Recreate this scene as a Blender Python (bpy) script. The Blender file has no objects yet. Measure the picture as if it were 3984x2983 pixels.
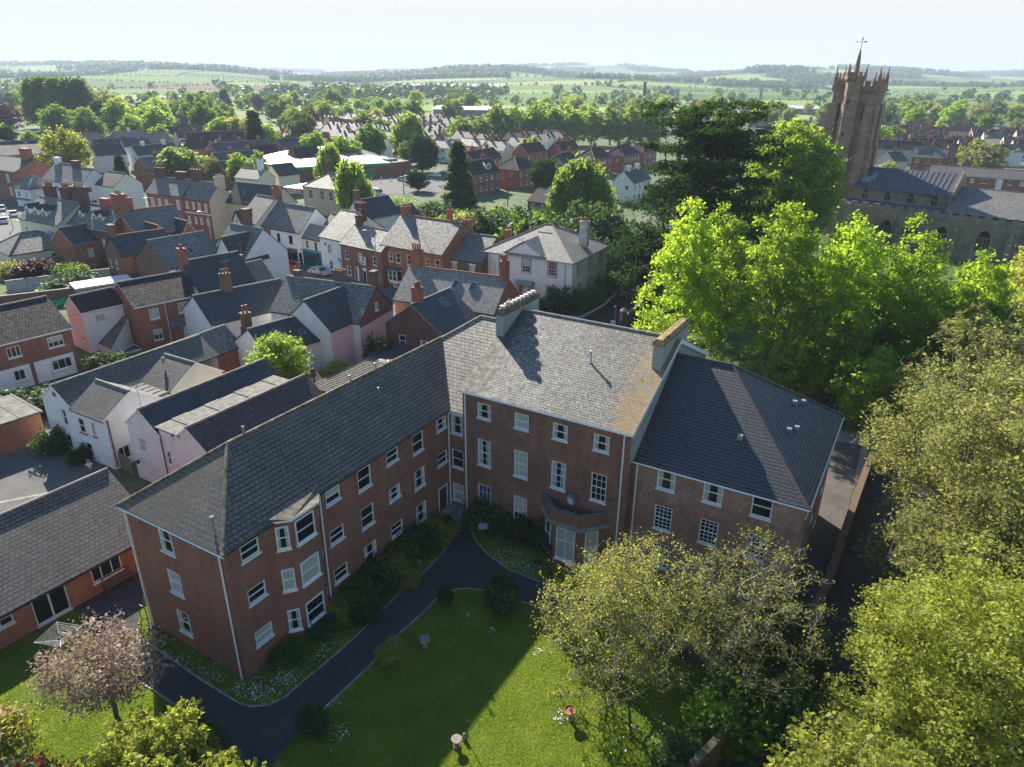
import bpy, math, random
import numpy as np
from mathutils import Vector, Matrix
from math import radians, sin, cos, pi, sqrt, atan2, degrees

sc = bpy.context.scene
COL = sc.collection
# ------------------------------------------------------------------ camera
P, RO, CH = radians(23.674), radians(0.5835), 30.0
fw = Vector((0, cos(P), -sin(P))); _u = Vector((0, sin(P), cos(P))); _r = Vector((1, 0, 0))
rt = _r*cos(RO) + _u*sin(RO); up = -_r*sin(RO) + _u*cos(RO)
cam = bpy.data.cameras.new("camera"); camo = bpy.data.objects.new("camera", cam); COL.objects.link(camo)
M = Matrix((rt, up, -fw)).transposed().to_4x4(); M.translation = Vector((0, 0, CH)); camo.matrix_world = M
cam.sensor_width = 36; cam.sensor_fit = 'HORIZONTAL'; cam.lens = 2764.0/3984*36
cam.clip_start = 0.5; cam.clip_end = 30000
sc.camera = camo
# ------------------------------------------------------------------ light
SUN_EL, SUN_AZ = radians(31.0), radians(-26.0)      # azimuth from +Y, towards +X positive
sv = Vector((sin(SUN_AZ)*cos(SUN_EL), cos(SUN_AZ)*cos(SUN_EL), sin(SUN_EL)))
sl = bpy.data.lights.new("sun", 'SUN'); sl.energy = 5.0; sl.angle = radians(0.55); sl.color = (1.0, 0.92, 0.79)
so = bpy.data.objects.new("sun", sl); so.rotation_euler = (-sv).to_track_quat('-Z', 'Y').to_euler(); COL.objects.link(so)
w = bpy.data.worlds.new("World"); sc.world = w; w.use_nodes = True
nt = w.node_tree; bg = nt.nodes["Background"]
sky = nt.nodes.new("ShaderNodeTexSky"); sky.sky_type = 'NISHITA'; sky.sun_disc = False
sky.sun_elevation = SUN_EL; sky.sun_rotation = SUN_AZ; sky.air_density = 1.1; sky.dust_density = 0.05; sky.ozone_density = 3.5
tint = nt.nodes.new('ShaderNodeMix'); tint.data_type = 'RGBA'; tint.blend_type = 'MULTIPLY'; tint.inputs[0].default_value = 1; tint.inputs[7].default_value = (1.0, 1.0, 1.04, 1)
nt.links.new(sky.outputs[0], tint.inputs[6]); dk = nt.nodes.new('ShaderNodeMix'); dk.data_type = 'RGBA'; dk.blend_type = 'DARKEN'; dk.inputs[0].default_value = 1; dk.inputs[7].default_value = (4.6, 4.75, 4.85, 1)
nt.links.new(tint.outputs[2], dk.inputs[6]); nt.links.new(dk.outputs[2], bg.inputs[0]); bg.inputs[1].default_value = 0.084
sc.view_settings.view_transform = 'Standard'; sc.view_settings.look = 'None'
sc.view_settings.exposure = 1.22; sc.view_settings.gamma = 1.0
cy = sc.cycles
cy.max_bounces = 5; cy.diffuse_bounces = 3; cy.glossy_bounces = 2; cy.transmission_bounces = 3; cy.transparent_max_bounces = 4
cy.volume_bounces = 0; cy.sample_clamp_indirect = 4.0; cy.caustics_reflective = False; cy.caustics_refractive = False
cy.use_denoising = True
try: cy.denoiser = 'OPENIMAGEDENOISE'
except Exception: pass

RNG = random.Random(7)
# ------------------------------------------------------------------ tagging
def tag(o, label=None, cat=None, group=None, kind=None):
    if label: o['label'] = label
    if cat: o['category'] = cat
    if group: o['group'] = group
    if kind: o['kind'] = kind
    return o
def empty(name, x=0, y=0, z=0, ang=0, label=None, cat=None, group=None):
    o = bpy.data.objects.new(name, None); o.empty_display_size = .3
    o.location = (x, y, z); o.rotation_euler = (0, 0, radians(ang)); COL.objects.link(o)
    return tag(o, label, cat, group)
def link(name, me, parent=None, loc=None, rz=None, scl=None):
    o = bpy.data.objects.new(name, me); COL.objects.link(o)
    if parent: o.parent = parent
    if loc is not None: o.location = loc
    if rz is not None: o.rotation_euler = (0, 0, radians(rz))
    if scl is not None: o.scale = scl
    return o
# ------------------------------------------------------------------ mesh builder
class MB:
    def __init__(s): s.v = []; s.f = []; s.m = []
    def face(s, pts, m=0):
        i = len(s.v); s.v += [tuple(p) for p in pts]; s.f.append(tuple(range(i, i+len(pts)))); s.m.append(m)
    def box(s, x0, y0, z0, x1, y1, z1, m=0, skip=()):
        c = [(x0,y0,z0),(x1,y0,z0),(x1,y1,z0),(x0,y1,z0),(x0,y0,z1),(x1,y0,z1),(x1,y1,z1),(x0,y1,z1)]
        for k, q in dict(b=(3,2,1,0), t=(4,5,6,7), f=(0,1,5,4), r=(1,2,6,5), k=(2,3,7,6), l=(3,0,4,7)).items():
            if k not in skip: s.face([c[i] for i in q], m)
    def bar(s, a, b, r, m=0, n=6, r2=None):
        a = Vector(a); b = Vector(b); d = (b-a)
        if d.length < 1e-6: return
        d.normalize(); h = Vector((0,0,1)) if abs(d.z) < .9 else Vector((1,0,0))
        e = d.cross(h).normalized(); g = d.cross(e); r2 = r if r2 is None else r2
        A = [a+(e*cos(2*pi*i/n)+g*sin(2*pi*i/n))*r for i in range(n)]
        B = [b+(e*cos(2*pi*i/n)+g*sin(2*pi*i/n))*r2 for i in range(n)]
        for i in range(n): j = (i+1) % n; s.face([A[i], A[j], B[j], B[i]], m)
        s.face(A[::-1], m); s.face(B, m)
    def lathe(s, prof, cx=0, cy=0, n=12, m=0):
        for (r0, z0), (r1, z1) in zip(prof[:-1], prof[1:]):
            for i in range(n):
                a, b = 2*pi*i/n, 2*pi*(i+1)/n
                q = [(cx+r0*cos(a), cy+r0*sin(a), z0), (cx+r0*cos(b), cy+r0*sin(b), z0), (cx+r1*cos(b), cy+r1*sin(b), z1), (cx+r1*cos(a), cy+r1*sin(a), z1)]
                if r0 < 1e-4: q = q[1:] if False else [q[0], q[2], q[3]]
                elif r1 < 1e-4: q = q[:3]
                s.face(q, m)
    def prism(s, poly, z0, z1, m=0, top=True, bot=False, mt=None):
        n = len(poly)
        for i in range(n):
            a, b = poly[i], poly[(i+1) % n]
            s.face([(a[0],a[1],z0),(b[0],b[1],z0),(b[0],b[1],z1),(a[0],a[1],z1)], m)
        if top: s.face([(p[0],p[1],z1) for p in poly], m if mt is None else mt)
        if bot: s.face([(p[0],p[1],z0) for p in poly[::-1]], m)
    def mesh(s, name, mats):
        me = bpy.data.meshes.new(name); me.from_pydata(s.v, [], s.f)
        for m in (mats if isinstance(mats, (list, tuple)) else [mats]): me.materials.append(m)
        me.polygons.foreach_set('material_index', s.m)
        uv = me.uv_layers.new(name='UVMap'); V = s.v; out = []
        for p in s.f:
            a = Vector(V[p[0]]); nn = Vector((0,0,0))
            for i in range(len(p)):
                q, r = V[p[i]], V[p[(i+1) % len(p)]]
                nn += Vector(((q[1]-r[1])*(q[2]+r[2]), (q[2]-r[2])*(q[0]+r[0]), (q[0]-r[0])*(q[1]+r[1])))
            if nn.length < 1e-12: nn = Vector((0,0,1))
            nn.normalize()
            if nn.z < 0: nn = -nn
            if nn.z > .999: t, b = Vector((1,0,0)), Vector((0,1,0))
            else: t = Vector((-nn.y, nn.x, 0)).normalized(); b = nn.cross(t)
            if b.z < 0: b = -b
            for k in p:
                q = Vector(V[k]); out += [q.dot(t), q.dot(b)]
        uv.data.foreach_set('uv', out)
        me.update(); return me
    def build(s, name, mats, parent=None, **k): return link(name, s.mesh(name, mats), parent, **k)
# ------------------------------------------------------------------ materials
MATS = {}
def newmat(name):
    m = bpy.data.materials.new(name); m.use_nodes = True; nt = m.node_tree
    return m, nt, nt.nodes["Principled BSDF"]
def N(nt, t, **k):
    n = nt.nodes.new(t)
    for a, b in k.items(): setattr(n, a, b)
    return n
def noise(nt, scale, detail=3, rough=.6, coord='Object'):
    tc = N(nt, 'ShaderNodeTexCoord'); no = N(nt, 'ShaderNodeTexNoise'); no.inputs['Scale'].default_value = scale
    no.inputs['Detail'].default_value = detail; no.inputs['Roughness'].default_value = rough
    nt.links.new(tc.outputs[coord], no.inputs['Vector']); return no.outputs['Fac']
def ramp(nt, fac, stops):
    r = N(nt, 'ShaderNodeValToRGB'); e = r.color_ramp.elements
    while len(e) < len(stops): e.new(.5)
    for i, (p, c) in enumerate(stops): e[i].position = p; e[i].color = (*c, 1) if len(c) == 3 else c
    nt.links.new(fac, r.inputs[0]); return r.outputs[0]
def mix(nt, fac, a, b, mode='MIX'):
    m = N(nt, 'ShaderNodeMix', data_type='RGBA', blend_type=mode)
    for s, v in ((m.inputs[0], fac), (m.inputs[6], a), (m.inputs[7], b)):
        if hasattr(v, 'links'): nt.links.new(v, s)
        elif isinstance(v, (int, float)): s.default_value = v
        else: s.default_value = (*v, 1)
    return m.outputs[2]
def plain(name, col, rough=.6, metal=0, var=.12, scale=2.0, spec=.4):
    if name in MATS: return MATS[name]
    m, nt, b = newmat(name); b.inputs['Roughness'].default_value = rough; b.inputs['Metallic'].default_value = metal
    b.inputs['Specular IOR Level'].default_value = spec
    f = noise(nt, scale); c = ramp(nt, f, [(.3, [x*(1-var*1.6) for x in col]), (.7, [min(1, x*(1+var)) for x in col])])
    nt.links.new(c, b.inputs['Base Color']); MATS[name] = m; return m
def brick(name, c1, c2, mortar, bump=.3, bw=.225, rh=.075, stain=.35, eff=None, vert=False, patch=None):
    if name in MATS: return MATS[name]
    m, nt, b = newmat(name); uv = N(nt, 'ShaderNodeUVMap')
    br = N(nt, 'ShaderNodeTexBrick'); br.inputs['Scale'].default_value = 1; br.inputs['Brick Width'].default_value = rh if vert else bw
    br.inputs['Row Height'].default_value = bw*1.3 if vert else rh; br.inputs['Mortar Size'].default_value = .009; br.inputs['Bias'].default_value = -.1
    br.inputs['Color1'].default_value = (*c1, 1); br.inputs['Color2'].default_value = (*c2, 1); br.inputs['Mortar'].default_value = (*mortar, 1)
    nt.links.new(uv.outputs[0], br.inputs['Vector'])
    n1 = noise(nt, .55, 5); n2 = noise(nt, 6, 3, .7)
    c = mix(nt, 1, br.outputs['Color'], ramp(nt, n1, [(.25, (1-stain,)*3), (.7, (1.12, 1.08, 1.06))]), 'MULTIPLY')
    c = mix(nt, 1, c, ramp(nt, n2, [(.3, (.8,)*3), (.7, (1.18,)*3)]), 'MULTIPLY')
    tcz = N(nt, 'ShaderNodeTexCoord'); mp = N(nt, 'ShaderNodeMapping'); mp.inputs['Scale'].default_value = (2.2, 2.2, .25); nt.links.new(tcz.outputs['Object'], mp.inputs[0]); sn = N(nt, 'ShaderNodeTexNoise'); sn.inputs['Scale'].default_value = 1; sn.inputs['Detail'].default_value = 4; nt.links.new(mp.outputs[0], sn.inputs['Vector'])
    c = mix(nt, 1, c, ramp(nt, sn.outputs['Fac'], [(.3, (.86,.85,.85)), (.55, (1.03,1.03,1.03)), (.75, (1.08,1.07,1.06))]), 'MULTIPLY')
    if eff: c = mix(nt, ramp(nt, noise(nt, 1.1, 6, .75), [(.5, (0,0,0)), (.68, (eff,)*3)]), c, (.42, .38, .36))
    if patch:
        mp2 = N(nt, 'ShaderNodeMapping'); mp2.inputs['Scale'].default_value = (.5, .5, 1.6); nt.links.new(tcz.outputs['Object'], mp2.inputs[0]); s2 = N(nt, 'ShaderNodeTexNoise'); s2.inputs['Scale'].default_value = .8; s2.inputs['Detail'].default_value = 5; nt.links.new(mp2.outputs[0], s2.inputs['Vector'])
        c = mix(nt, ramp(nt, s2.outputs['Fac'], [(.48, (0,0,0)), (.62, (.5,)*3)]), c, patch)
    nt.links.new(c, b.inputs['Base Color']); b.inputs['Roughness'].default_value = .85
    bp = N(nt, 'ShaderNodeBump'); bp.inputs['Strength'].default_value = bump; bp.inputs['Distance'].default_value = .01; bp.invert = True
    nt.links.new(br.outputs['Fac'], bp.inputs['Height']); nt.links.new(bp.outputs[0], b.inputs['Normal'])
    MATS[name] = m; return m
def slate(name, c1, c2, row=.26, wd=.3, lich=.2, lcol=(.42,.42,.38), gap=.022, bump=.35, rough=.62, spec=.35, orange=0, gapc=(.015,.015,.018), moss=0, pat=.5, edges=()):
    if name in MATS: return MATS[name]
    m, nt, b = newmat(name); uv = N(nt, 'ShaderNodeUVMap')
    br = N(nt, 'ShaderNodeTexBrick'); br.inputs['Scale'].default_value = 1; br.inputs['Brick Width'].default_value = wd
    br.inputs['Row Height'].default_value = row; br.inputs['Mortar Size'].default_value = gap; br.inputs['Mortar Smooth'].default_value = .3
    br.inputs['Color1'].default_value = (*c1, 1); br.inputs['Color2'].default_value = (*c2, 1); br.inputs['Mortar'].default_value = (*gapc, 1)
    # slight waviness of the courses
    wn = N(nt, 'ShaderNodeTexNoise'); wn.inputs['Scale'].default_value = .8; nt.links.new(uv.outputs[0], wn.inputs['Vector'])
    wn2 = N(nt, 'ShaderNodeTexNoise'); wn2.inputs['Scale'].default_value = 7.; nt.links.new(uv.outputs[0], wn2.inputs['Vector'])
    va = N(nt, 'ShaderNodeVectorMath', operation='MULTIPLY_ADD'); va.inputs[1].default_value = (.05, .05, 0); nt.links.new(wn.outputs['Color'], va.inputs[0]); nt.links.new(uv.outputs[0], va.inputs[2])
    vb = N(nt, 'ShaderNodeVectorMath', operation='MULTIPLY_ADD'); vb.inputs[1].default_value = (.03, .03, 0); nt.links.new(wn2.outputs['Color'], vb.inputs[0]); nt.links.new(va.outputs[0], vb.inputs[2])
    nt.links.new(vb.outputs[0], br.inputs['Vector'])
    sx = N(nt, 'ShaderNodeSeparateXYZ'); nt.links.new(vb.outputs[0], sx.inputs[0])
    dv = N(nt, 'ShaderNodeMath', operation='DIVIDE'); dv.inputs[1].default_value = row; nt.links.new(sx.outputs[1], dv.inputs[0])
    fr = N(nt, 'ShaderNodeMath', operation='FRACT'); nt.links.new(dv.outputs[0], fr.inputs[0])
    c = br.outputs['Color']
    c = mix(nt, 1, c, ramp(nt, fr.outputs[0], [(0, (.10,.10,.11)), (.11, (.22,.22,.23)), (.24, (1.2,1.2,1.2)), (.9, (1.0,1.0,1.0)), (1, (.85,.85,.85))]), 'MULTIPLY')  # shadow line under each slate course, painted into the colour
    c = mix(nt, 1, c, ramp(nt, noise(nt, .35, 5, .65), [(.3, (1-pat*.5,)*3), (.7, (1+pat*.35,)*3)]), 'MULTIPLY')
    if lich: c = mix(nt, ramp(nt, noise(nt, 5.5, 6, .8), [(.5, (0,0,0)), (.66, (lich*1.6,)*3)]), c, lcol)
    if orange: c = mix(nt, ramp(nt, noise(nt, .9, 7, .8), [(.55, (0,0,0)), (.68, (orange,)*3)]), c, (.26, .17, .05))
    if moss: c = mix(nt, ramp(nt, noise(nt, 1.7, 6, .8), [(.54, (0,0,0)), (.66, (moss,)*3)]), c, (.035, .032, .02))
    for (e0, e1, ecol, es) in edges:      # lichen and moss that grow along a verge or ridge
        tc = N(nt, 'ShaderNodeTexCoord'); sp = N(nt, 'ShaderNodeSeparateXYZ'); nt.links.new(tc.outputs['Object'], sp.inputs[0])
        mr = N(nt, 'ShaderNodeMapRange'); mr.inputs[1].default_value = e0; mr.inputs[2].default_value = e1; mr.inputs[3].default_value = 0; mr.inputs[4].default_value = .42; nt.links.new(sp.outputs[0], mr.inputs[0])
        ad = N(nt, 'ShaderNodeMath', operation='ADD'); nt.links.new(mr.outputs[0], ad.inputs[0]); nt.links.new(noise(nt, 1.6, 7, .8), ad.inputs[1])
        c = mix(nt, ramp(nt, ad.outputs[0], [(.74, (0,0,0)), (.86, (es,)*3)]), c, ecol)
    nt.links.new(c, b.inputs['Base Color']); b.inputs['Specular IOR Level'].default_value = spec
    nt.links.new(ramp(nt, noise(nt, 3.0, 3), [(.3, (rough-.1,)*3), (.7, (min(1, rough+.15),)*3)]), b.inputs['Roughness'])
    su = N(nt, 'ShaderNodeMath', operation='MULTIPLY_ADD'); su.inputs[1].default_value = -.9; nt.links.new(br.outputs['Fac'], su.inputs[0])
    iv = N(nt, 'ShaderNodeMath', operation='SUBTRACT'); iv.inputs[0].default_value = 1; nt.links.new(fr.outputs[0], iv.inputs[1]); nt.links.new(iv.outputs[0], su.inputs[2])
    bp = N(nt, 'ShaderNodeBump'); bp.inputs['Strength'].default_value = bump; bp.inputs['Distance'].default_value = .025
    nt.links.new(su.outputs[0], bp.inputs['Height']); nt.links.new(bp.outputs[0], b.inputs['Normal'])
    MATS[name] = m; return m
def render_wall(name, col, stain=.2, dirt=(.25,.23,.18)):
    if name in MATS: return MATS[name]
    m, nt, b = newmat(name); b.inputs['Roughness'].default_value = .9; b.inputs['Specular IOR Level'].default_value = .2
    c = mix(nt, ramp(nt, noise(nt, .8, 6, .7), [(.45, (0,0,0)), (.75, (stain,)*3)]), col, dirt)
    c = mix(nt, 1, c, ramp(nt, noise(nt, 4, 4), [(.3, (.92,)*3), (.7, (1.03,)*3)]), 'MULTIPLY')
    nt.links.new(c, b.inputs['Base Color'])
    bp = N(nt, 'ShaderNodeBump'); bp.inputs['Strength'].default_value = .15; bp.inputs['Distance'].default_value = .02
    nt.links.new(noise(nt, 9, 5), bp.inputs['Height']); nt.links.new(bp.outputs[0], b.inputs['Normal'])
    MATS[name] = m; return m
def leafmat(name, c1, c2, trans=.5, tcol=None, rough=.6, obrand=.25, spec=.22):
    if name in MATS: return MATS[name]
    m = bpy.data.materials.new(name); m.use_nodes = True; nt = m.node_tree; nt.nodes.clear()
    out = N(nt, 'ShaderNodeOutputMaterial'); f = noise(nt, .9, 5, .75)
    c = ramp(nt, f, [(.35, c1), (.65, c2)]); v_ = ramp(nt, noise(nt, 5.0, 2, .6), [(.32, (.74,.76,.74)), (.68, (1.2,1.18,1.12))]); c = mix(nt, 1, c, v_, 'MULTIPLY')
    oi = N(nt, 'ShaderNodeObjectInfo'); c = mix(nt, 1, c, ramp(nt, oi.outputs['Random'], [(0, (1-obrand,)*3), (1, (1+obrand,)*3)]), 'MULTIPLY')
    d = N(nt, 'ShaderNodeBsdfPrincipled'); d.inputs['Roughness'].default_value = rough; d.inputs['Specular IOR Level'].default_value = spec; nt.links.new(c, d.inputs['Base Color'])
    t = N(nt, 'ShaderNodeBsdfTranslucent')
    tc = tcol or tuple(min(1, x*1.9) for x in ((c2[0]*1.1), c2[1], c2[2]*.6))
    nt.links.new(mix(nt, 1, mix(nt, 1, ramp(nt, f, [(.3, tuple(x*.7 for x in tc)), (.7, tc)]), v_, 'MULTIPLY'), ramp(nt, oi.outputs['Random'], [(0, (1-obrand,)*3), (1, (1+obrand,)*3)]), 'MULTIPLY'), t.inputs['Color'])
    mx = N(nt, 'ShaderNodeMixShader'); mx.inputs[0].default_value = trans
    nt.links.new(d.outputs[0], mx.inputs[1]); nt.links.new(t.outputs[0], mx.inputs[2]); nt.links.new(mx.outputs[0], out.inputs[0])
    MATS[name] = m; return m
def glass(name='glass', base=(.012,.014,.016), rough=.06):
    if name in MATS: return MATS[name]
    m, nt, b = newmat(name); b.inputs['Base Color'].default_value = (*base, 1); b.inputs['Roughness'].default_value = rough
    b.inputs['Specular IOR Level'].default_value = .6; MATS[name] = m; return m
def striped(name, c1, c2, freq, axis=0, rough=.6, metal=0, bump=.5):
    if name in MATS: return MATS[name]
    m, nt, b = newmat(name); uv = N(nt, 'ShaderNodeUVMap'); sx = N(nt, 'ShaderNodeSeparateXYZ'); nt.links.new(uv.outputs[0], sx.inputs[0])
    mu = N(nt, 'ShaderNodeMath', operation='MULTIPLY'); mu.inputs[1].default_value = freq; nt.links.new(sx.outputs[axis], mu.inputs[0])
    fr = N(nt, 'ShaderNodeMath', operation='FRACT'); nt.links.new(mu.outputs[0], fr.inputs[0])
    c = ramp(nt, fr.outputs[0], [(0, c2), (.14, c2), (.2, c1), (1, c1)])
    c = mix(nt, 1, c, ramp(nt, noise(nt, .6, 5, .7), [(.3, (.75,)*3), (.7, (1.1,)*3)]), 'MULTIPLY')
    nt.links.new(c, b.inputs['Base Color']); b.inputs['Roughness'].default_value = rough; b.inputs['Metallic'].default_value = metal
    bp = N(nt, 'ShaderNodeBump'); bp.inputs['Strength'].default_value = bump; bp.inputs['Distance'].default_value = .03
    nt.links.new(fr.outputs[0], bp.inputs['Height']); nt.links.new(bp.outputs[0], b.inputs['Normal'])
    MATS[name] = m; return m

B_MAIN = brick('brick_main', (.30,.10,.062), (.22,.072,.048), (.26,.18,.14), stain=.2)
B_OLD = brick('brick_old', (.31,.105,.062), (.15,.06,.044), (.31,.23,.18), stain=.38)
B_WEST = brick('brick_new_wing', (.34,.13,.082), (.23,.09,.065), (.42,.33,.27), stain=.25, eff=.55)
B_SOLD = brick('brick_soldier', (.38,.12,.06), (.26,.085,.045), (.36,.25,.18), vert=True)
B_RED = brick('brick_red', (.38,.11,.055), (.28,.08,.045), (.28,.19,.14))
B_ORANGE = brick('brick_orange', (.42,.14,.06), (.32,.10,.05), (.30,.22,.17))
B_DARK = brick('brick_dark', (.13,.055,.045), (.07,.036,.034), (.15,.11,.09))
B_BROWN = brick('brick_brown', (.20,.10,.065), (.13,.065,.045), (.18,.14,.11))
WHITE = render_wall('white_render', (.80,.80,.77), .22)
CREAM = render_wall('cream_render', (.74,.69,.56), .25)
TAN = render_wall('tan_render', (.55,.49,.38), .18)
PINK = render_wall('pink_render', (.74,.52,.50), .2)
PALEPINK = render_wall('pale_pink_render', (.76,.70,.69), .35)
GREYW = render_wall('grey_render', (.34,.36,.34), .5, (.2,.18,.08))
STONE = brick('church_stone', (.40,.28,.20), (.26,.17,.13), (.32,.25,.19), bw=.5, rh=.22, stain=.4, patch=(.24,.12,.085))
STONEG = brick('aisle_stone', (.34,.28,.21), (.22,.18,.14), (.28,.24,.19), bw=.35, rh=.16, stain=.4)
STONEL = plain('dressed_stone', (.36,.25,.15), .85, var=.3)
S_MAIN = slate('slate_main', (.14,.128,.112), (.10,.093,.083), .28, .31, lich=.16, orange=.35, moss=.5)
S_CENT = slate('slate_old', (.215,.198,.165), (.135,.125,.107), .21, .26, lich=.75, lcol=(.36,.36,.33), orange=.3, moss=.5, pat=.5, edges=((9.6, 13.4, (.32,.20,.06), .6), (5.5, 1.8, (.05,.045,.035), .75)))
S_WING = slate('slate_wing', (.14,.128,.112), (.10,.093,.083), .28, .31, lich=.16, orange=.3, moss=.4, edges=((-2.2, -4.0, (.15,.125,.06), .3),))
S_LINK = slate('slate_link', (.255,.235,.20), (.18,.165,.145), .30, .34, lich=.2, moss=.7)
S_WEST = slate('slate_blue', (.07,.072,.08), (.056,.058,.065), .23, .29, lich=.04, rough=.5, pat=.3)
S_DARK = slate('slate_dark', (.062,.064,.072), (.042,.044,.05), .24, .28, lich=.12)
S_GREY = slate('slate_grey', (.195,.185,.168), (.115,.11,.103), .24, .3, lich=.5)
S_LIGHT = slate('slate_light', (.30,.28,.24), (.19,.18,.16), .24, .3, lich=.7)
S_BROWN = slate('tile_brown', (.07,.052,.046), (.045,.034,.032), .3, .3, lich=.05, gap=.03, bump=.7, rough=.8, spec=.15)
S_RED = slate('tile_red', (.17,.055,.04), (.11,.04,.032), .28, .25, lich=.05)
PAN = slate('tile_pan', (.085,.07,.066), (.055,.045,.044), .33, .30, lich=.03, gap=.05, bump=.8, rough=.8, spec=.15)
WPAINT = plain('white_paint', (.78,.79,.80), .5, var=.06, scale=6)
GPAINT = plain('grey_paint', (.25,.30,.33), .5)
BLACK = plain('black_paint', (.02,.02,.022), .4)
LEAD = plain('lead_sheet', (.15,.145,.13), .75, var=.35, spec=.15)
CONC = plain('concrete', (.30,.28,.25), .9, var=.3, scale=3)
TERRA = plain('terracotta', (.36,.13,.06), .8, var=.25, scale=5)
BUFF = plain('buff_pot', (.42,.34,.22), .8, var=.25, scale=5)
GLASS = glass(); GLASS2 = glass('glass_sky', (.03,.04,.05), .12)
CURT = striped('curtain', (.50,.50,.46), (.30,.31,.29), 9, 0, .35); BLIND = plain('roller_blind', (.45,.46,.42), .3, var=.08, scale=4)
BLUEC = striped('blue_curtain', (.02,.06,.25), (.01,.03,.14), 7, 0, .35)
WOOD = plain('timber', (.16,.10,.06), .8, var=.3, scale=6)
FENCE = striped('fence_panel', (.20,.14,.085), (.08,.055,.035), 6, 0, .85)
METAL = plain('grey_steel', (.35,.37,.38), .4, .6)
# ------------------------------------------------------------------ windows
WC = {}
def win_frame(w, h, st, col):
    k = (round(w,2), round(h,2), st, col.name)
    if k in WC: return WC[k]
    m = MB(); t = .065; d = .07; a, b = -w/2, w/2
    m.box(a, -d, 0, a+t, 0, h); m.box(b-t, -d, 0, b, 0, h); m.box(a+t, -d, h-t*1.2, b-t, 0, h); m.box(a+t, -d, 0, b-t, 0, t*1.3)
    def hb(z, q=.045, y=-.055): m.box(a+t, y, z-q/2, b-t, -.002, z+q/2)
    def vb(x, z0, z1, q=.04, y=-.05): m.box(x-q/2, y, z0, x+q/2, -.003, z1)
    if st == 'sash': hb(h*.5, .06)
    elif st == 'geo':
        hb(h*.5, .06)
        for x in (-w/6+.01, w/6-.01): vb(x, t, h-t, .03)
        for z in (h*.26, h*.75): hb(z, .03, -.045)
    elif st == 'geo4':
        hb(h*.5, .06)
        for i in (1, 2, 3): vb(a+t+(w-2*t)*i/4, t, h-t, .028)
        for z in (h*.18, h*.34, h*.67, h*.83): hb(z, .028, -.045)
    elif st == 'two': vb(0, t, h-t, .06)
    elif st == 'three': vb(-w*.18, t, h-t, .06); vb(w*.18, t, h-t, .06)
    elif st == 'cross': vb(0, t, h-t, .05); hb(h*.6, .05)
    elif st == 'patio': vb(0, t, h-t, .1)
    WC[k] = m.mesh('window_frame', col); return WC[k]
def win_pane(w, h, var):
    k = (round(w,2), round(h,2), var)
    if k in WC: return WC[k]
    m = MB(); y = -.012; a, b = -w/2+.03, w/2-.03
    if var in ('dark', 'sky'): m.face([(a,y,.03),(b,y,.03),(b,y,h-.03),(a,y,h-.03)], 0)
    elif var == 'curtain':
        q = w*.24
        m.face([(a,y,.03),(a+q,y,.03),(a+q*1.25,y,h-.03),(a,y,h-.03)], 1); m.face([(b-q,y,.03),(b,y,.03),(b,y,h-.03),(b-q*1.2,y,h-.03)], 1)
        m.face([(a+q,y,.03),(b-q,y,.03),(b-q*1.2,y,h-.03),(a+q*1.25,y,h-.03)], 0)
    elif var == 'net': m.face([(a,y,.03),(b,y,.03),(b,y,h-.03),(a,y,h-.03)], 1)
    elif var == 'blind': m.face([(a,y,.03),(b,y,.03),(b,y,h*.5),(a,y,h*.5)], 2); m.face([(a,y,h*.5),(b,y,h*.5),(b,y,h-.03),(a,y,h-.03)], 2)
    elif var == 'half': m.face([(a,y,.03),(b,y,.03),(b,y,h*.45),(a,y,h*.45)], 0); m.face([(a,y,h*.45),(b,y,h*.45),(b,y,h-.03),(a,y,h-.03)], 2)
    elif var == 'blue': m.face([(a,y,.03),(b,y,.03),(b,y,h*.3),(a,y,h*.3)], 0); m.face([(a,y,h*.3),(b,y,h*.3),(b,y,h-.03),(a,y,h-.03)], 3)
    WC[k] = m.mesh('pane', [GLASS2 if var == 'sky' else GLASS, CURT, BLIND, BLUEC]); return WC[k]
def win_sill(w, dz, col):
    k = ('s', round(w,2), dz, col.name)
    if k in WC: return WC[k]
    m = MB(); m.box(-w/2-.06, -.16, -dz, w/2+.06, .0, 0); WC[k] = m.mesh('sill', col); return WC[k]
def window(root, x, y, z, rz, w, h, st='sash', var=None, col=None, sill=.1, detail=True, rec=.06, sillcol=None):
    """x,y,z: middle of the bottom edge on the wall plane, rz: degrees, 0 = faces local -y"""
    col = col or WPAINT; a = radians(rz); nx, ny = sin(a), -cos(a)
    var = var or RNG.choice(['dark','dark','curtain','net','half','sky'])
    f = link('window', win_frame(w, h, st, col), root, (x-nx*rec*.3, y-ny*rec*.3, z), rz)
    link('pane', win_pane(w, h, var), f)
    if sill: link('sill', win_sill(w, sill, sillcol or col), f)
    return f
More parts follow.
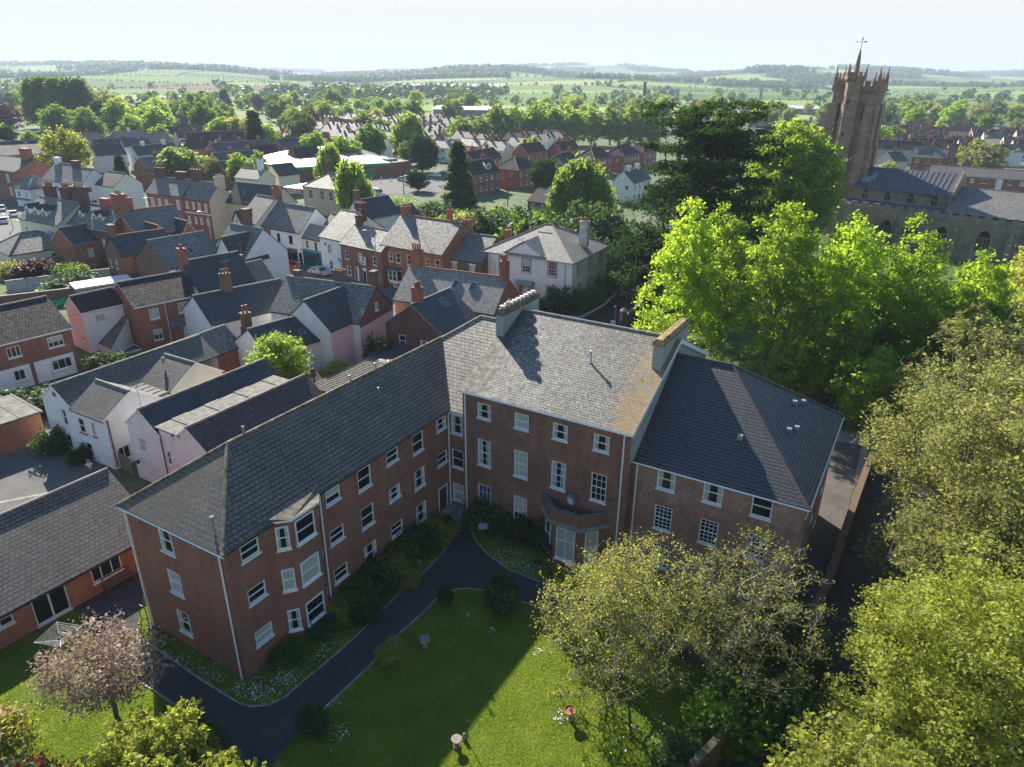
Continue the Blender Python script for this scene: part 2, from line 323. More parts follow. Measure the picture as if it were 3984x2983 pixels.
# ------------------------------------------------------------------ houses
FR = {'F': 0, 'R': 90, 'B': 180, 'L': -90}
def fpt(f, x0, y0, x1, y1, s, o=0):
    return {'F': (x0+s, y0-o), 'B': (x0+s, y1+o), 'L': (x0-o, y0+s), 'R': (x1+o, y0+s)}[f]
def block(root, x0, y0, x1, y1, he, hr, axis='x', hip=(0,0), wall=None, roof=None, wins={}, faces='FRLB', zb=-.6, oh=.22, vo=.1, hrp=None,
          gut='dark', name='wall', barge=None, ridge=None, rp=None, wallmat2=None, lint=False, cap=None):
    """wins: {face: [(centre s, z bottom, w, h, style, variant), ...]}"""
    L, Dp = x1-x0, y1-y0; m = MB(); REC = .1
    for f in faces:
        ln = L if f in 'FB' else Dp
        ops = [(q[0]-q[2]/2, q[0]+q[2]/2, q[1], q[1]+q[3]) for q in wins.get(f, []) if q[1]+q[3] < he-.02]
        xs = sorted({0, ln, *[o[0] for o in ops], *[o[1] for o in ops]}); zs = sorted({zb, he, *[o[2] for o in ops], *[o[3] for o in ops]})
        def pt(s, z, o=0): p = fpt(f, x0, y0, x1, y1, s, o); return (p[0], p[1], z)
        flip = f in 'BL'
        for i in range(len(xs)-1):
            z0 = None
            for j in range(len(zs)-1):
                cx, cz = (xs[i]+xs[i+1])/2, (zs[j]+zs[j+1])/2
                inside = any(o[0] < cx < o[1] and o[2] < cz < o[3] for o in ops)
                if not inside and z0 is None: z0 = zs[j]
                if z0 is not None and (inside or j == len(zs)-2):
                    zt = zs[j] if inside else zs[j+1]
                    q = [pt(xs[i], z0), pt(xs[i+1], z0), pt(xs[i+1], zt), pt(xs[i], zt)]; m.face(q[::-1] if flip else q, 0); z0 = None
        for a, b, c, d in ops:
            for q in ([pt(a,c), pt(a,d), pt(a,d,-REC), pt(a,c,-REC)], [pt(b,c), pt(b,c,-REC), pt(b,d,-REC), pt(b,d)], [pt(a,d), pt(b,d), pt(b,d,-REC), pt(a,d,-REC)], [pt(a,c), pt(a,c,-REC), pt(b,c,-REC), pt(b,c)]): m.face(q, 0)
            m.face([pt(a,c,-REC), pt(b,c,-REC), pt(b,d,-REC), pt(a,d,-REC)], 0)
            if lint:
                e = .003; q = [pt(a-.12, d, e), pt(b+.12, d, e), pt(b+.22, d+.28, e), pt(a-.22, d+.28, e)]; m.face(q, 1)
    rp = rp if rp is not None else .5
    if hr > he:
        if axis == 'x':
            ry = y0+Dp*rp
            for f, hp in (('L', hip[0]), ('R', hip[1])):
                if hp == 0 and f in faces:
                    X = x0 if f == 'L' else x1; m.face([(X,y0,he),(X,y1,he),(X,ry,hr)], 0)
        else:
            rx = x0+L*rp
            for f, hp in (('F', hip[0]), ('B', hip[1])):
                if hp == 0 and f in faces:
                    Y = y0 if f == 'F' else y1; m.face([(x0,Y,he),(x1,Y,he),(rx,Y,hr)], 0)
    wobj = m.build(name, [wall, wallmat2 or B_SOLD], root)
    for f in faces:
        for q in wins.get(f, []):
            px, py = fpt(f, x0, y0, x1, y1, q[0], -REC+.02)
            window(root, px, py, q[1], FR[f], q[2], q[3], q[4] if len(q) > 4 else 'sash', q[5] if len(q) > 5 else None, col=q[6] if len(q) > 6 else None, sill=.1 if (len(q) < 8) else q[7])
    # roof
    r = MB(); th = .09
    if hr > he and roof:
        if axis == 'x':
            A0, A1, B0, B1, S, O = x0, x1, y0, y1, (lambda a, b, z: (a, b, z)), None
        else:
            A0, A1, B0, B1, S = y0, y1, x0, x1, (lambda a, b, z: (b, a, z))
        mid = B0+(B1-B0)*rp; sl0 = (hr-he)/(mid-B0); sl1 = (hr-he)/(B1-mid)
        z0e, z1e = he-sl0*oh, he-sl1*oh
        ha, hb = hip
        a0 = A0-(oh if ha else vo); a1 = A1+(oh if hb else vo)
        ra = A0+ha if ha else a0; rb = A1-hb if hb else a1
        lift = th
        e00, e10, e01, e11 = S(a0,B0-oh,z0e+lift), S(a1,B0-oh,z0e+lift), S(a0,B1+oh,z1e+lift), S(a1,B1+oh,z1e+lift)
        r0, r1 = S(ra,mid,hr+lift), S(rb,mid,hr+lift)
        r.face([e00,e10,r1,r0], 0); r.face([e11,e01,r0,r1], 0)
        if ha: r.face([e01,e00,r0], 0)
        if hb: r.face([e10,e11,r1], 0)
        dn = lambda p: (p[0], p[1], p[2]-th-.02)
        for a, b in [(e00,e10),(e01,e11)]+([(e00,e01)] if ha else [(e00,r0),(r0,e01)])+([(e10,e11)] if hb else [(e10,r1),(r1,e11)]): r.face([a,b,dn(b),dn(a)], 1)
        r.face([dn(e00),dn(e10),dn(r1),dn(r0)], 1); r.face([dn(e11),dn(e01),dn(r0),dn(r1)], 1)
        ro = r.build('roof', [roof, barge or BLACK], root)
        rg = MB(); rm = ridge or CONC
        rg.bar(r0, r1, .11, 0, 6)
        if ha: rg.bar(e00, r0, .1, 0, 6); rg.bar(e01, r0, .1, 0, 6)
        if hb: rg.bar(e10, r1, .1, 0, 6); rg.bar(e11, r1, .1, 0, 6)
        rg.build('ridge_tiles', rm, ro)
        if gut == 'dark': gut = BLACK
        if gut:
            g = MB()
            for a, b in [(e00,e10)]+([(e10,e11)] if hb else [])+([(e00,e01)] if ha else []):
                va, vb = Vector(a), Vector(b); d = (vb-va).normalized(); 
                g.bar(va-Vector((0,0,.1))-d*.0, vb-Vector((0,0,.1)), .06, 0, 6)
            g.build('gutter', gut, root)
    elif roof:
        r.box(x0-.1, y0-.1, he, x1+.1, y1+.1, he+.18, 0); r.build('roof', [roof], root)
    return wobj
def chimney(root, x, y, w, d, z0, z1, n=3, mat=None, pot=None, capm=None, poth=.5, along='x', prad=.12, drop=True):
    m = MB(); m.box(x-w/2, y-d/2, z0, x+w/2, y+d/2, z1-.28); m.box(x-w/2-.06, y-d/2-.06, z1-.28, x+w/2+.06, y+d/2+.06, z1-.1); m.box(x-w/2-.02, y-d/2-.02, z1-.1, x+w/2+.02, y+d/2+.02, z1)
    c = m.build('chimney', mat or B_RED, root)
    if RNG.random() < .4: aerial(root, x+w*.3, y+.05, z1-.1, RNG.uniform(1.0, 1.8))
    for i in range(n):
        f = (i+.5)/n-.5; px, py = (x+f*w, y) if along == 'x' else (x, y+f*d)
        k = ('pot', round(poth,2), prad, (pot or TERRA).name)
        if k not in WC:
            q = MB(); q.lathe([(prad*1.15,0),(prad,.06),(prad*.85,poth*.8),(prad*1.1,poth*.86),(prad*1.1,poth),(prad*.7,poth),(prad*.6,poth*.8),(0,poth*.8)], n=8); WC[k] = q.mesh('pot', pot or TERRA)
        link('pot', WC[k], c, (px, py, z1))
    return c
def pipe(root, x, y, z0, z1, mat=None, r=.045, name='downpipe'):
    m = MB(); m.bar((x,y,z0),(x,y,z1), r, 0, 6); return m.build(name, mat or WPAINT, root)
def roofpt(blk, s, t, off=0):
    """point on near slope of an x-axis block: s along, t 0..1 up the slope"""
    x0, y0, x1, y1, he, hr = blk; mid = (y0+y1)/2
    return (x0+s, y0+(mid-y0)*t, he+(hr-he)*t+.09+off)
def skylight(root, blk, s, t, w=.8, h=1.1):
    x0, y0, x1, y1, he, hr = blk; mid = (y0+y1)/2; sl = atan2(hr-he, mid-y0); p = roofpt(blk, s, t)
    m = MB(); m.box(-w/2, -h/2, 0, w/2, h/2, .09, 0); m.face([(-w/2+.07,-h/2+.07,.095),(w/2-.07,-h/2+.07,.095),(w/2-.07,h/2-.07,.095),(-w/2+.07,h/2-.07,.095)], 1)
    o = m.build('skylight', [GPAINT, GLASS2], root); o.location = p; o.rotation_euler = (sl, 0, 0); return o
def aerial(root, x, y, z, h=1.6):
    m = MB(); m.bar((x,y,z),(x,y,z+h), .022, 0, 4); m.bar((x-.5,y,z+h),(x+.5,y,z+h), .014, 0, 4)
    for i in range(6): m.bar((x-.45+i*.18,y-.2,z+h),(x-.45+i*.18,y+.2,z+h), .01, 0, 3)
    return m.build('aerial', METAL, root)
def poly_sheet(name, pts, z, mat, kind='structure', label=None, cat=None):
    m = MB(); from mathutils.geometry import tessellate_polygon
    V3 = [Vector((p[0],p[1],0)) for p in pts]
    for t in tessellate_polygon([V3]): 
        a, b, c = [V3[i] for i in t]
        if (b-a).cross(c-a).z < 0: b, c = c, b
        m.face([(a.x,a.y,z),(b.x,b.y,z),(c.x,c.y,z)])
    o = m.build(name, mat); tag(o, label, cat, None, kind); return o
# ================================================================== terrain
NR = np.random.RandomState(11)
_nz = [(NR.uniform(0, 2*pi), NR.uniform(.0005, .0021), NR.uniform(0, 6.28), a) for a in (1, .8, .7, .5, .4, .35, .3)]
def terrain(x, y):
    x = np.asarray(x, float); y = np.asarray(y, float); r = np.hypot(x, y)
    base = np.interp(r, [0, 650, 1000, 1500, 2400, 3400, 4500, 5600, 7000, 9000], [0, 0, 0, 4, 13, 21, 28, 32, 24, 20])
    n = 0
    for a, f, p, am in _nz: n = n + am*np.sin((x*cos(a)+y*sin(a))*2*pi*f+p)
    n2 = np.sin(x*.0021+1.3*np.sin(y*.0013))*1.4+np.sin(x*.0047+y*.0009)*.8
    az = np.arctan2(x, np.maximum(y, 1)); t = np.clip((r-1500)/3800, 0, 1)
    rid = 30*np.sin(az*9.3+1.0)*np.exp(-((r-5200)/900)**2)+24*np.sin(az*14+r*.0006)*np.exp(-((r-3900)/600)**2)+19*np.sin(az*17+2.2)*np.exp(-((r-2700)/450)**2)+9*np.sin(az*11+.5)*np.exp(-((r-1800)/300)**2)
    return base*(1+.62*az*t/.6*.9) + rid + (n*.8+n2)*t*4.0
def field_cols():
    out = []
    for nm, a, b in (('field_green', (.11,.18,.04), (.15,.22,.055)), ('field_lime', (.19,.28,.07), (.24,.33,.09)), ('field_dark', (.06,.11,.03), (.09,.14,.04)), ('field_pale', (.26,.30,.11), (.32,.34,.14)), ('field_soil', (.20,.10,.07), (.15,.08,.055)), ('field_wood', (.025,.05,.018), (.035,.065,.022))):
        m, nt, bs = newmat(nm); nt.links.new(ramp(nt, noise(nt, .02, 5, .7), [(.35, a), (.65, b)]), bs.inputs['Base Color']); bs.inputs['Roughness'].default_value = 1; bs.inputs['Specular IOR Level'].default_value = .1; out.append(m)
    return out
FM = field_cols()
def build_terrain():
    gx = np.arange(-7600, 7601, 260.); gy = np.arange(560, 8000, 190.)
    jx = NR.uniform(-70, 70, (len(gx), len(gy))); jy = NR.uniform(-48, 48, (len(gx), len(gy))); jy[:, 0] = 0
    X = gx[:, None]+jx; Y = gy[None, :]+jy; Y += X*.05*np.sin(X*.001); Y[:, 0] = 560
    V = []; F = []; MI = []; hed = []; woods = []; K = 4
    for i in range(len(gx)-1):
        for j in range(len(gy)-1):
            c = [(X[i,j],Y[i,j]),(X[i+1,j],Y[i+1,j]),(X[i+1,j+1],Y[i+1,j+1]),(X[i,j+1],Y[i,j+1])]
            cx, cy_ = np.mean(c, 0); rr = np.hypot(cx, cy_)
            if abs(cx) > cy_*.95+500: mi = 0
            else:
                pw = .07 if rr < 1500 else .2
                wn = sin(cx*.0017+2)*cos(cy_*.0023)
                mi = 5 if NR.rand() < pw*(1.2+wn) else NR.choice([0,0,0,1,1,2,3,4], p=[.18,.16,.16,.14,.12,.10,.08,.06])
            b = len(V); U = np.linspace(0, 1, K+1); uu, vv = np.meshgrid(U, U, indexing='ij')
            px = (1-uu)*(1-vv)*c[0][0]+uu*(1-vv)*c[1][0]+uu*vv*c[2][0]+(1-uu)*vv*c[3][0]
            py = (1-uu)*(1-vv)*c[0][1]+uu*(1-vv)*c[1][1]+uu*vv*c[2][1]+(1-uu)*vv*c[3][1]
            pz = terrain(px, py)
            V += list(zip(px.ravel(), py.ravel(), pz.ravel()))
            for a in range(K):
                for d in range(K):
                    q = b+a*(K+1)+d; F.append((q, q+K+1, q+K+2, q+1)); MI.append(mi)
            vis = abs(cx) < cy_*.82+100
            if vis:
                hed.append((c[0], c[1])); hed.append((c[0], c[3]))
                if mi == 5: woods.append(c)
    me = bpy.data.meshes.new('fields'); me.from_pydata(V, [], F); me.polygons.foreach_set('material_index', MI)
    for m in FM: me.materials.append(m)
    me.polygons.foreach_set('use_smooth', [True]*len(F)); me.update()
    tag(link('fields', me), kind='structure')
    return hed, woods
HEDGES, WOODS = build_terrain()
# base ground (town level)
gm, nt, bs = newmat('town_ground')
c = ramp(nt, noise(nt, .07, 6, .7), [(.36, (.075,.065,.055)), (.46, (.06,.10,.03)), (.54, (.09,.14,.04)), (.62, (.12,.105,.09))])
nt.links.new(mix(nt, 1, c, ramp(nt, noise(nt, 1.1, 5), [(.3, (.7,)*3), (.7, (1.2,)*3)]), 'MULTIPLY'), bs.inputs['Base Color']); bs.inputs['Roughness'].default_value = .95
m = MB(); m.face([(-7600,-900,-.03),(7600,-900,-.03),(7600,575,-.03),(-7600,575,-.03)]); tag(m.build('ground', gm), kind='structure')

# ---- ground sheets
def asphalt(name, col, var=.25):
    m, nt, b = newmat(name); c = ramp(nt, noise(nt, .5, 6, .7), [(.3, [x*(1-var) for x in col]), (.7, [x*(1+var) for x in col])])
    c = mix(nt, 1, c, ramp(nt, noise(nt, 14, 4, .8), [(.3, (.75,)*3), (.7, (1.3,)*3)]), 'MULTIPLY')
    nt.links.new(c, b.inputs['Base Color']); b.inputs['Roughness'].default_value = .9; b.inputs['Specular IOR Level'].default_value = .25; return m
ASPH = asphalt('asphalt', (.05,.05,.054)); ASPH_L = asphalt('asphalt_worn', (.12,.118,.115)); PAVE = asphalt('paving', (.26,.25,.235)); REDPAVE = asphalt('red_paving', (.14,.07,.055)); SOIL = asphalt('soil', (.045,.033,.025))
def grassmat(name, a, b, d, e):
    m, nt, bs = newmat(name)
    c = ramp(nt, noise(nt, .55, 6, .7), [(.3, a), (.48, b), (.62, d), (.75, e)])
    c = mix(nt, 1, c, ramp(nt, noise(nt, 7, 6, .85), [(.35, (.5,)*3), (.62, (1.45,)*3)]), 'MULTIPLY')
    nt.links.new(c, bs.inputs['Base Color']); bs.inputs['Roughness'].default_value = .9; bs.inputs['Specular IOR Level'].default_value = .15
    bp = N(nt, 'ShaderNodeBump'); bp.inputs['Strength'].default_value = 1.; bp.inputs['Distance'].default_value = .12
    nt.links.new(noise(nt, 5, 7, .8), bp.inputs['Height']); nt.links.new(bp.outputs[0], bs.inputs['Normal']); return m
LAWN = grassmat('lawn_grass', (.07,.115,.008), (.11,.16,.012), (.15,.19,.016), (.20,.20,.035))
ROUGHG = grassmat('rough_grass', (.05,.09,.02), (.08,.13,.03), (.12,.17,.04), (.16,.17,.06))
# garden lawn: lawn sheet, path sheet above it
LAWN_POLY = [(-40,12),(28,8),(28,24),(24.5,31),(24.9,46),(20,49),(5,45),(-3.4,44.5),(-14,28.5),(-21,32.6),(-24.5,38),(-29.4,31.3),(-36,20)]
poly_sheet('lawn', LAWN_POLY, 0.0, LAWN)
PATH = [(-21.8,32.3),(-21.6,31.9),(-21.3,31.3),(-20.4,30.9),(-19.1,30.1),(-16.6,28.5),(-14.6,27.3),(-13.9,26.9),(-13.2,26.7),(-12.4,26.8),(-11.7,27.3),(-10.9,28.6),(-9.5,30.7),(-8.3,32.8),(-6.9,35.5),(-5.4,37.9),(-4.5,39.8),(-3.6,43.2),(-3.3,44.2),(-3.0,42.8),(-2.4,40.9),(-1.4,39.3),(-.1,37.9),(1.9,36.7),(6,34.6),(12,31.5),(16,29.2),(14.8,27.6),(12.8,28.0),(10.8,29.6),(6,32.2),(3,33.8),(1.5,34.5),(.4,35.0),(-1.3,35.8),(-2.9,36.0),(-3.8,35.8),(-4.5,35.1),(-5.2,33.8),(-6.4,32.0),(-7.1,30.5),(-7.8,29.3),(-8.8,27.7),(-9.6,26.4),(-10.2,25.5),(-10.9,24.0),(-11.8,21),(-12.6,18),(-14.6,18),(-14.0,21),(-13.4,24.3),(-15.2,25.6),(-16.9,26.6),(-18.4,27.5),(-19.6,28.2),(-22.8,30.7),(-24.6,32.2),(-26.2,33.9),(-27.2,32.4),(-27.9,33.0),(-24.4,38.4),(-23.5,37)]
poly_sheet('path', PATH, .006, ASPH)
poly_sheet('patio', [(-26.2,33.9),(-27.2,32.3),(-28.2,30.6),(-29.5,31.5),(-27.9,33.2),(-27.0,35)], .010, REDPAVE)
poly_sheet('passage', [(12.6,26.8),(18.7,33.7),(25.2,44.9),(31.0,55.5),(27.5,57),(16.9,34.3),(13,29)], .014, asphalt('passage_tarmac', (.10,.092,.085)))
poly_sheet('lane', [(31.4,55.1),(23.4,41.3),(16.8,31.2),(11.0,26.6),(9.4,23),(12.5,21),(18.6,25.5),(27.2,37.2),(36.9,53.0)], .014, ASPH)
poly_sheet('tree_bed', [(37,53),(27.2,37.2),(18.6,25.5),(12.5,21),(8,12),(40,12),(70,50),(60,62),(48,56)], .008, SOIL)
# kerb edging of the paths
m = MB()
def kerb(pts, w=.09, h=.05):
    for a, b in zip(pts[:-1], pts[1:]):
        a = Vector((*a, 0)); b = Vector((*b, 0)); d = (b-a).normalized(); n = Vector((-d.y, d.x, 0))*w/2
        q = [a-n, b-n, b+n, a+n]; m.face([(p.x,p.y,h) for p in q]); m.face([(q[0].x,q[0].y,0),(q[1].x,q[1].y,0),(q[1].x,q[1].y,h),(q[0].x,q[0].y,h)]); m.face([(q[2].x,q[2].y,0),(q[3].x,q[3].y,0),(q[3].x,q[3].y,h),(q[2].x,q[2].y,h)])
kerb(PATH[0:18]); kerb(PATH[19:24]); kerb(PATH[32:44]); kerb(PATH[48:55]); tag(m.build('path_kerb', CONC), kind='structure')
# yard in front of the cottage, lane, road, churchyard
poly_sheet('courtyard', [(-47,50),(-45,57),(-42.6,60),(-39.9,54.8),(-36.9,51.9),(-32.6,50.2),(-32.0,50.0),(-30.6,48.2),(-28,44.6),(-31.5,36.0),(-38,32),(-50,38)], .004, ASPH_L)
m = MB()
for a, b in (((-41.5,43.6),(-34.2,47.2)),): kerb([a, b], .35, .02)
tag(m.build('paving_strip', CONC), kind='structure')
poly_sheet('car_park', [(-52,222),(-44.6,219.5),(-36,236),(-33,239),(-18,236),(-12,214),(-20,197),(-34,192),(-52,200)], .004, ASPH_L)
# street: far kerb follows the shop fronts
ST = [(-125,178),(-108,160),(-92,147),(-76,139),(-62,131),(-48,122.2),(-36,115.0),(-24,107.2),(-14,100.6),(-5,95.5),(3,90.5),(8,87),(20,80)]
def offs(pts, d):
    out = []
    for i, p in enumerate(pts):
        a = Vector(pts[max(0, i-1)]); b = Vector(pts[min(len(pts)-1, i+1)]); t = (b-a).normalized(); out.append((p[0]+t.y*d*1, p[1]-t.x*d*1))
    return out
def strip(name, pts, o0, o1, z, mat, kind='structure'):
    A, B = offs(pts, o0), offs(pts, o1); m = MB()
    for i in range(len(pts)-1): m.face([(*B[i], z), (*B[i+1], z), (*A[i+1], z), (*A[i], z)])
    return tag(m.build(name, mat), kind=kind)
strip('pavement', ST, -3.2, 11, .004, ASPH_L); strip('road', ST, .9, 7.6, .02, ASPH_L)
m = MB()
A = offs(ST, 4.3); B = offs(ST, 4.42)
for i in range(len(ST)-1):
    a0, a1, b0, b1 = Vector(A[i]), Vector(A[i+1]), Vector(B[i]), Vector(B[i+1]); n = max(1, int((a1-a0).length/5))
    for k in range(n):
        t0, t1 = k/n, (k+.45)/n; p, q, r, s = a0.lerp(a1, t0), a0.lerp(a1, t1), b0.lerp(b1, t1), b0.lerp(b1, t0)
        m.face([(*s, .025), (*r, .025), (*q, .025), (*p, .025)])
tag(m.build('road_marking', WPAINT), kind='structure')
poly_sheet('junction', [(-88,142),(-97,132),(-112,140),(-128,170),(-118,180),(-104,160)], .012, ASPH_L)
poly_sheet('side_lane', [(3.2,92.4),(7.2,91.6),(11.8,94.4),(17,104),(24,120),(30,118),(22,101),(16,90),(11.5,84.5),(3,88)], .012, ASPH)
poly_sheet('churchyard', [(20,60),(17,78),(24,100),(34,124),(60,150),(100,130),(115,100),(80,60),(50,44),(27,45)], .0, ROUGHG)
poly_sheet('churchyard_path', [(20,62),(32,58),(46,54),(60,58),(60,54),(46,50),(32,53),(24.5,46),(21,49)], .006, PAVE)
poly_sheet('playing_field', [(-330,300),(-240,275),(-190,292),(-200,345),(-240,372),(-330,400)], .0, grassmat('sports_grass', (.15,.24,.05), (.17,.27,.06), (.2,.3,.07), (.22,.32,.08)))
# ================================================================== main brick building
MB_ROOT = empty('brick_apartment_building', -14.03, 28.46, 0, -30.28, 'large three storey red brick apartment building with three joined wings around the lawn', 'building')
r = MB_ROOT
def W3(ss, zt, h, w=1.16, st='sash', vs=None): return [(s, zt-h, w, h, st, (vs[i] if vs else None)) for i, s in enumerate(ss)]
FL = (8.03, 5.28, 2.5)
face = []
vs0 = {0: ['dark','half','dark','dark','dark','curtain'], 1: ['dark','dark','dark','curtain','curtain','dark'], 2: ['net','dark','curtain','dark','curtain','dark']}
for k, zt in enumerate(FL):
    v = vs0[k]
    face += [(1.48, zt-.95, 1.16, .95, 'sash', v[0]), (7.47, zt-.95, 1.16, .95, 'sash', v[1]), (10.15, zt-1.45, 1.16, 1.45, 'sash', v[2]), (12.82, zt-.95, 1.16, .95, 'sash', v[3]), (15.46, zt-1.45, 1.16, 1.45, 'sash', v[4])]
    if k < 2: face += [(18.12, zt-.95, 1.16, .95, 'sash', v[5])]
sh = [(5.35-8+0, )]
front = [(-4.76+8, zt-1.55, 1.12, 1.55, 'sash', v) for zt, v in zip((8.0, 5.25, 2.5), ('curtain', 'net', 'curtain'))]
block(r, -8, 0, 0, 24, 8.45, 11.3, 'y', (4.05, 0), B_MAIN, S_WING, {'R': face, 'F': front}, oh=.25, gut=WPAINT, barge=BLACK, ridge=plain('ridge_lichen', (.20,.17,.11), .9, var=.5, scale=3))
block(r, -7.98, 19.0, 1.41, 33.4, 8.4, 12.72, 'x', (6.1, 0), B_MAIN, S_LINK, {'F': [(7.98+.71, 6.55, 1.0, 1.45, 'sash', 'curtain'), (7.98+.71, 3.8, 1.0, 1.45, 'sash', 'dark'), (7.98+.71, 1.0, 1.0, 1.45, 'sash', 'net')]}, oh=.25, vo=0, gut=WPAINT)
cw = []
for zt, h, st, vs in ((9.62, 1.12, 'sash', ['curtain','blind','curtain','curtain']), (6.87, 2.02, 'geo', ['curtain','blind','curtain','dark']), (3.28, 2.5, 'geo', ['blue','half','dark','dark'])):
    for i, s in enumerate((3.15, 6.07, 8.89, 11.75)):
        if zt == 3.28 and i > 1: continue
        cw.append((s-1.42, zt-h, 1.06, h, st, vs[i]))
block(r, 1.42, 18.72, 13.66, 33.9, 10.35, 13.85, 'x', (0, 0), B_OLD, S_CENT, {'F': cw}, oh=.27, vo=.16, gut=WPAINT, lint=True, barge=WPAINT)
# pale gable verge wall on the right end of the middle block
m = MB(); m.face([(13.70,18.60,8.2),(13.70,33.9,8.2),(13.70,33.9,10.35),(13.70,26.31,13.8),(13.70,18.60,10.25)]); m.build('rendered_gable', GREYW, r)
ww = []
for i, s in enumerate((15.81, 18.68, 21.5)):
    ww.append((s-13.67, 6.62, 1.14, 1.42, 'sash', ['curtain','curtain','dark'][i])); ww.append((s-13.67+.05, 3.7, 1.12, 1.72, 'geo4', 'dark')); ww.append((s-13.67+.08, .85, 1.12, 1.8, 'geo4', 'dark'))
rw = [(s, z, 1.0, h, 'sash', 'dark') for s in (2.0, 6.2, 10.2) for z, h in ((6.5, 1.4), (3.7, 1.6), (.9, 1.6))]
block(r, 13.67, 19.5, 23.75, 32.6, 8.25, 12.85, 'x', (0, 6.35), B_WEST, S_WEST, {'F': ww, 'R': rw}, oh=.25, vo=0, gut=WPAINT, lint=True, ridge=plain('dark_hip', (.075,.062,.058), .9))
for x, y, z in ((-7.97,-.09,8.3), (-.33,-.09,8.3), (.09,6.36,8.1), (.09,18.86,8.2), (1.68,18.62,10.2), (13.25,18.62,10.2), (13.95,19.4,8.1)): pipe(r, x, y, 0, z, r=.055)
for s, z in ((6.13,7.1),(6.13,4.35),(6.13,1.6)): pipe(r, .08, s, z-.25, z+.25, r=.02)
# stair/door area at the corner
m = MB(); m.box(-.02, 17.5, .7, .05, 18.42, 2.5, 0); m.box(.05, 17.42, .7, .09, 17.5, 2.6, 1); m.box(.05, 18.42, .7, .09, 18.5, 2.6, 1); m.box(.05, 17.5, 2.5, .09, 18.42, 2.6, 1); m.build('door', [plain('dark_door', (.05,.045,.04)), WPAINT], r)
m = MB(); m.box(.02, 17.0, 0, 1.5, 18.96, .65); m.box(.02, 16.3, 0, 1.5, 17.0, .35); m.build('steps', CONC, r)
m = MB()
for y in (16.3, 17.6, 18.6): m.bar((1.45,y,.3),(1.45,y,1.5), .025, 0, 5)
m.bar((1.45,16.3,1.2),(1.45,18.6,1.5), .03, 0, 5); m.build('handrail', BLACK, r)
# left wing bay
BAY = [(0,2.95),(.62,3.72),(.62,5.5),(0,6.22)]
m = MB()
for a, b in zip(BAY[:-1], BAY[1:]): m.face([(a[0],a[1],-.3),(b[0],b[1],-.3),(b[0],b[1],8.32),(a[0],a[1],8.32)])
m.build('bay_wall', B_MAIN, r)
m = MB(); q = [(-.05,2.7),(.85,3.6),(.85,5.6),(.2,6.3),(-.05,6.3)]
m.face([(x,y,8.42 if x > .1 else 8.62) for x, y in q]); 
for a, b in zip(q[:-1], q[1:]): m.face([(a[0],a[1],8.3),(b[0],b[1],8.3),(b[0],b[1],8.43),(a[0],a[1],8.43)], 1)
m.build('bay_roof', [plain('bay_lead', (.13,.115,.085), .8, var=.5, scale=3), WPAINT], r)
for zt, v in zip(FL, ('dark','net','dark')):
    window(r, .62, 4.61, zt-1.5, 90, 1.35, 1.5, 'sash', v, rec=-.02); window(r, .31, 3.335, zt-1.45, 51, .68, 1.4, 'sash', v if v == 'net' else 'curtain', rec=-.02)
# middle block bay with brick parapet and planted roof
BP = [(7.95,18.72),(9.28,17.52),(11.15,17.52),(12.35,18.72)]
def ring(poly, d):
    c = Vector((sum(p[0] for p in poly)/4, 18.9)); out = []
    for p in poly:
        v = Vector(p)-c; out.append((p[0]+v.x*d/abs(v.length)*1.1, p[1] if abs(p[1]-18.72) < .01 else p[1]+v.y*d/v.length*1.3))
    return out
m = MB(); pw = ring(BP, 0)
for a, b in zip(pw[:-1], pw[1:]): m.face([(*a,-.3),(*b,-.3),(*b,3.2),(*a,3.2)])
m.build('bay_wall', B_OLD, r)
m = MB(); o1, o2 = ring(BP, .30), ring(BP, .42)
for pl, z0, z1, k in ((ring(BP,.2),3.0,3.15,1),(o1,3.15,3.3,0),(o2,3.3,3.42,0)):
    for a, b in zip(pl[:-1], pl[1:]): m.face([(*a,z0),(*b,z0),(*b,z1),(*a,z1)], k)
    m.face([(*p,z1) for p in pl], k); m.face([(*p,z0) for p in pl], k)
m.build('cornice', [CONC, plain('sandstone_band', (.30,.20,.14), .9)], r)
m = MB(); oo, ii = ring(BP, .22), ring(BP, -.12)
for a, b, c_, d_ in zip(oo[:-1], oo[1:], ii[:-1], ii[1:]):
    m.face([(*a,3.42),(*b,3.42),(*b,4.2),(*a,4.2)], 0); m.face([(*c_,3.42),(*d_,3.42),(*d_,4.2),(*c_,4.2)], 0)
    m.face([(*a,4.2),(*b,4.2),(*d_,4.2),(*c_,4.2)], 1)
m.face([(*p,3.55) for p in ii], 2); m.build('parapet', [B_OLD, plain('mossy_coping', (.15,.15,.12), .9, var=.5, scale=6), SOIL], r)
window(r, 10.2, 17.52, .45, 0, 1.35, 2.45, 'cross', 'net', rec=-.02); window(r, 11.75, 18.12, .45, 45, .9, 2.45, 'sash', 'net', rec=-.02); window(r, 8.62, 18.12, .45, -42, .9, 2.45, 'sash', 'dark', rec=-.02)
m = MB(); m.bar((10.1,18.35,4.4),(10.1,18.6,4.4), .04, 0, 5)
for i in range(14):
    a, b = 2*pi*i/14, 2*pi*(i+1)/14; m.face([(10.1,18.4,4.68),(10.1+.3*cos(a),18.3+.06*sin(a),4.68+.38*sin(a)),(10.1+.3*cos(b),18.3+.06*sin(b),4.68+.38*sin(b))], 0)
m.build('satellite_dish', METAL, r)
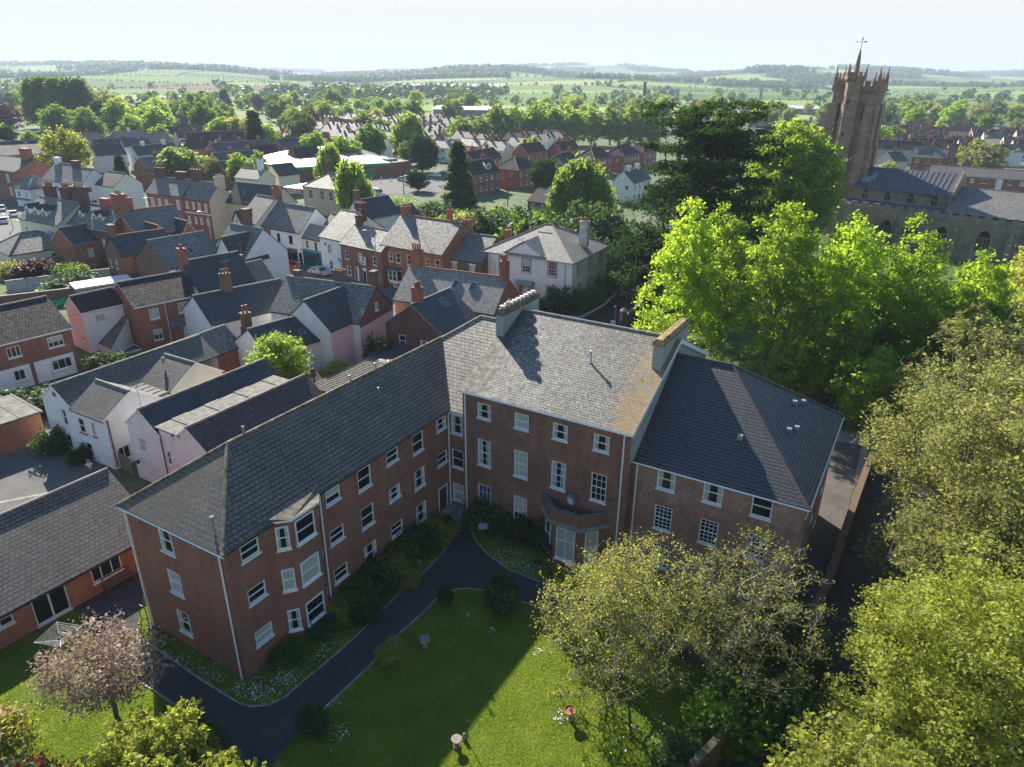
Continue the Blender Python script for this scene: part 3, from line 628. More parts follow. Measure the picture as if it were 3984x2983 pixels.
# big chimney stacks
for x0, x1, lich, nm in ((1.15, 1.75, 0, 'l'), (12.88, 13.5, 1, 'r')):
    m = MB(); m.box(x0, 23.5, 11.8, x1, 28.8, 14.35, 0); m.box(x0-.06, 23.44, 14.2, x1+.06, 28.86, 14.45, 1); m.face([(x0-.06,23.44,14.45),(x1+.06,23.44,14.45),(x1-.1,23.6,14.62),(x0+.1,23.6,14.62)], 1)
    m.face([(x1+.06,23.44,14.45),(x1+.06,28.86,14.45),(x1-.1,28.7,14.62),(x1-.1,23.6,14.62)], 1); m.face([(x0-.06,28.86,14.45),(x0-.06,23.44,14.45),(x0+.1,23.6,14.62),(x0+.1,28.7,14.62)], 1); m.face([(x1+.06,28.86,14.45),(x0-.06,28.86,14.45),(x0+.1,28.7,14.62),(x1-.1,28.7,14.62)], 1); m.face([(x0+.1,23.6,14.62),(x1-.1,23.6,14.62),(x1-.1,28.7,14.62),(x0+.1,28.7,14.62)], 1)
    ch = m.build('chimney', [GREYW, plain('lichen_cap', (.30,.22,.09), .9, var=.45, scale=2.5) if lich else plain('brown_cap', (.16,.12,.08), .9, var=.4, scale=2.5)], r)
    if not lich:
        for i in range(9):
            k = 'cowl'
            if k not in WC:
                q = MB(); q.lathe([(.13,0),(.13,.14),(.2,.15),(.21,.24),(.0,.27)], n=12); WC[k] = q.mesh('cowl', plain('pale_cowl', (.55,.52,.46), .8))
            link('cowl', WC[k], ch, ((x0+x1)/2, 23.9+i*.56, 14.58))
# roof vents
def vent(x, y, z, h=.45, r_=.055, mat=None, nm='roof_vent'):
    m = MB(); m.lathe([(r_,0),(r_,h),(r_*1.7,h),(r_*1.7,h+.12),(0,h+.16)], n=8); o = m.build(nm, mat or METAL, r, loc=(x,y,z)); return o
vent(8.9, 22.9, 12.35, .75, .07, plain('pale_vent', (.5,.52,.52))); vent(-2.6, 14.9, 10.3, .5); vent(-4.0, 5.2, 11.3, .5); vent(-4.2, 16.5, 11.3, .35); vent(-4.2, 14.0, 11.3, .35)
vent(-1.1, .45, 8.9, .75, .06)
m = MB()
for x, y in ((19.3,21.8),): m.box(x-.15,y-.15,10.05,x+.15,y+.15,10.35)
for x, y in ((21.6,24.6),(21.9,25.6),(21.2,28.3),(21.6,29.4)):
    z = 8.25+(23.75-x)*(12.85-8.25)/6.35+.1; m.box(x-.14,y-.14,z,x+.14,y+.14,z+.28)
m.build('roof_vent', METAL, r)
# bargeboard on the right gable (pale triangle above the west wing ridge)
m = MB()
for (ya, za), (yb, zb_) in (((18.5,10.42),(26.31,13.95)),((26.31,13.95),(34.1,10.42))): m.face([(13.85,ya,za-.32),(13.85,yb,zb_-.32),(13.85,yb,zb_),(13.85,ya,za)])
m.build('bargeboard', WPAINT, r)
# ================================================================== near houses
def sk(blk, *a, root=None, **k): return skylight(root, blk, *a, **k)
def wr(L, n, z, w=.95, h=1.15, st='sash', v=None, m=.0, a=None, col=None):
    """row of n windows spread along a face of length L"""
    return [(((i+.5)/n*(L-2*m)+m) if a is None else a[i]*L, z, w, h, st, v, col or WPAINT) for i in range(n)]
# --- bungalow (bottom left)
H = empty('brick_bungalow', -28.3, 30.9, 0, 57.5, 'long orange-brick bungalow with wide slate roof and white patio door', 'bungalow')
block(H, -9, 0, 9.4, 9.6, 2.35, 5.15, 'x', (0,0), B_ORANGE, S_MAIN, {'F': [(9-.15, 1.25, 1.3, .95,'two','half'), (9+2.45, .1, 1.9, 2.1, 'patio', 'dark'), (9+5.85, .85, 1.85, 1.4, 'three', 'dark')]}, oh=.35, gut=BLACK)
# --- twin gabled cottage
H = empty('cream_cottage', -36.0, 52.3, 0, 60.1, 'cream and white cottage with a long slate roof and two cross gables beside the courtyard', 'cottage')
block(H, 0, .0, 14.2, 4.4, 4.5, 5.95, 'x', (0,0), WHITE, S_MAIN, {'L': [(1.6, 2.5, .75, 1.5), (3.6,.2,.75,1.4)]}, faces='LRB', oh=.2, barge=WPAINT)
block(H, 0, -4.35, 4.9, .0, 4.5, 6.02, 'y', (0,0), WHITE, S_MAIN, {'F': [(1.0, .5, 1.0, 1.2,'two','dark')]}, faces='F', oh=.2, barge=WPAINT, name='cross_wing')
m = MB(); m.face([(0,-4.35,-.5),(0,0,-.5),(0,0,4.5),(0,-4.35,4.5)]); m.face([(4.9,-4.35,-.5),(4.9,0,-.5),(4.9,0,4.5),(4.9,-4.35,4.5)]); m.build('side_wall', WHITE, H)
for y, z, w_, h_ in ((-1.0,2.5,.85,1.35),(-2.6,2.6,.35,1.3),(-1.3,.35,.85,1.35),(1.6,0.3,.75,1.4)): window(H, 0, y, z, -90, w_, h_, 'sash' if w_ > .5 else 'none', 'dark', rec=-.02, sillcol=TERRA)
block(H, 6.3, -4.0, 11.6, .0, 4.5, 6.15, 'y', (0,0), CREAM, S_MAIN, {'F': [(1.2, 2.6, .8, 1.1,'sash','net'), (4.3, 2.6, .7, 1.0,'sash','dark')]}, faces='FLR', oh=.2, barge=WPAINT, name='cross_wing')
m = MB(); m.box(4.9,-3.9,4.3,6.3,0,4.48); [m.box(4.9,-3.9+i*.8,4.48,6.3,-3.87+i*.8+.05,4.53) for i in range(5)]; m.box(4.9,-3.8,-.3,6.3,-3.7,4.3,1); m.build('valley_gutter', [LEAD, CREAM], H)
pipe(H, .2, -4.42, .2, 4.4, BLACK); pipe(H, 5.1, -4.1, .2, 4.4, BLACK)
for y, z in ((2.2,5.2),): 
    m = MB(); m.lathe([(0,0),(.22,0),(.22,.05),(0,.05)], n=12); o = m.build('round_vent', TERRA, H, loc=(-.02,y,z)); o.rotation_euler = (0, -pi/2, 0)
aerial(H, .3, 2.2, 5.9, 1.9); vent_ = MB(); vent_.lathe([(.12,0),(.12,.3),(.2,.32),(.15,.5),(0,.55)], n=8); vent_.build('roof_vent', CONC, H, loc=(8.0,-1.0,5.9))
# --- pink twin roof house
H = empty('pale_pink_house', -26.3, 47.0, 0, 59.5, 'pale pink house with two parallel dark slate roofs and a lead valley between', 'house')
block(H, 0, 0.0, 12.0, 4.1, 4.9, 6.45, 'x', (0,0), PALEPINK, S_DARK, {'L': [(2.6, 2.7, .85, 1.25)]}, oh=.12, barge=WPAINT)
block(H, 0, -5.6, 11.4, -1.4, 4.9, 6.4, 'x', (0,0), PALEPINK, S_DARK, {'L': [(1.4,2.7,.95,1.3,'sash','blind'),(1.0,.3,.7,1.2)]}, oh=.12, barge=WPAINT, name='side_wing')
m = MB(); m.box(-.0,-1.4,-.5,11.4,.0,5.38,1)
for i in range(8): m.box(-.05+i*1.45,-2.5,5.4+.02*(i%2),1.33+i*1.45,.45,5.5+.04*(i%2),0)
m.build('valley_gutter', [LEAD, PALEPINK], H); window(H, 0, -.75, 2.6, -90, .45, 1.2, 'sash', 'dark', rec=-.02); pipe(H, -.1, -.15, .2, 4.7, BLACK)
m = MB(); m.bar((-.3,3.2,1.9),(-.05,3.2,2.0),.02); m.box(-.42,3.1,1.65,-.22,3.3,1.9); m.build('wall_lantern', BLACK, H); aerial(H, .2, 2.0, 6.4, 2.0)
# --- long low slate building behind the cottage
H = empty('long_low_outbuilding', -32.3, 64.2, 0, 62, 'long low brick outbuilding with a lichened slate roof, between the cottage and the white houses', 'outbuilding')
block(H, -6, 0, 7.4, 4.4, 3.2, 4.9, 'x', (0,0), B_RED, S_GREY, {}, gut=BLACK)
# --- red terrace at left edge
H = empty('red_tile_hung_terrace', -50.5, 65.4, 0, 53, 'red brick terrace with white ground floor and ribbed tile roof, left edge', 'terrace')
tw = []
for s in (-2.2, 1.0, 4.9): tw.append((s+10, 3.3, 1.5 if s > 4 else 1.2, 1.15, 'three', None))
block(H, -10, 0, 6.6, 9.2, 5.0, 7.4, 'x', (0,0), B_MAIN, PAN, {'F': tw}, oh=.25, gut=WPAINT, barge=WPAINT)
m = MB(); m.box(-10, -.06, -.3, 2.0, -.01, 2.3); m.box(2.4,-.06,-.3,6.2,-.01,2.3); m.build('white_ground_floor', WHITE, H)
for s, st, w_ in ((4.9,'three',1.9),(.9,'two',1.0),(-2.2,'two',1.0)): window(H, s, -.07, .85, 0, w_, 1.15, st, 'dark', rec=-.02)
m = MB(); m.box(2.9,-.12,0,3.7,-.05,2.05); m.build('door', WPAINT, H)
# --- white lean-to house and red semi
H = empty('white_narrow_house', -48.4, 75.9, 0, 52.5, 'narrow white and pink rendered house with ribbed tile roof joined to a brick semi', 'house')
block(H, 0, 0, 4.6, 3.9, 4.9, 6.3, 'x', (0,0), WHITE, PAN, {'F': [(1.9, 3.3, 1.1, .95, 'two', 'net')]}, gut=None, barge=WPAINT)
m = MB(); m.face([(-.01,0,-.4),(-.01,3.9,-.4),(-.01,3.9,4.9),(-.01,1.95,6.25),(-.01,0,4.9)]); m.build('pink_gable', PINK, H); window(H, -.02, .9, 1.3, -90, .6, .8, 'sash', 'dark', rec=-.02)
m = MB()
m.prism([(.4,-3.4),(4.4,-3.4),(4.4,-.02),(.4,-.02)], -.4, .2, top=False)
for a, b in (((.4,-.02,3.6),(4.4,-.02,3.6)),): pass
m.face([(1.0,-3.2,-.4),(4.4,-1.2,-.4),(4.4,-1.2,3.4),(1.0,-3.2,.9)]); m.face([(1.0,-3.2,-.4),(1.0,-.02,-.4),(1.0,-.02,.9),(1.0,-3.2,.9)]); m.face([(1.0,-3.2,.9),(4.4,-1.2,3.4),(4.4,-.02,3.4),(1.0,-.02,.9)],1); m.build('lean_to', [WHITE, LEAD], H)
H = empty('red_brick_semi', -42.9, 77.0, 0, 45.7, 'red brick semi-detached house with ribbed brown tile roof, white door and corner porch', 'house')
block(H, 0, 0, 7.4, 8.0, 5.2, 7.2, 'x', (0,0), B_RED, PAN, {'F': [(2.0, 3.35, 1.1, 1.25, 'two', 'net'), (2.0, .8, 1.0, 1.3, 'two', 'half'), (5.6, 3.4, 1.7, 1.25, 'three', 'net')]}, gut=WPAINT, barge=WPAINT)
m = MB(); m.box(3.6,-.9,-.3,7.2,-.02,2.2,0); m.box(4.6,-.95,0,5.5,-.9,2.05,1); m.build('porch', [B_RED, WPAINT], H)
m = MB(); m.face([(3.3,-1.15,2.2),(7.4,-1.15,2.2),(7.4,0,2.9),(3.3,0,2.9)]); m.face([(3.3,-1.15,2.1),(7.4,-1.15,2.1),(7.4,-1.15,2.2),(3.3,-1.15,2.2)]); m.build('porch_roof', S_GREY, H); pipe(H, 3.3, -.06, 0, 5.1)
# --- white house with dark roof + range R1
H = empty('white_house_dark_slate', -33.2, 74.1, 0, 44.9, 'white cottage with a very dark long slate roof, right of the red semi', 'house')
block(H, 0, 0, 10.5, 7.6, 4.3, 6.6, 'x', (0,0), WHITE, S_DARK, {}, gut=BLACK, barge=BLACK)
chimney(H, 3.9, 3.8, 1.1, .8, 5.5, 8.6, 3, B_BROWN); aerial(H, 4.2, 3.8, 8.6, 1.3)
H = empty('white_slate_range', -27.5, 77.1, 0, -20, 'cream-walled range with a large weathered slate roof and brick chimneys, backing on the street', 'house')
RB = (0, 0, 11.6, 7.3, 5.0, 7.95)
block(H, *RB, 'x', (0,0), WHITE, S_GREY, {'F': [(1.6, 2.9, .8, 1.0, 'two', 'dark')]}, gut=BLACK)
chimney(H, 6.6, 4.4, 1.3, .8, 6.5, 9.3, 4, B_BROWN, poth=.15); chimney(H, 1.2, 4.0, .8, .6, 6.5, 8.8, 0, B_BROWN); skylight(H, RB, 8.6, .72, .7, .8)
m = MB(); m.face([(11.61,0,-.4),(11.61,7.3,-.4),(11.61,7.3,4.3),(11.61,0,4.3)]); m.build('pink_gable_wall', PINK, H)
m = MB(); m.face([(11.62,0,4.3),(11.62,7.3,4.3),(11.62,7.3,5.0),(11.62,3.65,7.9),(11.62,0,5.0)]); m.build('brick_gable', B_BROWN, H); window(H, 11.62, 3.6, 5.3, 90, .55, .9, 'two', 'dark', rec=-.02)
window(H, 11.62, 2.2, 2.6, 90, .7, .8, 'two', 'dark', rec=-.02); window(H, 11.62, 2.4, .6, 90, .7, .8, 'two', 'half', rec=-.02); chimney(H, 11.1, 4.4, .7, .9, 6.5, 9.6, 0, B_BROWN)
H = empty('white_gabled_wing', -19.1, 70.3, 0, 62, 'white and pink gabled wing with a steep mossy dark slate roof', 'house')
block(H, 0, 0, 6.0, 6.4, 5.0, 7.75, 'x', (0,0), WHITE, S_DARK, {'L': [(3.2, 3.7, 1.0, .8, 'two', 'dark')]}, oh=.15)
m = MB(); m.face([(0,-.01,-.4),(9.0,-.01,-.4),(9.0,-.01,4.6),(0,-.01,4.9)]); m.build('pink_wall', PINK, H); window(H, 6.9, -.02, 2.4, 0, .8, .9, 'cross', 'dark', rec=-.02); window(H, 7.2, -.02, .5, 0, .8, .9, 'cross', 'net', rec=-.02)
H = empty('low_slate_cottage', -24.6, 66.4, 0, 49.5, 'low pink-walled cottage with a mossy slate roof behind the small acer tree', 'cottage')
block(H, 0, 0, 7.6, 6.2, 3.7, 5.7, 'x', (0,1.5), PALEPINK, S_DARK, {}, oh=.15); skylight(H, (0,0,7.6,6.2,3.7,5.7), 5.0, .4, .6, .7)
H = empty('tall_brick_chimney', -28.4, 71.9, 0, 50, 'tall weathered brick chimney stack with clay pots standing at the end of the long outbuilding', 'chimney')
m = MB(); m.box(-.9,-.6,-.3,.9,.6,3.2); m.box(-.55,-.45,3.2,.55,.45,4.9); m.box(-.42,-.4,4.9,.42,.4,6.2); m.box(-.5,-.46,6.2,.5,.46,6.4); m.build('stack', B_BROWN, H)
for x in (-.2, .2):
    q = MB(); q.lathe([(.13,0),(.11,.75),(.14,.8),(0,.8)], n=8); q.build('pot', TERRA, H, loc=(x,0,6.4))
# --- dark brick gable N2 and skylight house N3
H = empty('dark_brick_gabled_house', -7.4, 69.0, 0, 60.6, 'dark brick house with a wide gable, white sash window and slate roof with one skylight', 'house')
NB = (0, 0, 7.0, 7.2, 5.2, 7.75)
block(H, *NB, 'x', (0,0), B_DARK, S_WEST, {'L': [(2.2, 2.6, .95, 1.5, 'sash', 'curtain'), (5.0, 2.8, .9, 1.4, 'sash', 'dark')]}, oh=.25, barge=GPAINT)
m = MB(); m.face([(0,-.01,-.4),(7.0,-.01,-.4),(7.0,-.01,5.2),(0,-.01,5.2)]); m.build('side_wall', B_ORANGE, H); skylight(H, NB, 4.3, .7, .8, 1.3)
chimney(H, 1.4, 3.8, .9, .9, 6.8, 9.3, 4, B_RED, poth=.6)
m = MB(); m.box(-3.5,1.2,-.3,0,6.8,2.3,0); m.face([(-3.8,.9,2.3),(-3.8,7.1,2.3),(0,7.1,3.2),(0,.9,3.2)],1); m.build('lean_to', [B_DARK, S_WEST], H)
H = empty('skylight_house', -14.2, 82.2, 0, -24, 'long slate roofed brick house with two roof windows in front of the white villa', 'house')
NB = (0, 0, 13.2, 7.6, 5.0, 8.1)
block(H, *NB, 'x', (0,0), B_RED, S_LIGHT, {'F': [(9.6, 3.2, 1.2, 1.1, 'two', 'dark')]}, oh=.25, barge=GPAINT, ridge=TERRA)
skylight(H, NB, 7.1, .62, .8, 1.15); skylight(H, NB, 9.4, .62, .8, 1.15); chimney(H, .9, 4.0, 1.3, .9, 6.9, 10.2, 4, B_RED, poth=.7); chimney(H, 12.7, 3.9, .8, 1.1, 6.9, 10.1, 4, B_RED, poth=.7, along='y'); aerial(H, 1.0, 4.3, 10.2, 1.6)
# --- street row, facing the camera across the road
def row_house(nm, x, y, a, L, half, he, hr, wall, roof, wins, label, cat='house', **k):
    H = empty(nm, x, y, 0, a, label, cat); block(H, 0, 0, L, 2*half, he, hr, 'x', k.pop('hip', (0,0)), wall, roof, wins, **k); return H
H = row_house('cream_corner_house', -47.9, 124.3, -36, 5.2, 4.4, 6.0, 9.7, CREAM, S_GREY, {'F': [(2.0,3.3,.8,1.2)], 'L': [(2,3.3,.9,1.2),(6,3.3,.9,1.2)]}, 'cream house with a small bargeboarded gable at the left end of the street row')
m = MB(); m.box(.2,-1.2,-.3,2.7,0,5.9,0); m.face([(.2,-1.2,5.9),(2.7,-1.2,5.9),(1.45,-1.2,7.7)],0); m.face([(0,-1.4,5.8),(1.45,-1.4,7.9),(1.45,3,7.9),(0,1,5.8)],1); m.face([(2.9,-1.4,5.8),(1.45,-1.4,7.9),(1.45,3,7.9),(2.9,1,5.8)],1); m.build('gabled_bay', [CREAM, S_DARK], H)
window(H, 1.45, -1.22, 3.2, 0, 1.0, 1.3, 'sash', 'dark', rec=-.02); window(H, 1.45, -1.22, 5.7, 0, .6, .9, 'sash', 'dark', rec=-.02)
H = row_house('narrow_brick_house', -44.0, 122.6, -34, 3.2, 4.0, 5.6, 9.1, B_MAIN, S_GREY, {'F': [(1.3,3.5,.8,1.3),(1.3,.9,.8,1.3),]}, 'narrow red brick house with a plain door between cream and white street houses')
chimney(H, .7, 4.2, 1.6, .9, 8, 11.3, 6, B_RED, poth=.5); m = MB(); m.box(2.2,-.05,0,2.9,0,2.0); m.build('door', plain('pink_door',(.45,.25,.25)), H)
NB = (0,0,7.5,7.3,5.5,8.95)
H = row_house('white_shop_house', -41.3, 120.8, -33, 7.5, 3.65, 5.5, 8.95, WHITE, S_GREY, {'F': [(1.9,3.4,.8,1.3,'sash','dark',BLACK),(4.9,3.4,.9,1.3,'sash','dark',BLACK),(3.1,.7,1.1,1.5,'cross','dark',BLACK),(.9,.05,.8,2.2,'none','dark',BLACK)]}, 'white house with black framed windows and a projecting shop bay on the street', rp=.5)
m = MB(); m.box(4.2,-.6,-.2,6.2,0,.5,0); m.box(4.2,-.58,.5,6.2,0,2.3,1); m.face([(4.0,-.8,2.3),(6.4,-.8,2.3),(6.4,0,2.6),(4.0,0,2.6)],2); m.box(6.6,-.05,0,7.3,0,2.1,1); m.build('shop_bay', [WHITE, GLASS, LEAD], H); skylight(H, (-3,0,7.5,7.3,5.5,8.95), .6, .5, .7, .9)
TEAL = plain('teal_paint', (.02,.25,.32), .5)
H = row_house('teal_shop', -35.2, 117.2, -35, 4.9, 1.9, 4.8, 6.5, CREAM, S_LIGHT, {'F': [(1.4,3.0,.7,1.3,'sash','dark'),(3.6,3.0,.65,1.3,'sash','blue',TEAL)]}, 'small cream house with a gridded teal shopfront on the street', 'shop')
m = MB(); m.box(.1,-.25,0,4.8,0,2.75,0); m.box(0,-.35,2.6,4.9,0,2.85,0)
for i in range(9): m.box(.2+i*.56,-.3,.1,.24+i*.56,-.25,2.6,0)
for i in range(7): m.box(.1,-.3,.15+i*.4,4.8,-.25,.19+i*.4,0)
m.face([(.25,-.26,.3),(4.7,-.26,.3),(4.7,-.26,2.5),(.25,-.26,2.5)],1); m.build('shopfront', [TEAL, GLASS], H)
block(H, .3, 3.9, 6.4, 9.8, 5.2, 7.6, 'x', (0,0), B_BROWN, S_GREY, {}); skylight(H, (.3,3.9,6.4,9.8,5.2,7.6), 2.6, .5, .8, 1.0)
H = row_house('tall_white_house', -30.9, 113.0, -38, 5.2, 4.9, 5.8, 9.2, WHITE, S_LIGHT, {'F': [(2.2,3.3,1.0,1.5,'geo','dark'),(2.3,.7,.9,1.5,'geo','dark')], 'R': [(4.5,3.4,.8,1.3)]}, 'tall white house with a pedimented white door and red alarm box on the street')
chimney(H, 4.6, 5.0, 1.5, .9, 8, 10.9, 5, B_DARK, poth=.2); m = MB(); m.box(3.7,-.15,0,4.8,0,2.4,0); m.face([(3.5,-.3,2.4),(5.0,-.3,2.4),(4.25,-.3,2.9)],0); m.face([(3.5,-.3,2.4),(4.25,-.3,2.9),(4.25,0,2.9),(3.5,0,2.4)],1); m.face([(5.0,-.3,2.4),(4.25,-.3,2.9),(4.25,0,2.9),(5.0,0,2.4)],1); m.build('door', [WPAINT, LEAD], H)
m = MB(); m.box(1.1,-.12,4.5,1.45,0,4.9); m.build('alarm_box', plain('red_box', (.5,.03,.03)), H)
H = row_house('brown_brick_offices', -26.8, 109.3, -36, 9.0, 3.3, 5.5, 7.8, B_MAIN, S_LIGHT, {'F': [(1.3,3.2,.8,1.3),(4.3,3.3,.8,1.3),(7.5,3.2,.9,1.3),(1.5,.7,1.0,1.5),(7.7,.7,.9,1.2)]}, 'brown brick two-door offices with a projecting board sign between the white and red houses', 'offices')
m = MB(); m.box(3.0,-.06,.1,3.8,0,2.3,0); m.box(3.1,-.08,.1,3.4,-.05,2.2,1); m.box(4.7,-.06,.1,5.5,0,2.4,0); m.box(4.8,-.1,.1,5.4,-.05,1.9,1); m.box(4.5,-.6,-.2,5.7,0,.1,2); m.build('door', [WPAINT, BLACK, CONC], H)
chimney(H, .9, 3.4, .9, .8, 6.6, 9.4, 2, B_DARK, poth=.5, pot=BUFF)
BRD = H
H = row_house('red_brick_bay_house', -19.8, 105.5, -33, 11.6, 4.9, 6.3, 9.9, B_ORANGE, S_GREY, {'F': [(1.8,3.9,.75,1.5,'sash','curtain'),(3.3,3.9,.75,1.5,'sash','dark'),(5.5,3.9,.85,1.5,'sash','dark'),(8.9,3.9,.6,1.4,'sash','dark'),(10.7,3.9,.85,1.5,'sash','dark'),(2.4,.1,.8,.5,'sash','dark')]}, 'orange-red brick house with a white bay window and a lamp post in front', ridge=TERRA)
m = MB(); bp = [(1.5,-.02),(1.9,-.75),(3.5,-.75),(3.9,-.02)]; m.prism(bp, .9, 1.3, 0); m.prism(bp, 1.35, 2.7, 1, top=False); m.prism(bp, 2.7, 2.85, 0)
for x, y in ((1.5,0),(1.9,-.78),(2.7,-.78),(3.5,-.78),(3.9,0)): m.box(x-.06,y-.04,1.3,x+.06,y+.06,2.75,0)
m.box(1.9,-.79,2.0,3.5,-.76,2.06,0); m.face([(1.2,-1.0,2.85),(4.2,-1.0,2.85),(4.2,0,3.15),(1.2,0,3.15)],2); m.build('bay_window', [WPAINT, GLASS, LEAD], H)
m = MB(); m.face([(4.9,-.9,2.7),(7.0,-.9,2.7),(7.0,0,3.0),(4.9,0,3.0)],0); m.bar((5.1,-.8,0),(5.1,-.8,2.7),.04,1); m.box(5.6,-.05,.3,6.4,0,2.4,2); m.build('porch', [LEAD, WPAINT, BLACK], H)
chimney(H, .5, 5.4, .9, 1.5, 8, 11.2, 4, B_RED, poth=.3, along='y'); chimney(H, 8.3, 6.2, .7, .7, 9, 11.4, 2, B_RED)
H = row_house('small_brown_brick_house', -9.8, 101.3, -30, 6.1, 4.2, 5.5, 8.25, B_BROWN, S_GREY, {'F': [(1.5,3.7,.9,1.1,'cross','net'),(4.6,3.7,.9,1.1,'cross','net')]}, 'small brown brick house with white keystone lintels, joined to the white villa', barge=CONC)
m = MB()
for s in (1.5, 4.6): m.face([(s-.55,-.004,4.8),(s+.55,-.004,4.8),(s+.62,-.004,5.05),(s-.62,-.004,5.05)])
m.build('lintel', WPAINT, H); chimney(H, .6, 5.0, .9, 1.3, 7.5, 10.1, 3, B_RED, poth=.2, along='y'); chimney(H, 6.6, 6.5, .8, .8, 6.5, 9.0, 1, B_RED)
# --- white villa
H = empty('white_villa', 7.93, 93.53, 0, -28.6, 'large white villa with hipped slate roof, front pediment and grey window surrounds', 'villa')
gv = lambda s, z, h, v='dark': (13.8-s, z, 1.15, h, 'geo', v)
block(H, -13.8, 0, 0, 12.6, 6.8, 10.0, 'x', (6.6,6.1), WHITE, S_LIGHT, {'F': [(3.2,4.45,1.15,1.95,'geo','dark'),(6.85,4.45,1.15,1.95,'geo','half'),(10.85,4.45,1.15,1.95,'geo','dark'),(10.7,.75,1.15,2.2,'geo','dark'),(3.1,.75,1.15,2.2,'geo','dark')]}, oh=.35, gut=GPAINT, barge=WPAINT, ridge=plain('rust_ridge', (.25,.17,.11), .9), faces='FBL')
block(H, -13.8, 0, 0, 12.6, 6.8, 6.8, 'x', (0,0), CREAM, None, {'R': [(2.4,4.5,1.15,2.0,'geo','curtain'),(6.3,4.5,1.15,2.0,'geo','dark'),(10.2,4.5,1.15,1.9,'geo','dark'),(2.6,1.1,1.15,2.0,'geo','dark'),(6.4,1.1,1.15,2.0,'geo','dark'),(10.3,1.1,1.15,1.9,'geo','dark')]}, faces='R', name='side_wall')
m = MB(); m.box(-7.6,4.6,9.0,-5.4,9.2,9.3)
m.face([(-7.9,4.9,9.35),(-5.7,4.9,9.35),(-5.7,8.9,9.45),(-7.9,8.9,9.45)]); m.build('roof_hatch', LEAD, H)
surr = MB()
for s, z, h in ((3.2,4.45,1.95),(6.85,4.45,1.95),(10.85,4.45,1.95),(10.7,.75,2.2),(3.1,.75,2.2)):
    s = s-13.8
    for a, b, c, d in ((s-.76,z-.2,s-.58,z+h+.18),(s+.58,z-.2,s+.76,z+h+.18),(s-.58,z+h,s+.58,z+h+.18),(s-.58,z-.2,s+.58,z-.0)): surr.box(a,-.05,b,c,0,d)
for s, z, h in ((2.4,4.5,2.0),(6.3,4.5,2.0),(10.2,4.5,1.9),(2.6,1.1,2.0),(6.4,1.1,2.0),(10.3,1.1,1.9)):
    for a, b, c, d in ((s-.76,z-.2,s-.58,z+h+.18),(s+.58,z-.2,s+.76,z+h+.18),(s-.58,z+h,s+.58,z+h+.18),(s-.58,z-.2,s+.58,z)): surr.box(0,a,b,.05,c,d)
surr.build('window_surround', GPAINT, H)
m = MB(); a, b, c = -10.1, -4.2, -7.15
m.face([(a,-.12,6.95),(b,-.12,6.95),(c,-.12,8.65)],0); m.face([(a-.2,-.4,6.85),(b+.2,-.4,6.85),(b+.2,0,7.1),(a-.2,0,7.1)],2)
for p in ((a-.3,-.35,6.9),(b+.3,-.35,6.9)):
    q = (c,-.35,8.85); m.face([p,q,(c,4.2,8.85),(p[0],.2,6.9)],1); m.bar(p,q,.09,2)
m.build('pediment', [WHITE, S_LIGHT, GPAINT], H)
m = MB(); m.box(-8.0,-.9,0,-7.6,0,2.9,0); m.box(-6.2,-.9,0,-5.8,0,2.9,0); m.box(-8.2,-1.1,2.9,-5.6,0,3.3,0); m.box(-7.4,-.1,0,-6.4,0,2.4,1); m.face([(-7.9,-1.1,3.3),(-5.9,-1.1,3.3),(-6.9,-1.1,3.6)],0); m.build('porch', [GPAINT, WPAINT], H)
chimney(H, -1.3, 6.6, 1.2, .9, 7.5, 11.1, 4, render_wall('flaking_white', (.6,.58,.55), .8, (.25,.1,.06)), poth=.45); pipe(H, -1.0, -.1, 0, 6.6, GPAINT)
# --- left mid town
T = row_house
H = T('three_storey_brick_terrace', -72.5, 143.0, -24, 9.6, 3.2, 7.6, 10.2, B_MAIN, S_GREY, {'F': [(1.4,5.2,.95,1.5,'geo','net'),(3.3,5.2,.95,1.5,'geo','net'),(5.2,5.2,.95,1.5,'geo','net'),(8.2,5.0,.95,1.7,'geo','net'),(5.2,2.6,1.0,1.5,'geo','net'),(1.5,2.6,1.0,1.5,'geo','net')]}, 'tall three storey brown brick terrace with white lintels, left part with big chimneys', 'terrace')
chimney(H, .9, 3.4, 2.4, .9, 8.5, 12.0, 4, B_DARK, poth=.6); chimney(H, 6.6, 3.4, 2.4, .9, 9, 11.6, 0, B_DARK)
H = T('three_storey_brick_house', -63.7, 139.2, -27, 7.1, 2.9, 7.3, 10.1, B_MAIN, S_GREY, {'F': [(s,z,.8,1.3,'geo','net') for s in (.9,2.7,4.2,6.0) for z in (5.4,2.6)], }, 'three storey red brick house with eight white-headed windows and a tall cream gable wall')
m = MB(); m.box(-.02,-.05,4.5,7.1,0,4.7); m.build('band', WPAINT, H); m = MB(); m.face([(7.12,0,-.4),(7.12,5.8,-.4),(7.12,5.8,7.3),(7.12,2.9,10.0),(7.12,0,7.3)]); m.build('cream_gable', TAN, H)
chimney(H, .9, 3.2, 2.4, .9, 9, 12.3, 3, B_DARK); chimney(H, 7.0, 3.2, .9, 1.8, 9, 11.4, 5, TAN, BUFF, along='y', poth=.4); skylight(H, (0,0,7.1,5.8,7.3,10.1), 4.9, .55, .8, 1.3)
block(H, 7.1, 4.0, 19, 10.5, 6.6, 9.8, 'x', (0,0), TAN, S_DARK, {'R': [(3, 3.5, .9, 1.2)]}, name='rear_wing'); skylight(H, (7.1,4,19,10.5,6.6,9.8), 3.4, .5, .6, .9)
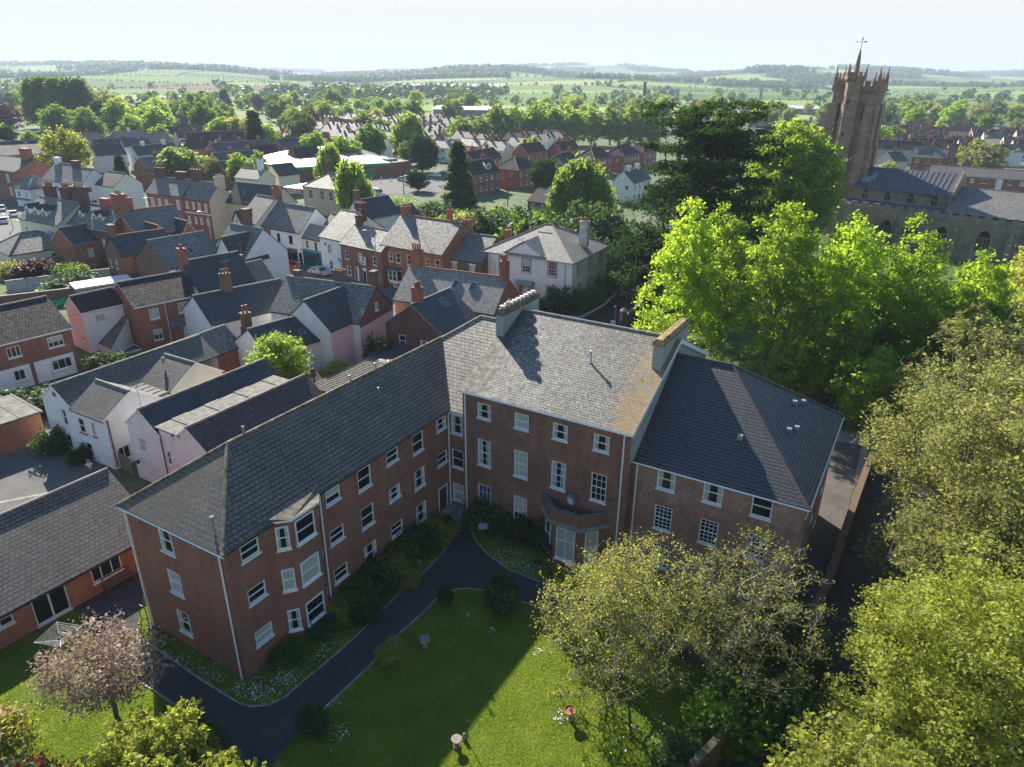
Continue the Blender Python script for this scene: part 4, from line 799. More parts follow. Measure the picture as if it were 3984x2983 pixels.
H = T('white_terrace_house', -109.8, 169.9, -30.6, 7.7, 4.0, 6.2, 9.5, WHITE, S_GREY, {'F': wr(7.7,2,4.0)+wr(7.7,2,1.2,1.3,1.4)}, 'left one of two tall white rendered terrace houses with grey slate roofs'); chimney(H, 1, 4, 1.6, 1, 8, 10.8, 0, WHITE)
H = T('white_gable_end_house', -103.2, 166.0, -31, 8.3, 3.5, 6.2, 9.2, WHITE, S_GREY, {'F': wr(8.3,2,4.1,.8,1.0), 'R': [(1.6,4.3,1.1,1.2,'two','dark'),(1.8,.7,1.8,1.9,'three','dark')]}, 'tall white end-of-terrace house with ground floor bay windows and a dark rear wing')
chimney(H, 1.6, 3.5, 2.2, 1, 8, 10.6, 0, B_DARK); block(H, 8.3, 3.2, 15.2, 10.0, 6.0, 8.4, 'x', (0,0), WHITE, S_DARK, {'R': [(2,.6,1.4,1.8,'three','dark')]}, name='rear_wing')
def dormer(root, x, y0, z0, w=1.5, h=1.3, dep=2.4, wm=WHITE):
    m = MB(); m.box(x-w/2, y0, z0, x+w/2, y0+dep, z0+h, 0); m.face([(x-w/2,y0,z0+h),(x+w/2,y0,z0+h),(x,y0,z0+h+.6)],0)
    for sgn in (-1, 1): m.face([(x+sgn*(w/2+.15),y0-.15,z0+h-.05),(x,y0-.15,z0+h+.72),(x,y0+dep+.6,z0+h+.72),(x+sgn*(w/2+.15),y0+dep,z0+h-.05)],1)
    d = m.build('dormer', [wm, S_DARK], root); window(root, x, y0, z0+.15, 0, w*.6, h*.85, 'two', 'dark', rec=-.02); return d
H = T('cream_dormer_terrace', -86.1, 124.3, -29.9, 11.9, 4.4, 6, 9.0, CREAM, S_GREY, {'F': [(1.8,3.2,.9,1.5,'geo'),(4.5,3.2,.8,1.5,'geo'),(6.4,3.4,1.1,1.0,'cross'),(10.2,3.4,1.4,1.2,'three')]}, 'cream terrace with three white gabled dormers and a cluster of dark chimneys', 'terrace')
for x in (1.6, 4.2, 6.6): dormer(H, x, 1.0, 6.4)
chimney(H, 2.6, 5.0, 2.4, 1, 8.3, 11, 6, B_DARK, poth=.7); chimney(H, 7.6, 5, 2.2, 1, 8.3, 11.2, 5, B_DARK, poth=.7); chimney(H, 11.6, 5, 3.0, 1.2, 8, 11.6, 7, B_DARK, BUFF, poth=.7)
H = T('brick_dormer_terrace', -75.3, 119.9, -30, 11.5, 3.8, 6, 8.9, B_BROWN, S_GREY, {'F': [(10.0,3.0,.9,1.5,'geo')]}, 'brick terrace with two pairs of dormers and a white bargeboard gable, left of the gardens', 'terrace', barge=WPAINT)
for x in (2.5, 6.3, 8.2): dormer(H, x, 1.4, 6.6, 1.3, 1.2)
chimney(H, 6.3, 3.8, 2.0, .9, 8, 10.2, 0, B_RED); chimney(H, 11.2, 4.4, .9, 1.6, 7.5, 10.6, 2, B_RED, BUFF, along='y')
m = MB(); m.face([(11.52,0,-.4),(11.52,7.6,-.4),(11.52,7.6,6),(11.52,3.8,8.85),(11.52,0,6)]); m.build('red_gable', B_RED, H)
H = T('brick_coach_house', -70.2, 112.2, 60, 7.4, 3.0, 4.2, 6.4, B_ORANGE, S_DARK, {'F': [(2.6,1.8,.9,1.3,'sash','net'),(5.9,1.6,1.3,1.5,'geo4','dark')], 'L': []}, 'small orange brick coach house with an arched window and white bargeboards', 'outbuilding', barge=WPAINT)
H = T('low_hipped_annexe', -79.5, 110.5, 50, 9.5, 4.2, 2.8, 5.2, CREAM, S_GREY, {'F': [(6.5,.9,1.4,1.2,'two','dark')]}, 'low cream annexe with hipped grey slate roof beside the walled gardens', hip=(3.5,3.5))
H = T('brick_ridge_house', -57.0, 101.8, 47, 7.8, 3.2, 5.0, 7.3, B_BROWN, S_DARK, {'F': [], 'L': [(2.6,2.6,.7,1.4),(5,2.4,.7,1.4)]}, 'brown brick house with a dark slate roof, red ridge tiles and one buff chimney', ridge=TERRA)
m = MB(); m.face([(0,-.02,-.4),(3.4,-.02,-.4),(3.4,-.02,5.0),(0,-.02,5.0)]); m.build('side_wall', B_ORANGE, H); m = MB(); m.face([(3.4,-.02,-.4),(7.8,-.02,-.4),(7.8,-.02,5.0),(3.4,-.02,5.0)]); m.build('white_wall', WHITE, H)
chimney(H, .5, 3.4, .8, 1.3, 6.2, 9.0, 0, B_BROWN)
H = T('red_gable_house_pair', -60.5, 113.5, 50, 9.0, 4.6, 5.4, 8.6, B_ORANGE, S_GREY, {}, 'red brick house with tall many-potted chimney and two small slate cross gables', barge=WPAINT, ridge=TERRA)
chimney(H, .6, 5.2, 1.4, 2.6, 6.5, 11.4, 5, B_RED, BUFF, along='y', poth=.6)
block(H, 1.0, -2.6, 4.4, 2.0, 4.6, 6.9, 'y', (0,0), B_ORANGE, S_DARK, {}, faces='FLR', barge=WPAINT, ridge=TERRA, name='cross_wing'); block(H, 6.0, -2.6, 9.0, 2.0, 4.6, 6.9, 'y', (0,0), B_ORANGE, S_DARK, {}, faces='FLR', barge=WPAINT, ridge=TERRA, name='cross_wing')
NB = (0,0,8.6,9.0,4.7,7.9)
H = T('brick_slate_workshop', -47.6, 96.0, 53, 8.6, 4.5, 4.7, 7.9, B_BROWN, S_GREY, {}, 'brown brick gabled workshop with a broad blue-grey slate roof and one skylight'); skylight(H, NB, 4.6, .42, .8, 1.0)
m = MB(); m.face([(0,-.02,-.4),(8.6,-.02,-.4),(8.6,-.02,4.7),(0,-.02,4.7)]); m.build('white_wall', WHITE, H)
H = T('slate_cross_house', -45.2, 104.9, -30, 7.0, 4.2, 4.6, 8.4, WHITE, S_GREY, {'R': [(4,2.6,.8,1.2)]}, 'white house with blue bargeboards and steep grey slate roof behind the workshop', barge=plain('blue_paint', (.05,.07,.25)))
block(H, 2.6, -1.5, 7.1, 4.5, 4.4, 7.9, 'y', (0,0), WHITE, S_DARK, {}, faces='FLR', name='cross_wing'); chimney(H, 2.4, 5.4, 1.1, 1.1, 7, 10.8, 0, B_BROWN)
H = T('rendered_gable_house', -38.6, 84.3, 48.4, 7.5, 3.6, 4.9, 8.0, GREYW, S_DARK, {}, 'house with a stained grey rendered gable, dark slate roof and brick chimney', barge=BLACK)
m = MB(); m.face([(0,-.02,-.4),(7.5,-.02,-.4),(7.5,-.02,4.9),(0,-.02,4.9)]); m.build('white_wall', WHITE, H); chimney(H, .3, 3.6, .8, 1.1, 6.5, 9.7, 2, B_RED, along='y')
H = T('white_blue_gable_cottage', -36.0, 89.5, 52, 6.0, 3.0, 3.4, 6.0, WHITE, S_GREY, {}, 'white timbered gable cottage near the parked red car', barge=plain('blue_paint', (.05,.07,.25))); chimney(H, 3, 3.0, .6, .6, 5.5, 7.3, 0, B_RED)
# left edge big brick buildings
H = T('large_brick_block', -139.7, 201.0, 41.7, 14.5, 5.5, 8, 11.0, B_MAIN, S_DARK, {'F': [(6.2,4.8,1.5,1.9,'geo','net'),(11.4,4.8,1.5,1.9,'geo','net')]}, 'large red brick block with dark slate roof and two sash windows, far left', gut=WPAINT)
H = T('brick_parapet_building', -134.0, 183.0, -30, 18.0, 5, 7.2, 9.6, B_MAIN, S_DARK, {'F': [(4,4.6,1.4,1.9,'geo','net'),(9,4.6,1.4,1.9,'geo','net'),(14,4.6,1.4,1.9,'geo','net'),(14,1.5,1.4,1.9,'geo','net')]}, 'dark red brick building with a dark roof at the left edge above the cars'); chimney(H, 15, 5, 3, 1.4, 9, 12, 0, B_RED)
H = T('small_white_shop', -116.7, 169.7, -26, 5.5, 3.2, 4.3, 6.6, WHITE, S_GREY, {'F': wr(5.5,2,2.3,1.0,1.2)}, 'small white shop with hipped grey roof between the brick building and white terrace', hip=(2,2)); m = MB(); m.box(.3,-.3,1.6,5.2,0,2.0); m.build('fascia', plain('green_fascia', (.05,.2,.06)), H)
# tan hip-roofed building with 3 windows, petrol station behind
H = T('tan_hipped_hall', -47.7, 164.5, -29, 11.0, 4.6, 6, 8.7, TAN, S_LIGHT, {'F': [(2.2,3.4,1.2,2.0,'geo','dark'),(5.6,3.4,1.2,2.0,'geo','dark'),(8.2,3.4,1.2,2.0,'geo','dark')]}, 'tan rendered hall with pale hipped roof and three tall white-headed windows beside the willow', 'hall', hip=(4.4,4.4)); chimney(H, 3.4, 5.4, 1.0, .8, 7.8, 11, 3, B_DARK)
H = T('white_back_house', -60.7, 189.0, 51, 6.3, 2.9, 5, 7.4, CREAM, S_DARK, {}, 'cream back house with a dark slate roof, left of the petrol station'); 
H = T('pale_roof_house', -70.7, 185.3, -27.6, 8.0, 2.9, 5, 7.0, CREAM, S_LIGHT, {}, 'cream house with a pale lichened roof and twin potted chimney stack'); chimney(H, 6.4, 2.9, 1.4, 1.0, 6.5, 9.3, 4, WHITE, BUFF)
H = T('white_gable_outhouse', -27.2, 134.0, 52, 8.1, 3.2, 4.6, 7.6, WHITE, S_DARK, {}, 'white gabled outhouse with dark tile roof behind the street row', barge=WPAINT); chimney(H, .3, 3.2, .7, 1.1, 6, 9.5, 1, B_BROWN)
H = T('red_tile_outhouse', -21.5, 139.5, 52, 5, 2.6, 3.3, 5.6, B_RED, S_RED, {}, 'low outhouse with bright red tile roof in the back gardens', 'outbuilding')
# garage row by the courtyard and back garden sheds
H = empty('flat_roof_garages', -40.9, 55.2, 0, -125, 'orange brick garages with a flat grey roof at the left edge of the courtyard', 'garage')
m = MB(); m.box(0,-5.5,-.3,10,0,2.6); m.build('wall', B_ORANGE, H); m = MB(); m.box(-.2,-5.7,2.6,10.2,.2,2.78,0); [m.box(i*1.6,-5.7,2.78,i*1.6+.05,.2,2.81,0) for i in range(7)]; m.build('roof', LEAD, H)
H = empty('brick_garden_shed', -21.2, 61.6, 0, 47, 'small orange brick shed with a red tile roof beside the acer tree', 'shed')
block(H, 0, 0, 3.6, 2.8, 2.0, 2.7, 'x', (0,0), B_ORANGE, S_RED, {}, oh=.2)
H = empty('timber_pergola', -17.2, 60.6, 0, 60, 'long slatted timber pergola behind the brick wing roof', 'pergola')
m = MB(); [m.box(i*.32,0,2.3,i*.32+.09,2.6,2.42) for i in range(28)]; m.build('slats', CONC, H); m = MB(); [m.box(x,y,0,x+.1,y+.1,2.3) for x in (0,4.4,8.8) for y in (0,2.5)]; m.build('post', WOOD, H)
H = empty('white_flat_garage', -59.5, 93.6, 0, 40, 'white flat roofed garage behind the white and red houses', 'garage')
m = MB(); m.box(0,0,0,7,3.4,2.3); m.build('wall', CONC, H); m = MB(); m.box(-.2,-.2,2.3,7.2,3.6,2.5); m.build('roof', plain('white_sheet', (.7,.7,.68), .6), H)
# garden walls
def gwall(pts, h, mat, label, t=.3, name='garden_wall', cap=None):
    m = MB()
    for a, b in zip(pts[:-1], pts[1:]):
        a = Vector((*a,0)); b = Vector((*b,0)); d = (b-a).normalized(); n = Vector((-d.y,d.x,0))*t/2
        q = [a-n, b-n, b+n, a+n]; 
        for z0, z1, k, e in ((-.3, h, 0, 0), (h, h+.08, 1, .05)):
            nn = n*(1+e/t*2); qq = [a-nn, b-nn, b+nn, a+nn]
            for i in range(4): p, r_ = qq[i], qq[(i+1) % 4]; m.face([(p.x,p.y,z0),(r_.x,r_.y,z0),(r_.x,r_.y,z1),(p.x,p.y,z1)], k)
            m.face([(p.x,p.y,z1) for p in qq], k)
    o = m.build(name, [mat, cap or CONC]); return tag(o, label, 'wall')
gwall([(-70,90.5),(-60.5,96),(-52,103.5)], 1.9, B_BROWN, 'brown brick garden wall nearest the white flat roofed garage')
gwall([(-73,99),(-66,104),(-58,109)], 1.8, render_wall('flaking_white_wall', (.6,.58,.55), .8, (.3,.2,.15)), 'flaking whitewashed garden wall in the middle of the walled gardens')
gwall([(-84,107),(-74,114),(-67,120)], 1.8, B_BROWN, 'brown brick garden wall farthest back, below the brick coach house')
gwall([(-70,92),(-76,100),(-83,106)], 1.8, B_BROWN, 'brick cross wall closing the left side of the walled gardens')
wl = lambda a, b: (-14.03+a*cos(radians(-30.28))-b*sin(radians(-30.28)), 28.46+a*sin(radians(-30.28))+b*cos(radians(-30.28)))
gwall([wl(26.3,44),wl(25.95,34.5),wl(25.8,29.9),wl(25.6,21.9),wl(25.1,18.1),wl(24.0,14.8),wl(22.2,12.3)], 1.8, B_BROWN, 'long curved brick wall along the lane on the right of the brick apartments', t=.36, name='boundary_wall', cap=plain('brick_coping', (.14,.09,.065), .9))
gwall([(8.2,22.2),(9.6,23.5),(10.9,24.8)], 1.8, B_BROWN, 'short brick wall at the lawn edge beside the big laurel hedge', name='boundary_wall', t=.24, cap=plain('mossy_cap', (.10,.10,.06), .9, var=.4, scale=5))
gwall([(3.4,88.8),(8.8,87.6),(12.4,93),(17,104)], 1.0, B_DARK, 'low dark brick wall curving round the front of the white villa', name='boundary_wall')
gwall([(14.6,87.5),(16.5,91),(20,99)], 1.5, B_DARK, 'dark brick churchyard wall with gate piers by the side lane', name='boundary_wall')
H = empty('gate_pier', 14.2, 87.0, 0, 20, 'brick gate pier with a stone cap at the corner of the side lane', 'pier'); m = MB(); m.box(-.35,-.35,0,.35,.35,2.1); m.build('pier', B_DARK, H); m = MB(); m.lathe([(.5,0),(.5,.12),(.25,.3),(.2,.4),(0,.5)], n=8); m.build('cap', CONC, H, loc=(0,0,2.1))
tag(link('fence', (lambda m: (m.box(-.05,0,0,0,2.2,1.6), m.mesh('fence', FENCE))[1])(MB()), None, (-31.9,50.3,0), -128), 'brown woven timber fence panel between the cream cottage and pale pink house', 'fence')
# ================================================================== church
CA = -42.4
ca, sa_ = cos(radians(CA)), sin(radians(CA))
def cw_(t, p): return (ca*t-sa_*p, sa_*t+ca*p)
ox, oy = cw_(0, 0)
CH_ = empty('parish_church', *cw_(-48.6, 146.55), 0, CA, 'stone church with tall pinnacled tower and battlemented aisle behind the lime trees', 'church')
def gothic(root, s, y, z, w, h, ang=0, n=3):
    m = MB(); K = 6; hs = h*.62; prof = [(-w/2,0)]; top = []
    for i in range(K+1):
        t = i/K; top.append((-w/2+w*.5*(1-cos(t*pi/2)), hs+(h-hs)*sin(t*pi/2)))
    left = top; right = [(-x, zz) for x, zz in top[::-1]][1:]
    out = [(-w/2,0)]+left+right+[(w/2,0)]
    inn = [(x*.8, .12+(zz-.0)*.93) for x, zz in out]; inn[0] = (-w*.4,.12); inn[-1] = (w*.4,.12)
    for i in range(len(out)-1): m.face([(out[i][0],-.05,out[i][1]),(out[i+1][0],-.05,out[i+1][1]),(inn[i+1][0],-.05,inn[i+1][1]),(inn[i][0],-.05,inn[i][1])], 0)
    m.face([(out[0][0],-.05,0),(out[-1][0],-.05,0),(inn[-1][0],-.05,.12),(inn[0][0],-.05,.12)], 0)
    m.face([(x,-.01,zz) for x, zz in inn], 1)
    for i in range(1, n): x = -w*.4+w*.8*i/n; m.box(x-.05,-.06,.1,x+.05,-.015,hs+.2,0)
    m.box(-w*.4,-.06,hs*.98,w*.4,-.015,hs+.1,0)
    return m.build('window', [STONEL, GLASS], root, loc=(s,y,z), rz=ang)
def crenel(m, pts, z0, h, mer=.7, t=.35, k=0):
    for a, b in zip(pts[:-1], pts[1:]):
        a = Vector((*a,0)); b = Vector((*b,0)); d = b-a; L = d.length; d.normalize(); n = Vector((-d.y,d.x,0))*t
        cnt = max(1, int(L/(mer*2)));
        def wallp(s0, s1, za, zb):
            p, q = a+d*s0, a+d*s1; qq = [p, q, q+n, p+n]
            for i in range(4): u, v = qq[i], qq[(i+1) % 4]; m.face([(u.x,u.y,za),(v.x,v.y,za),(v.x,v.y,zb),(u.x,u.y,zb)], k)
            m.face([(u.x,u.y,zb) for u in qq], k)
        wallp(0, L, z0, z0+h*.5)
        for i in range(cnt): wallp(L*(i+.25)/cnt, L*(i+.75)/cnt, z0+h*.5, z0+h)
# aisle
m = MB(); m.box(0,0,-.5,30.6,5.4,6.95); m.box(30.6,.6,-.5,31.0,5.4,6.5)
for s in (.3, 7.2, 11.9, 16.6, 21.3, 29.6): m.box(s-.4,-1.0,-.5,s+.4,0,4.2); m.box(s-.4,-.6,4.2,s+.4,0,5.6)
m.box(-.05,-.12,6.5,30.7,0,6.7); m.build('aisle_wall', STONEG, CH_)
m = MB(); crenel(m, [(0,5.4),(0,-.05),(30.65,-.05),(30.65,5.4)][1:3], 6.9, 1.1, 1.0); m.build('battlements', STONEG, CH_)
for s in (4.6, 9.5, 14.2, 18.9, 25.6): gothic(CH_, s, 0, 1.6 if s < 25 else 1.8, 2.5, 3.9, 0, 4)
m = MB(); m.face([(0,.35,6.95),(30.6,.35,6.95),(30.6,5.4,7.7),(0,5.4,7.7)]); [m.box(.5+i*1.25,.35,7.0,.56+i*1.25,5.3,7.05+.0) for i in range(24)]; m.build('aisle_roof', plain('lead_roof', (.10,.10,.125), .55, var=.3), CH_)
# porch gable
m = MB(); m.box(7.6,-4.2,-.5,10.8,0,3.2,0); m.face([(7.4,-4.4,3.1),(9.2,-4.4,4.7),(9.2,.1,4.7),(7.4,.1,3.1)],1); m.face([(11.0,-4.4,3.1),(9.2,-4.4,4.7),(9.2,.1,4.7),(11.0,.1,3.1)],1); m.face([(7.6,-4.2,3.2),(10.8,-4.2,3.2),(9.2,-4.2,4.6)],0); m.build('porch', [STONEG, S_DARK], CH_)
# nave with clerestory
m = MB(); m.box(1.0,5.3,0,18.1,14.7,10.0,0); m.face([(18.1,5.3,10),(18.1,14.7,10),(18.1,10,13.2)],0); m.box(17.7,4.9,10,18.3,15.1,10.3,0)
m.face([(18.3,5.0,10.2),(18.3,15.0,10.2),(18.3,10,13.9)],0); m.face([(17.8,5.0,10.2),(17.8,15.0,10.2),(17.8,10,13.9)],0); m.face([(17.8,5.0,10.2),(18.3,5.0,10.2),(18.3,10,13.9),(17.8,10,13.9)],0); m.build('nave_wall', STONEG, CH_)
for s in (3.2, 7.3, 11.4, 15.5): gothic(CH_, s, 5.3, 7.9, 1.25, 1.75, 0, 2)
m = MB(); m.face([(.8,4.95,9.95),(17.8,4.95,9.95),(17.8,10,13.45),(.8,10,13.45)]); m.face([(.8,15.05,9.95),(17.8,15.05,9.95),(17.8,10,13.45),(.8,10,13.45)]); m.face([(.8,4.95,9.8),(17.8,4.95,9.8),(17.8,4.95,9.95),(.8,4.95,9.95)])
Vn = Vector((0,5.05,3.5)).normalized()
for i in range(19): x = 1.4+i*.9; m.bar((x,4.95,10.0),(x,10,13.5), .045, 0, 4)
m.face([(1.6,6.2,10.87),(3.4,6.2,10.87),(3.4,7.6,11.84),(1.6,7.6,11.84)],1); m.face([(3.0,7.0,11.43),(3.9,7.0,11.43),(3.9,8.6,12.54),(3.0,8.6,12.54)],1)
m.build('nave_roof', [plain('lead_roof', (.10,.10,.125), .55, var=.3), plain('new_lead', (.22,.27,.33), .5)], CH_)
# chancel
block(CH_, 18.2, 2.1, 42, 18.4, 7.6, 11.1, 'x', (0,0), STONEG, S_GREY, {}, vo=0, name='chancel_wall')
# tower
TW = [(-7.0,7.05),(1.05,7.05),(1.05,11.75),(-7.0,11.75)]
m = MB(); m.prism(TW, -.5, 27.1, 0)
def diagbut(m, x, y, sx, sy):
    for z0, z1, e in ((-.5,9,1.15),(9,17.5,.9),(17.5,25.0,.6)):
        m.box(min(x,x-sx*1.5),min(y,y+sy*e),z0,max(x,x-sx*1.5)-0,max(y,y+sy*e),z1,0); m.box(min(x,x+sx*e),min(y,y-sy*1.5),z0,max(x,x+sx*e),max(y,y-sy*1.5),z1,0)
diagbut(m, -7.0, 7.05, -1, -1); diagbut(m, 1.05, 7.05, 1, -1); diagbut(m, 1.05, 11.75, 1, 1)
for z in (8.8, 17.4, 27.0): m.box(-7.12,6.93,z,1.17,11.87,z+.22,1)
m.build('tower', [STONE, STONEG], CH_)
oct_ = [(-3.2+1.6*cos(pi/8+i*pi/4), 6.6+1.6*sin(pi/8+i*pi/4)) for i in range(8)]
m = MB(); m.prism(oct_, -.5, 29.6, 0); o2 = [(-3.2+1.78*cos(pi/8+i*pi/4), 6.6+1.78*sin(pi/8+i*pi/4)) for i in range(8)]; m.prism(o2, 29.0, 29.3, 0, bot=True)
crenel(m, [o2[(i+1) % 8] for i in range(9)][::-1], 29.3, 1.3, .38, .2)
m.lathe([(.75,29.6),(.45,31.0),(.38,32.5),(.2,34.0),(.1,34.5),(.02,34.7)], -3.2, 6.6, 8); [m.lathe([(.0,z-.15),(.42*(35.5-z)/4.5,z),(.0,z+.15)], -3.2, 6.6, 4) for z in (31.0, 31.8, 32.6, 33.3, 33.9)]
m.build('stair_turret', STONE, CH_)
m = MB(); crenel(m, [(-7.1,11.85),(-7.1,6.95),(1.15,6.95),(1.15,11.85),(-7.1,11.85)][::-1], 27.2, 1.9, .62, .3); m.build('battlements', STONE, CH_)
PK = MB()
for dx, dy, h in ((0,0,3.4),(.75,.0,2.4),(0,.75,2.4)): PK.box(dx-.2,dy-.2,-.8,dx+.2,dy+.2,h*.45); PK.lathe([(.24,h*.45),(.16,h*.6),(.06,h*.92),(.1,h*.95),(0,h)], dx, dy, 6); [PK.lathe([(0,z-.08),(.22,z),(0,z+.08)], dx, dy, 4) for z in (h*.5, h*.62, h*.74, h*.85)]
pk = PK.mesh('pinnacle', STONE)
for x, y, a in ((-7.0,7.05,0),(1.05,7.05,90),(1.05,11.75,180),(-7.0,11.75,270)): link('pinnacle', pk, CH_, (x,y,28.3), a)
SP = MB(); SP.box(-.13,-.13,0,.13,.13,1.2); SP.lathe([(.17,1.2),(.04,2.3),(.08,2.35),(0,2.5)], 0, 0, 5); sp = SP.mesh('pinnacle', STONE)
for i in (0, 2, 3, 5): link('pinnacle', sp, CH_, (*o2[i], 29.6))
for z, xs in ((21.8, (-5.4, -.6)),): 
    for x in xs: gothic(CH_, x, 7.05, z, 1.3, 3.4, 0, 2)
gothic(CH_, 1.05, 9.4, 21.8, 1.3, 3.4, 90, 2); gothic(CH_, -.6, 7.05, 13.6, .7, 1.6, 0, 2)
m = MB()
for z in (5, 11, 19, 25): m.box(-3.35,5.05,z,-3.05,5.2,z+.9)
m.build('stair_slit', BLACK, CH_)
m = MB()
for x, y, dx, dy in ((-7.1,6.9,-.8,-.8),(1.15,6.9,.8,-.8),(-3.2,5.5,0,-.8),(1.2,11.8,.8,.8)): m.bar((x,y,26.9),(x+dx,y+dy,26.7), .14, 0, 5, .07)
m.build('gargoyle', STONE, CH_)
m = MB(); m.bar((0,0,0),(0,0,1.75),.045); m.bar((-.85,0,1.2),(.75,0,1.2),.035); m.face([(.45,0,1.0),(1.0,0,1.2),(.45,0,1.4)]); m.face([(-1.05,0,1.0),(-.7,0,1.2),(-1.05,0,1.4),(-.9,0,1.2)]); m.face([(-.1,0,1.5),(.15,0,1.5),(.25,0,2.0),(0,0,1.9)]); m.bar((0,-.4,.9),(0,.4,.9),.03); m.build('weathervane', plain('old_gilt', (.30,.22,.10), .4, .5), CH_, loc=(-3.2,6.6,34.6))
# ================================================================== supermarket
GREEN = plain('green_fascia_paint', (.02,.27,.09), .5, var=.05)
CLAD = striped('ribbed_metal_roof', (.21,.235,.25), (.11,.125,.14), 1.1, 0, .55); CLAD2 = striped('ribbed_pale_roof', (.33,.335,.33), (.17,.18,.19), 1.1, 0, .55)
H = empty('supermarket', -44.9, 220.5, 0, 55, 'large supermarket with ribbed metal roofs, green fascia and brick walls beside its car park', 'supermarket')
AP = [(9.8,-.3),(19.8,-.3),(20,40),(-15.3,37.5),(-14.2,12.3)]
m = MB(); m.prism(AP, -.3, 3.2, 0, top=False); m.box(10.9,0,3.2,19.75,10,3.7,0); m.build('wall', B_MAIN, H)
m = MB(); m.prism([(10.2,-1.0),(20.3,9.9),(20.4,40.4),(-16,38),(-14.9,11.8)], 3.1, 3.93, 0, top=False); m.build('fascia', GREEN, H)
m = MB()
K_ = dict(a=(-14.9,11.8,3.95), b=(-16,38,3.95), c=(0,37.5,5.7), d=(-1.2,26,4.8), e=(3.3,25.1,5.6), f=(7.5,9.5,4.7), g=(10.2,-1.0,3.95), h=(14,20.2,5.3), i=(10.8,5,4.6), j=(15.4,26,7.6), k=(20.3,9.9,4.2), l=(20.4,40.4,4.1))
for q, k_ in (('abcd',1),('adefg',0),('ehif',1),('cjhed',0),('jkih',0),('gik',0),('gfi',0),('cblj',0),('jlk',0)): m.face([K_[t] for t in q], k_)
m.face([(-2.5,36.5,4.6),(9,29.5,6.0),(4.5,33.5,7.6)],2); m.face([(-2.5,36.5,4.6),(4.5,33.5,7.6),(8,40,5.2)],0)
m.face([(10.9,0,3.72),(19.8,0,3.72),(19.8,10,3.72),(10.9,10,3.72)],3); m.box(12,2,3.75,14,4,4.6,3); m.box(15.5,3,3.75,17.5,6,4.4,3)
m.build('roof', [CLAD, CLAD2, GREEN, CONC], H)
def text(body, size, mat, parent, loc, rot, name='lettering', ext=.04, align='LEFT'):
    cu = bpy.data.curves.new('txt', 'FONT'); cu.body = body; cu.size = size; cu.extrude = ext; cu.align_x = align; cu.offset = size*.02
    o = bpy.data.objects.new('txt', cu); COL.objects.link(o); dg = bpy.context.evaluated_depsgraph_get(); me = bpy.data.meshes.new_from_object(o.evaluated_get(dg)); bpy.data.objects.remove(o)
    me.materials.clear(); me.materials.append(mat); o = link(name, me, parent, loc); o.rotation_euler = rot; return o
text('ASDA', 1.55, GREEN, H, (.75,-.06,1.75), (pi/2,0,0), ext=.03)
m = MB(); m.box(-.25,-.06,.72,5.0,-.02,1.42); sg = m.build('sign_board', GREEN, H); text('open 24 hours', .5, WPAINT, sg, (.6,-.08,.92), (pi/2,0,0), ext=.01) if False else None
m = MB(); m.face([(-16,33,3.3),(-22,35,2.6),(-22,27,2.6),(-16,26,3.3)]); m.build('entrance_canopy', CLAD2, H)
text('ASDA', 1.6, GREEN, H, (-15.8,38.2,4.0), (pi/2,0,radians(-85)), ext=.03)
H = empty('totem_sign', -29.2, 217.2, 0, -20, 'tall green supermarket totem sign beside the white van', 'sign'); m = MB(); m.box(-.7,-.12,0,.7,.12,3.6,0); m.box(-.55,-.14,2.1,.55,-.12,2.6,1); m.box(-.55,-.14,1.2,.55,-.12,1.6,1); m.build('panel', [plain('dark_green_paint',(.01,.09,.05)), WPAINT], H)
text('ASDA', .5, GREEN, H, (-.62,-.14,2.9), (pi/2,0,0), ext=.01)
# petrol station canopy
REDP = plain('red_paint', (.45,.02,.03), .4)
H = empty('petrol_station_canopy', -53.0, 171.0, 0, -29, 'petrol station canopy with a red and white name fascia, left of the tan hall', 'canopy')
m = MB(); m.box(-2,0,3.6,5.5,8,4.7,0); m.box(-2,-.05,3.7,5.5,0,4.6,1); [m.box(x,1,0,x+.3,1.3,3.6,0) for x in (-1,5)]; m.build('canopy', [WPAINT, REDP], H)
text('TEXACO', 1.15, WPAINT, H, (-.6,-.1,3.85), (pi/2,0,0), ext=.02)
# office board sign
H = BRD; BS = empty('board_sign', -26.8+ (5.85*cos(radians(-36))-(-.9)*sin(radians(-36))), 109.3+(5.85*sin(radians(-36))+(-.9)*cos(radians(-36))), 2.9, -36, 'white estate agent board with a red square above the office door', 'sign')
m = MB(); m.box(-.6,-.04,0,.6,.04,1.5,0); m.box(-.2,-.06,.85,.28,-.04,1.4,1); m.box(-.6,-.06,0,.6,-.04,.28,2); m.build('board', [WPAINT, REDP, BLACK], BS); text('Offices', .34, BLACK, BS, (-.55,-.06,.45), (pi/2,0,0), ext=.008); text('TO LET', .2, WPAINT, BS, (-.35,-.07,.06), (pi/2,0,0), ext=.008); text('gth', .2, WPAINT, BS, (-.14,-.07,1.05), (pi/2,0,0), ext=.008)
m = MB(); m.bar((0,0,.7),(0,.95,.7),.04); m.build('bracket', BLACK, BS)
# A-board
H = empty('a_board', 12.9, 86.8, 0, -10, 'small white A-board standing on the side lane', 'sign'); m = MB(); m.face([(-.3,-.25,0),(.3,-.25,0),(.3,0,.95),(-.3,0,.95)]); m.face([(-.3,.25,0),(.3,.25,0),(.3,0,.95),(-.3,0,.95)]); m.face([(-.24,-.21,.22),(.24,-.21,.22),(.24,-.05,.86),(-.24,-.05,.86)],1); m.build('board', [WPAINT, plain('pale_sign',(.6,.62,.6))], H)
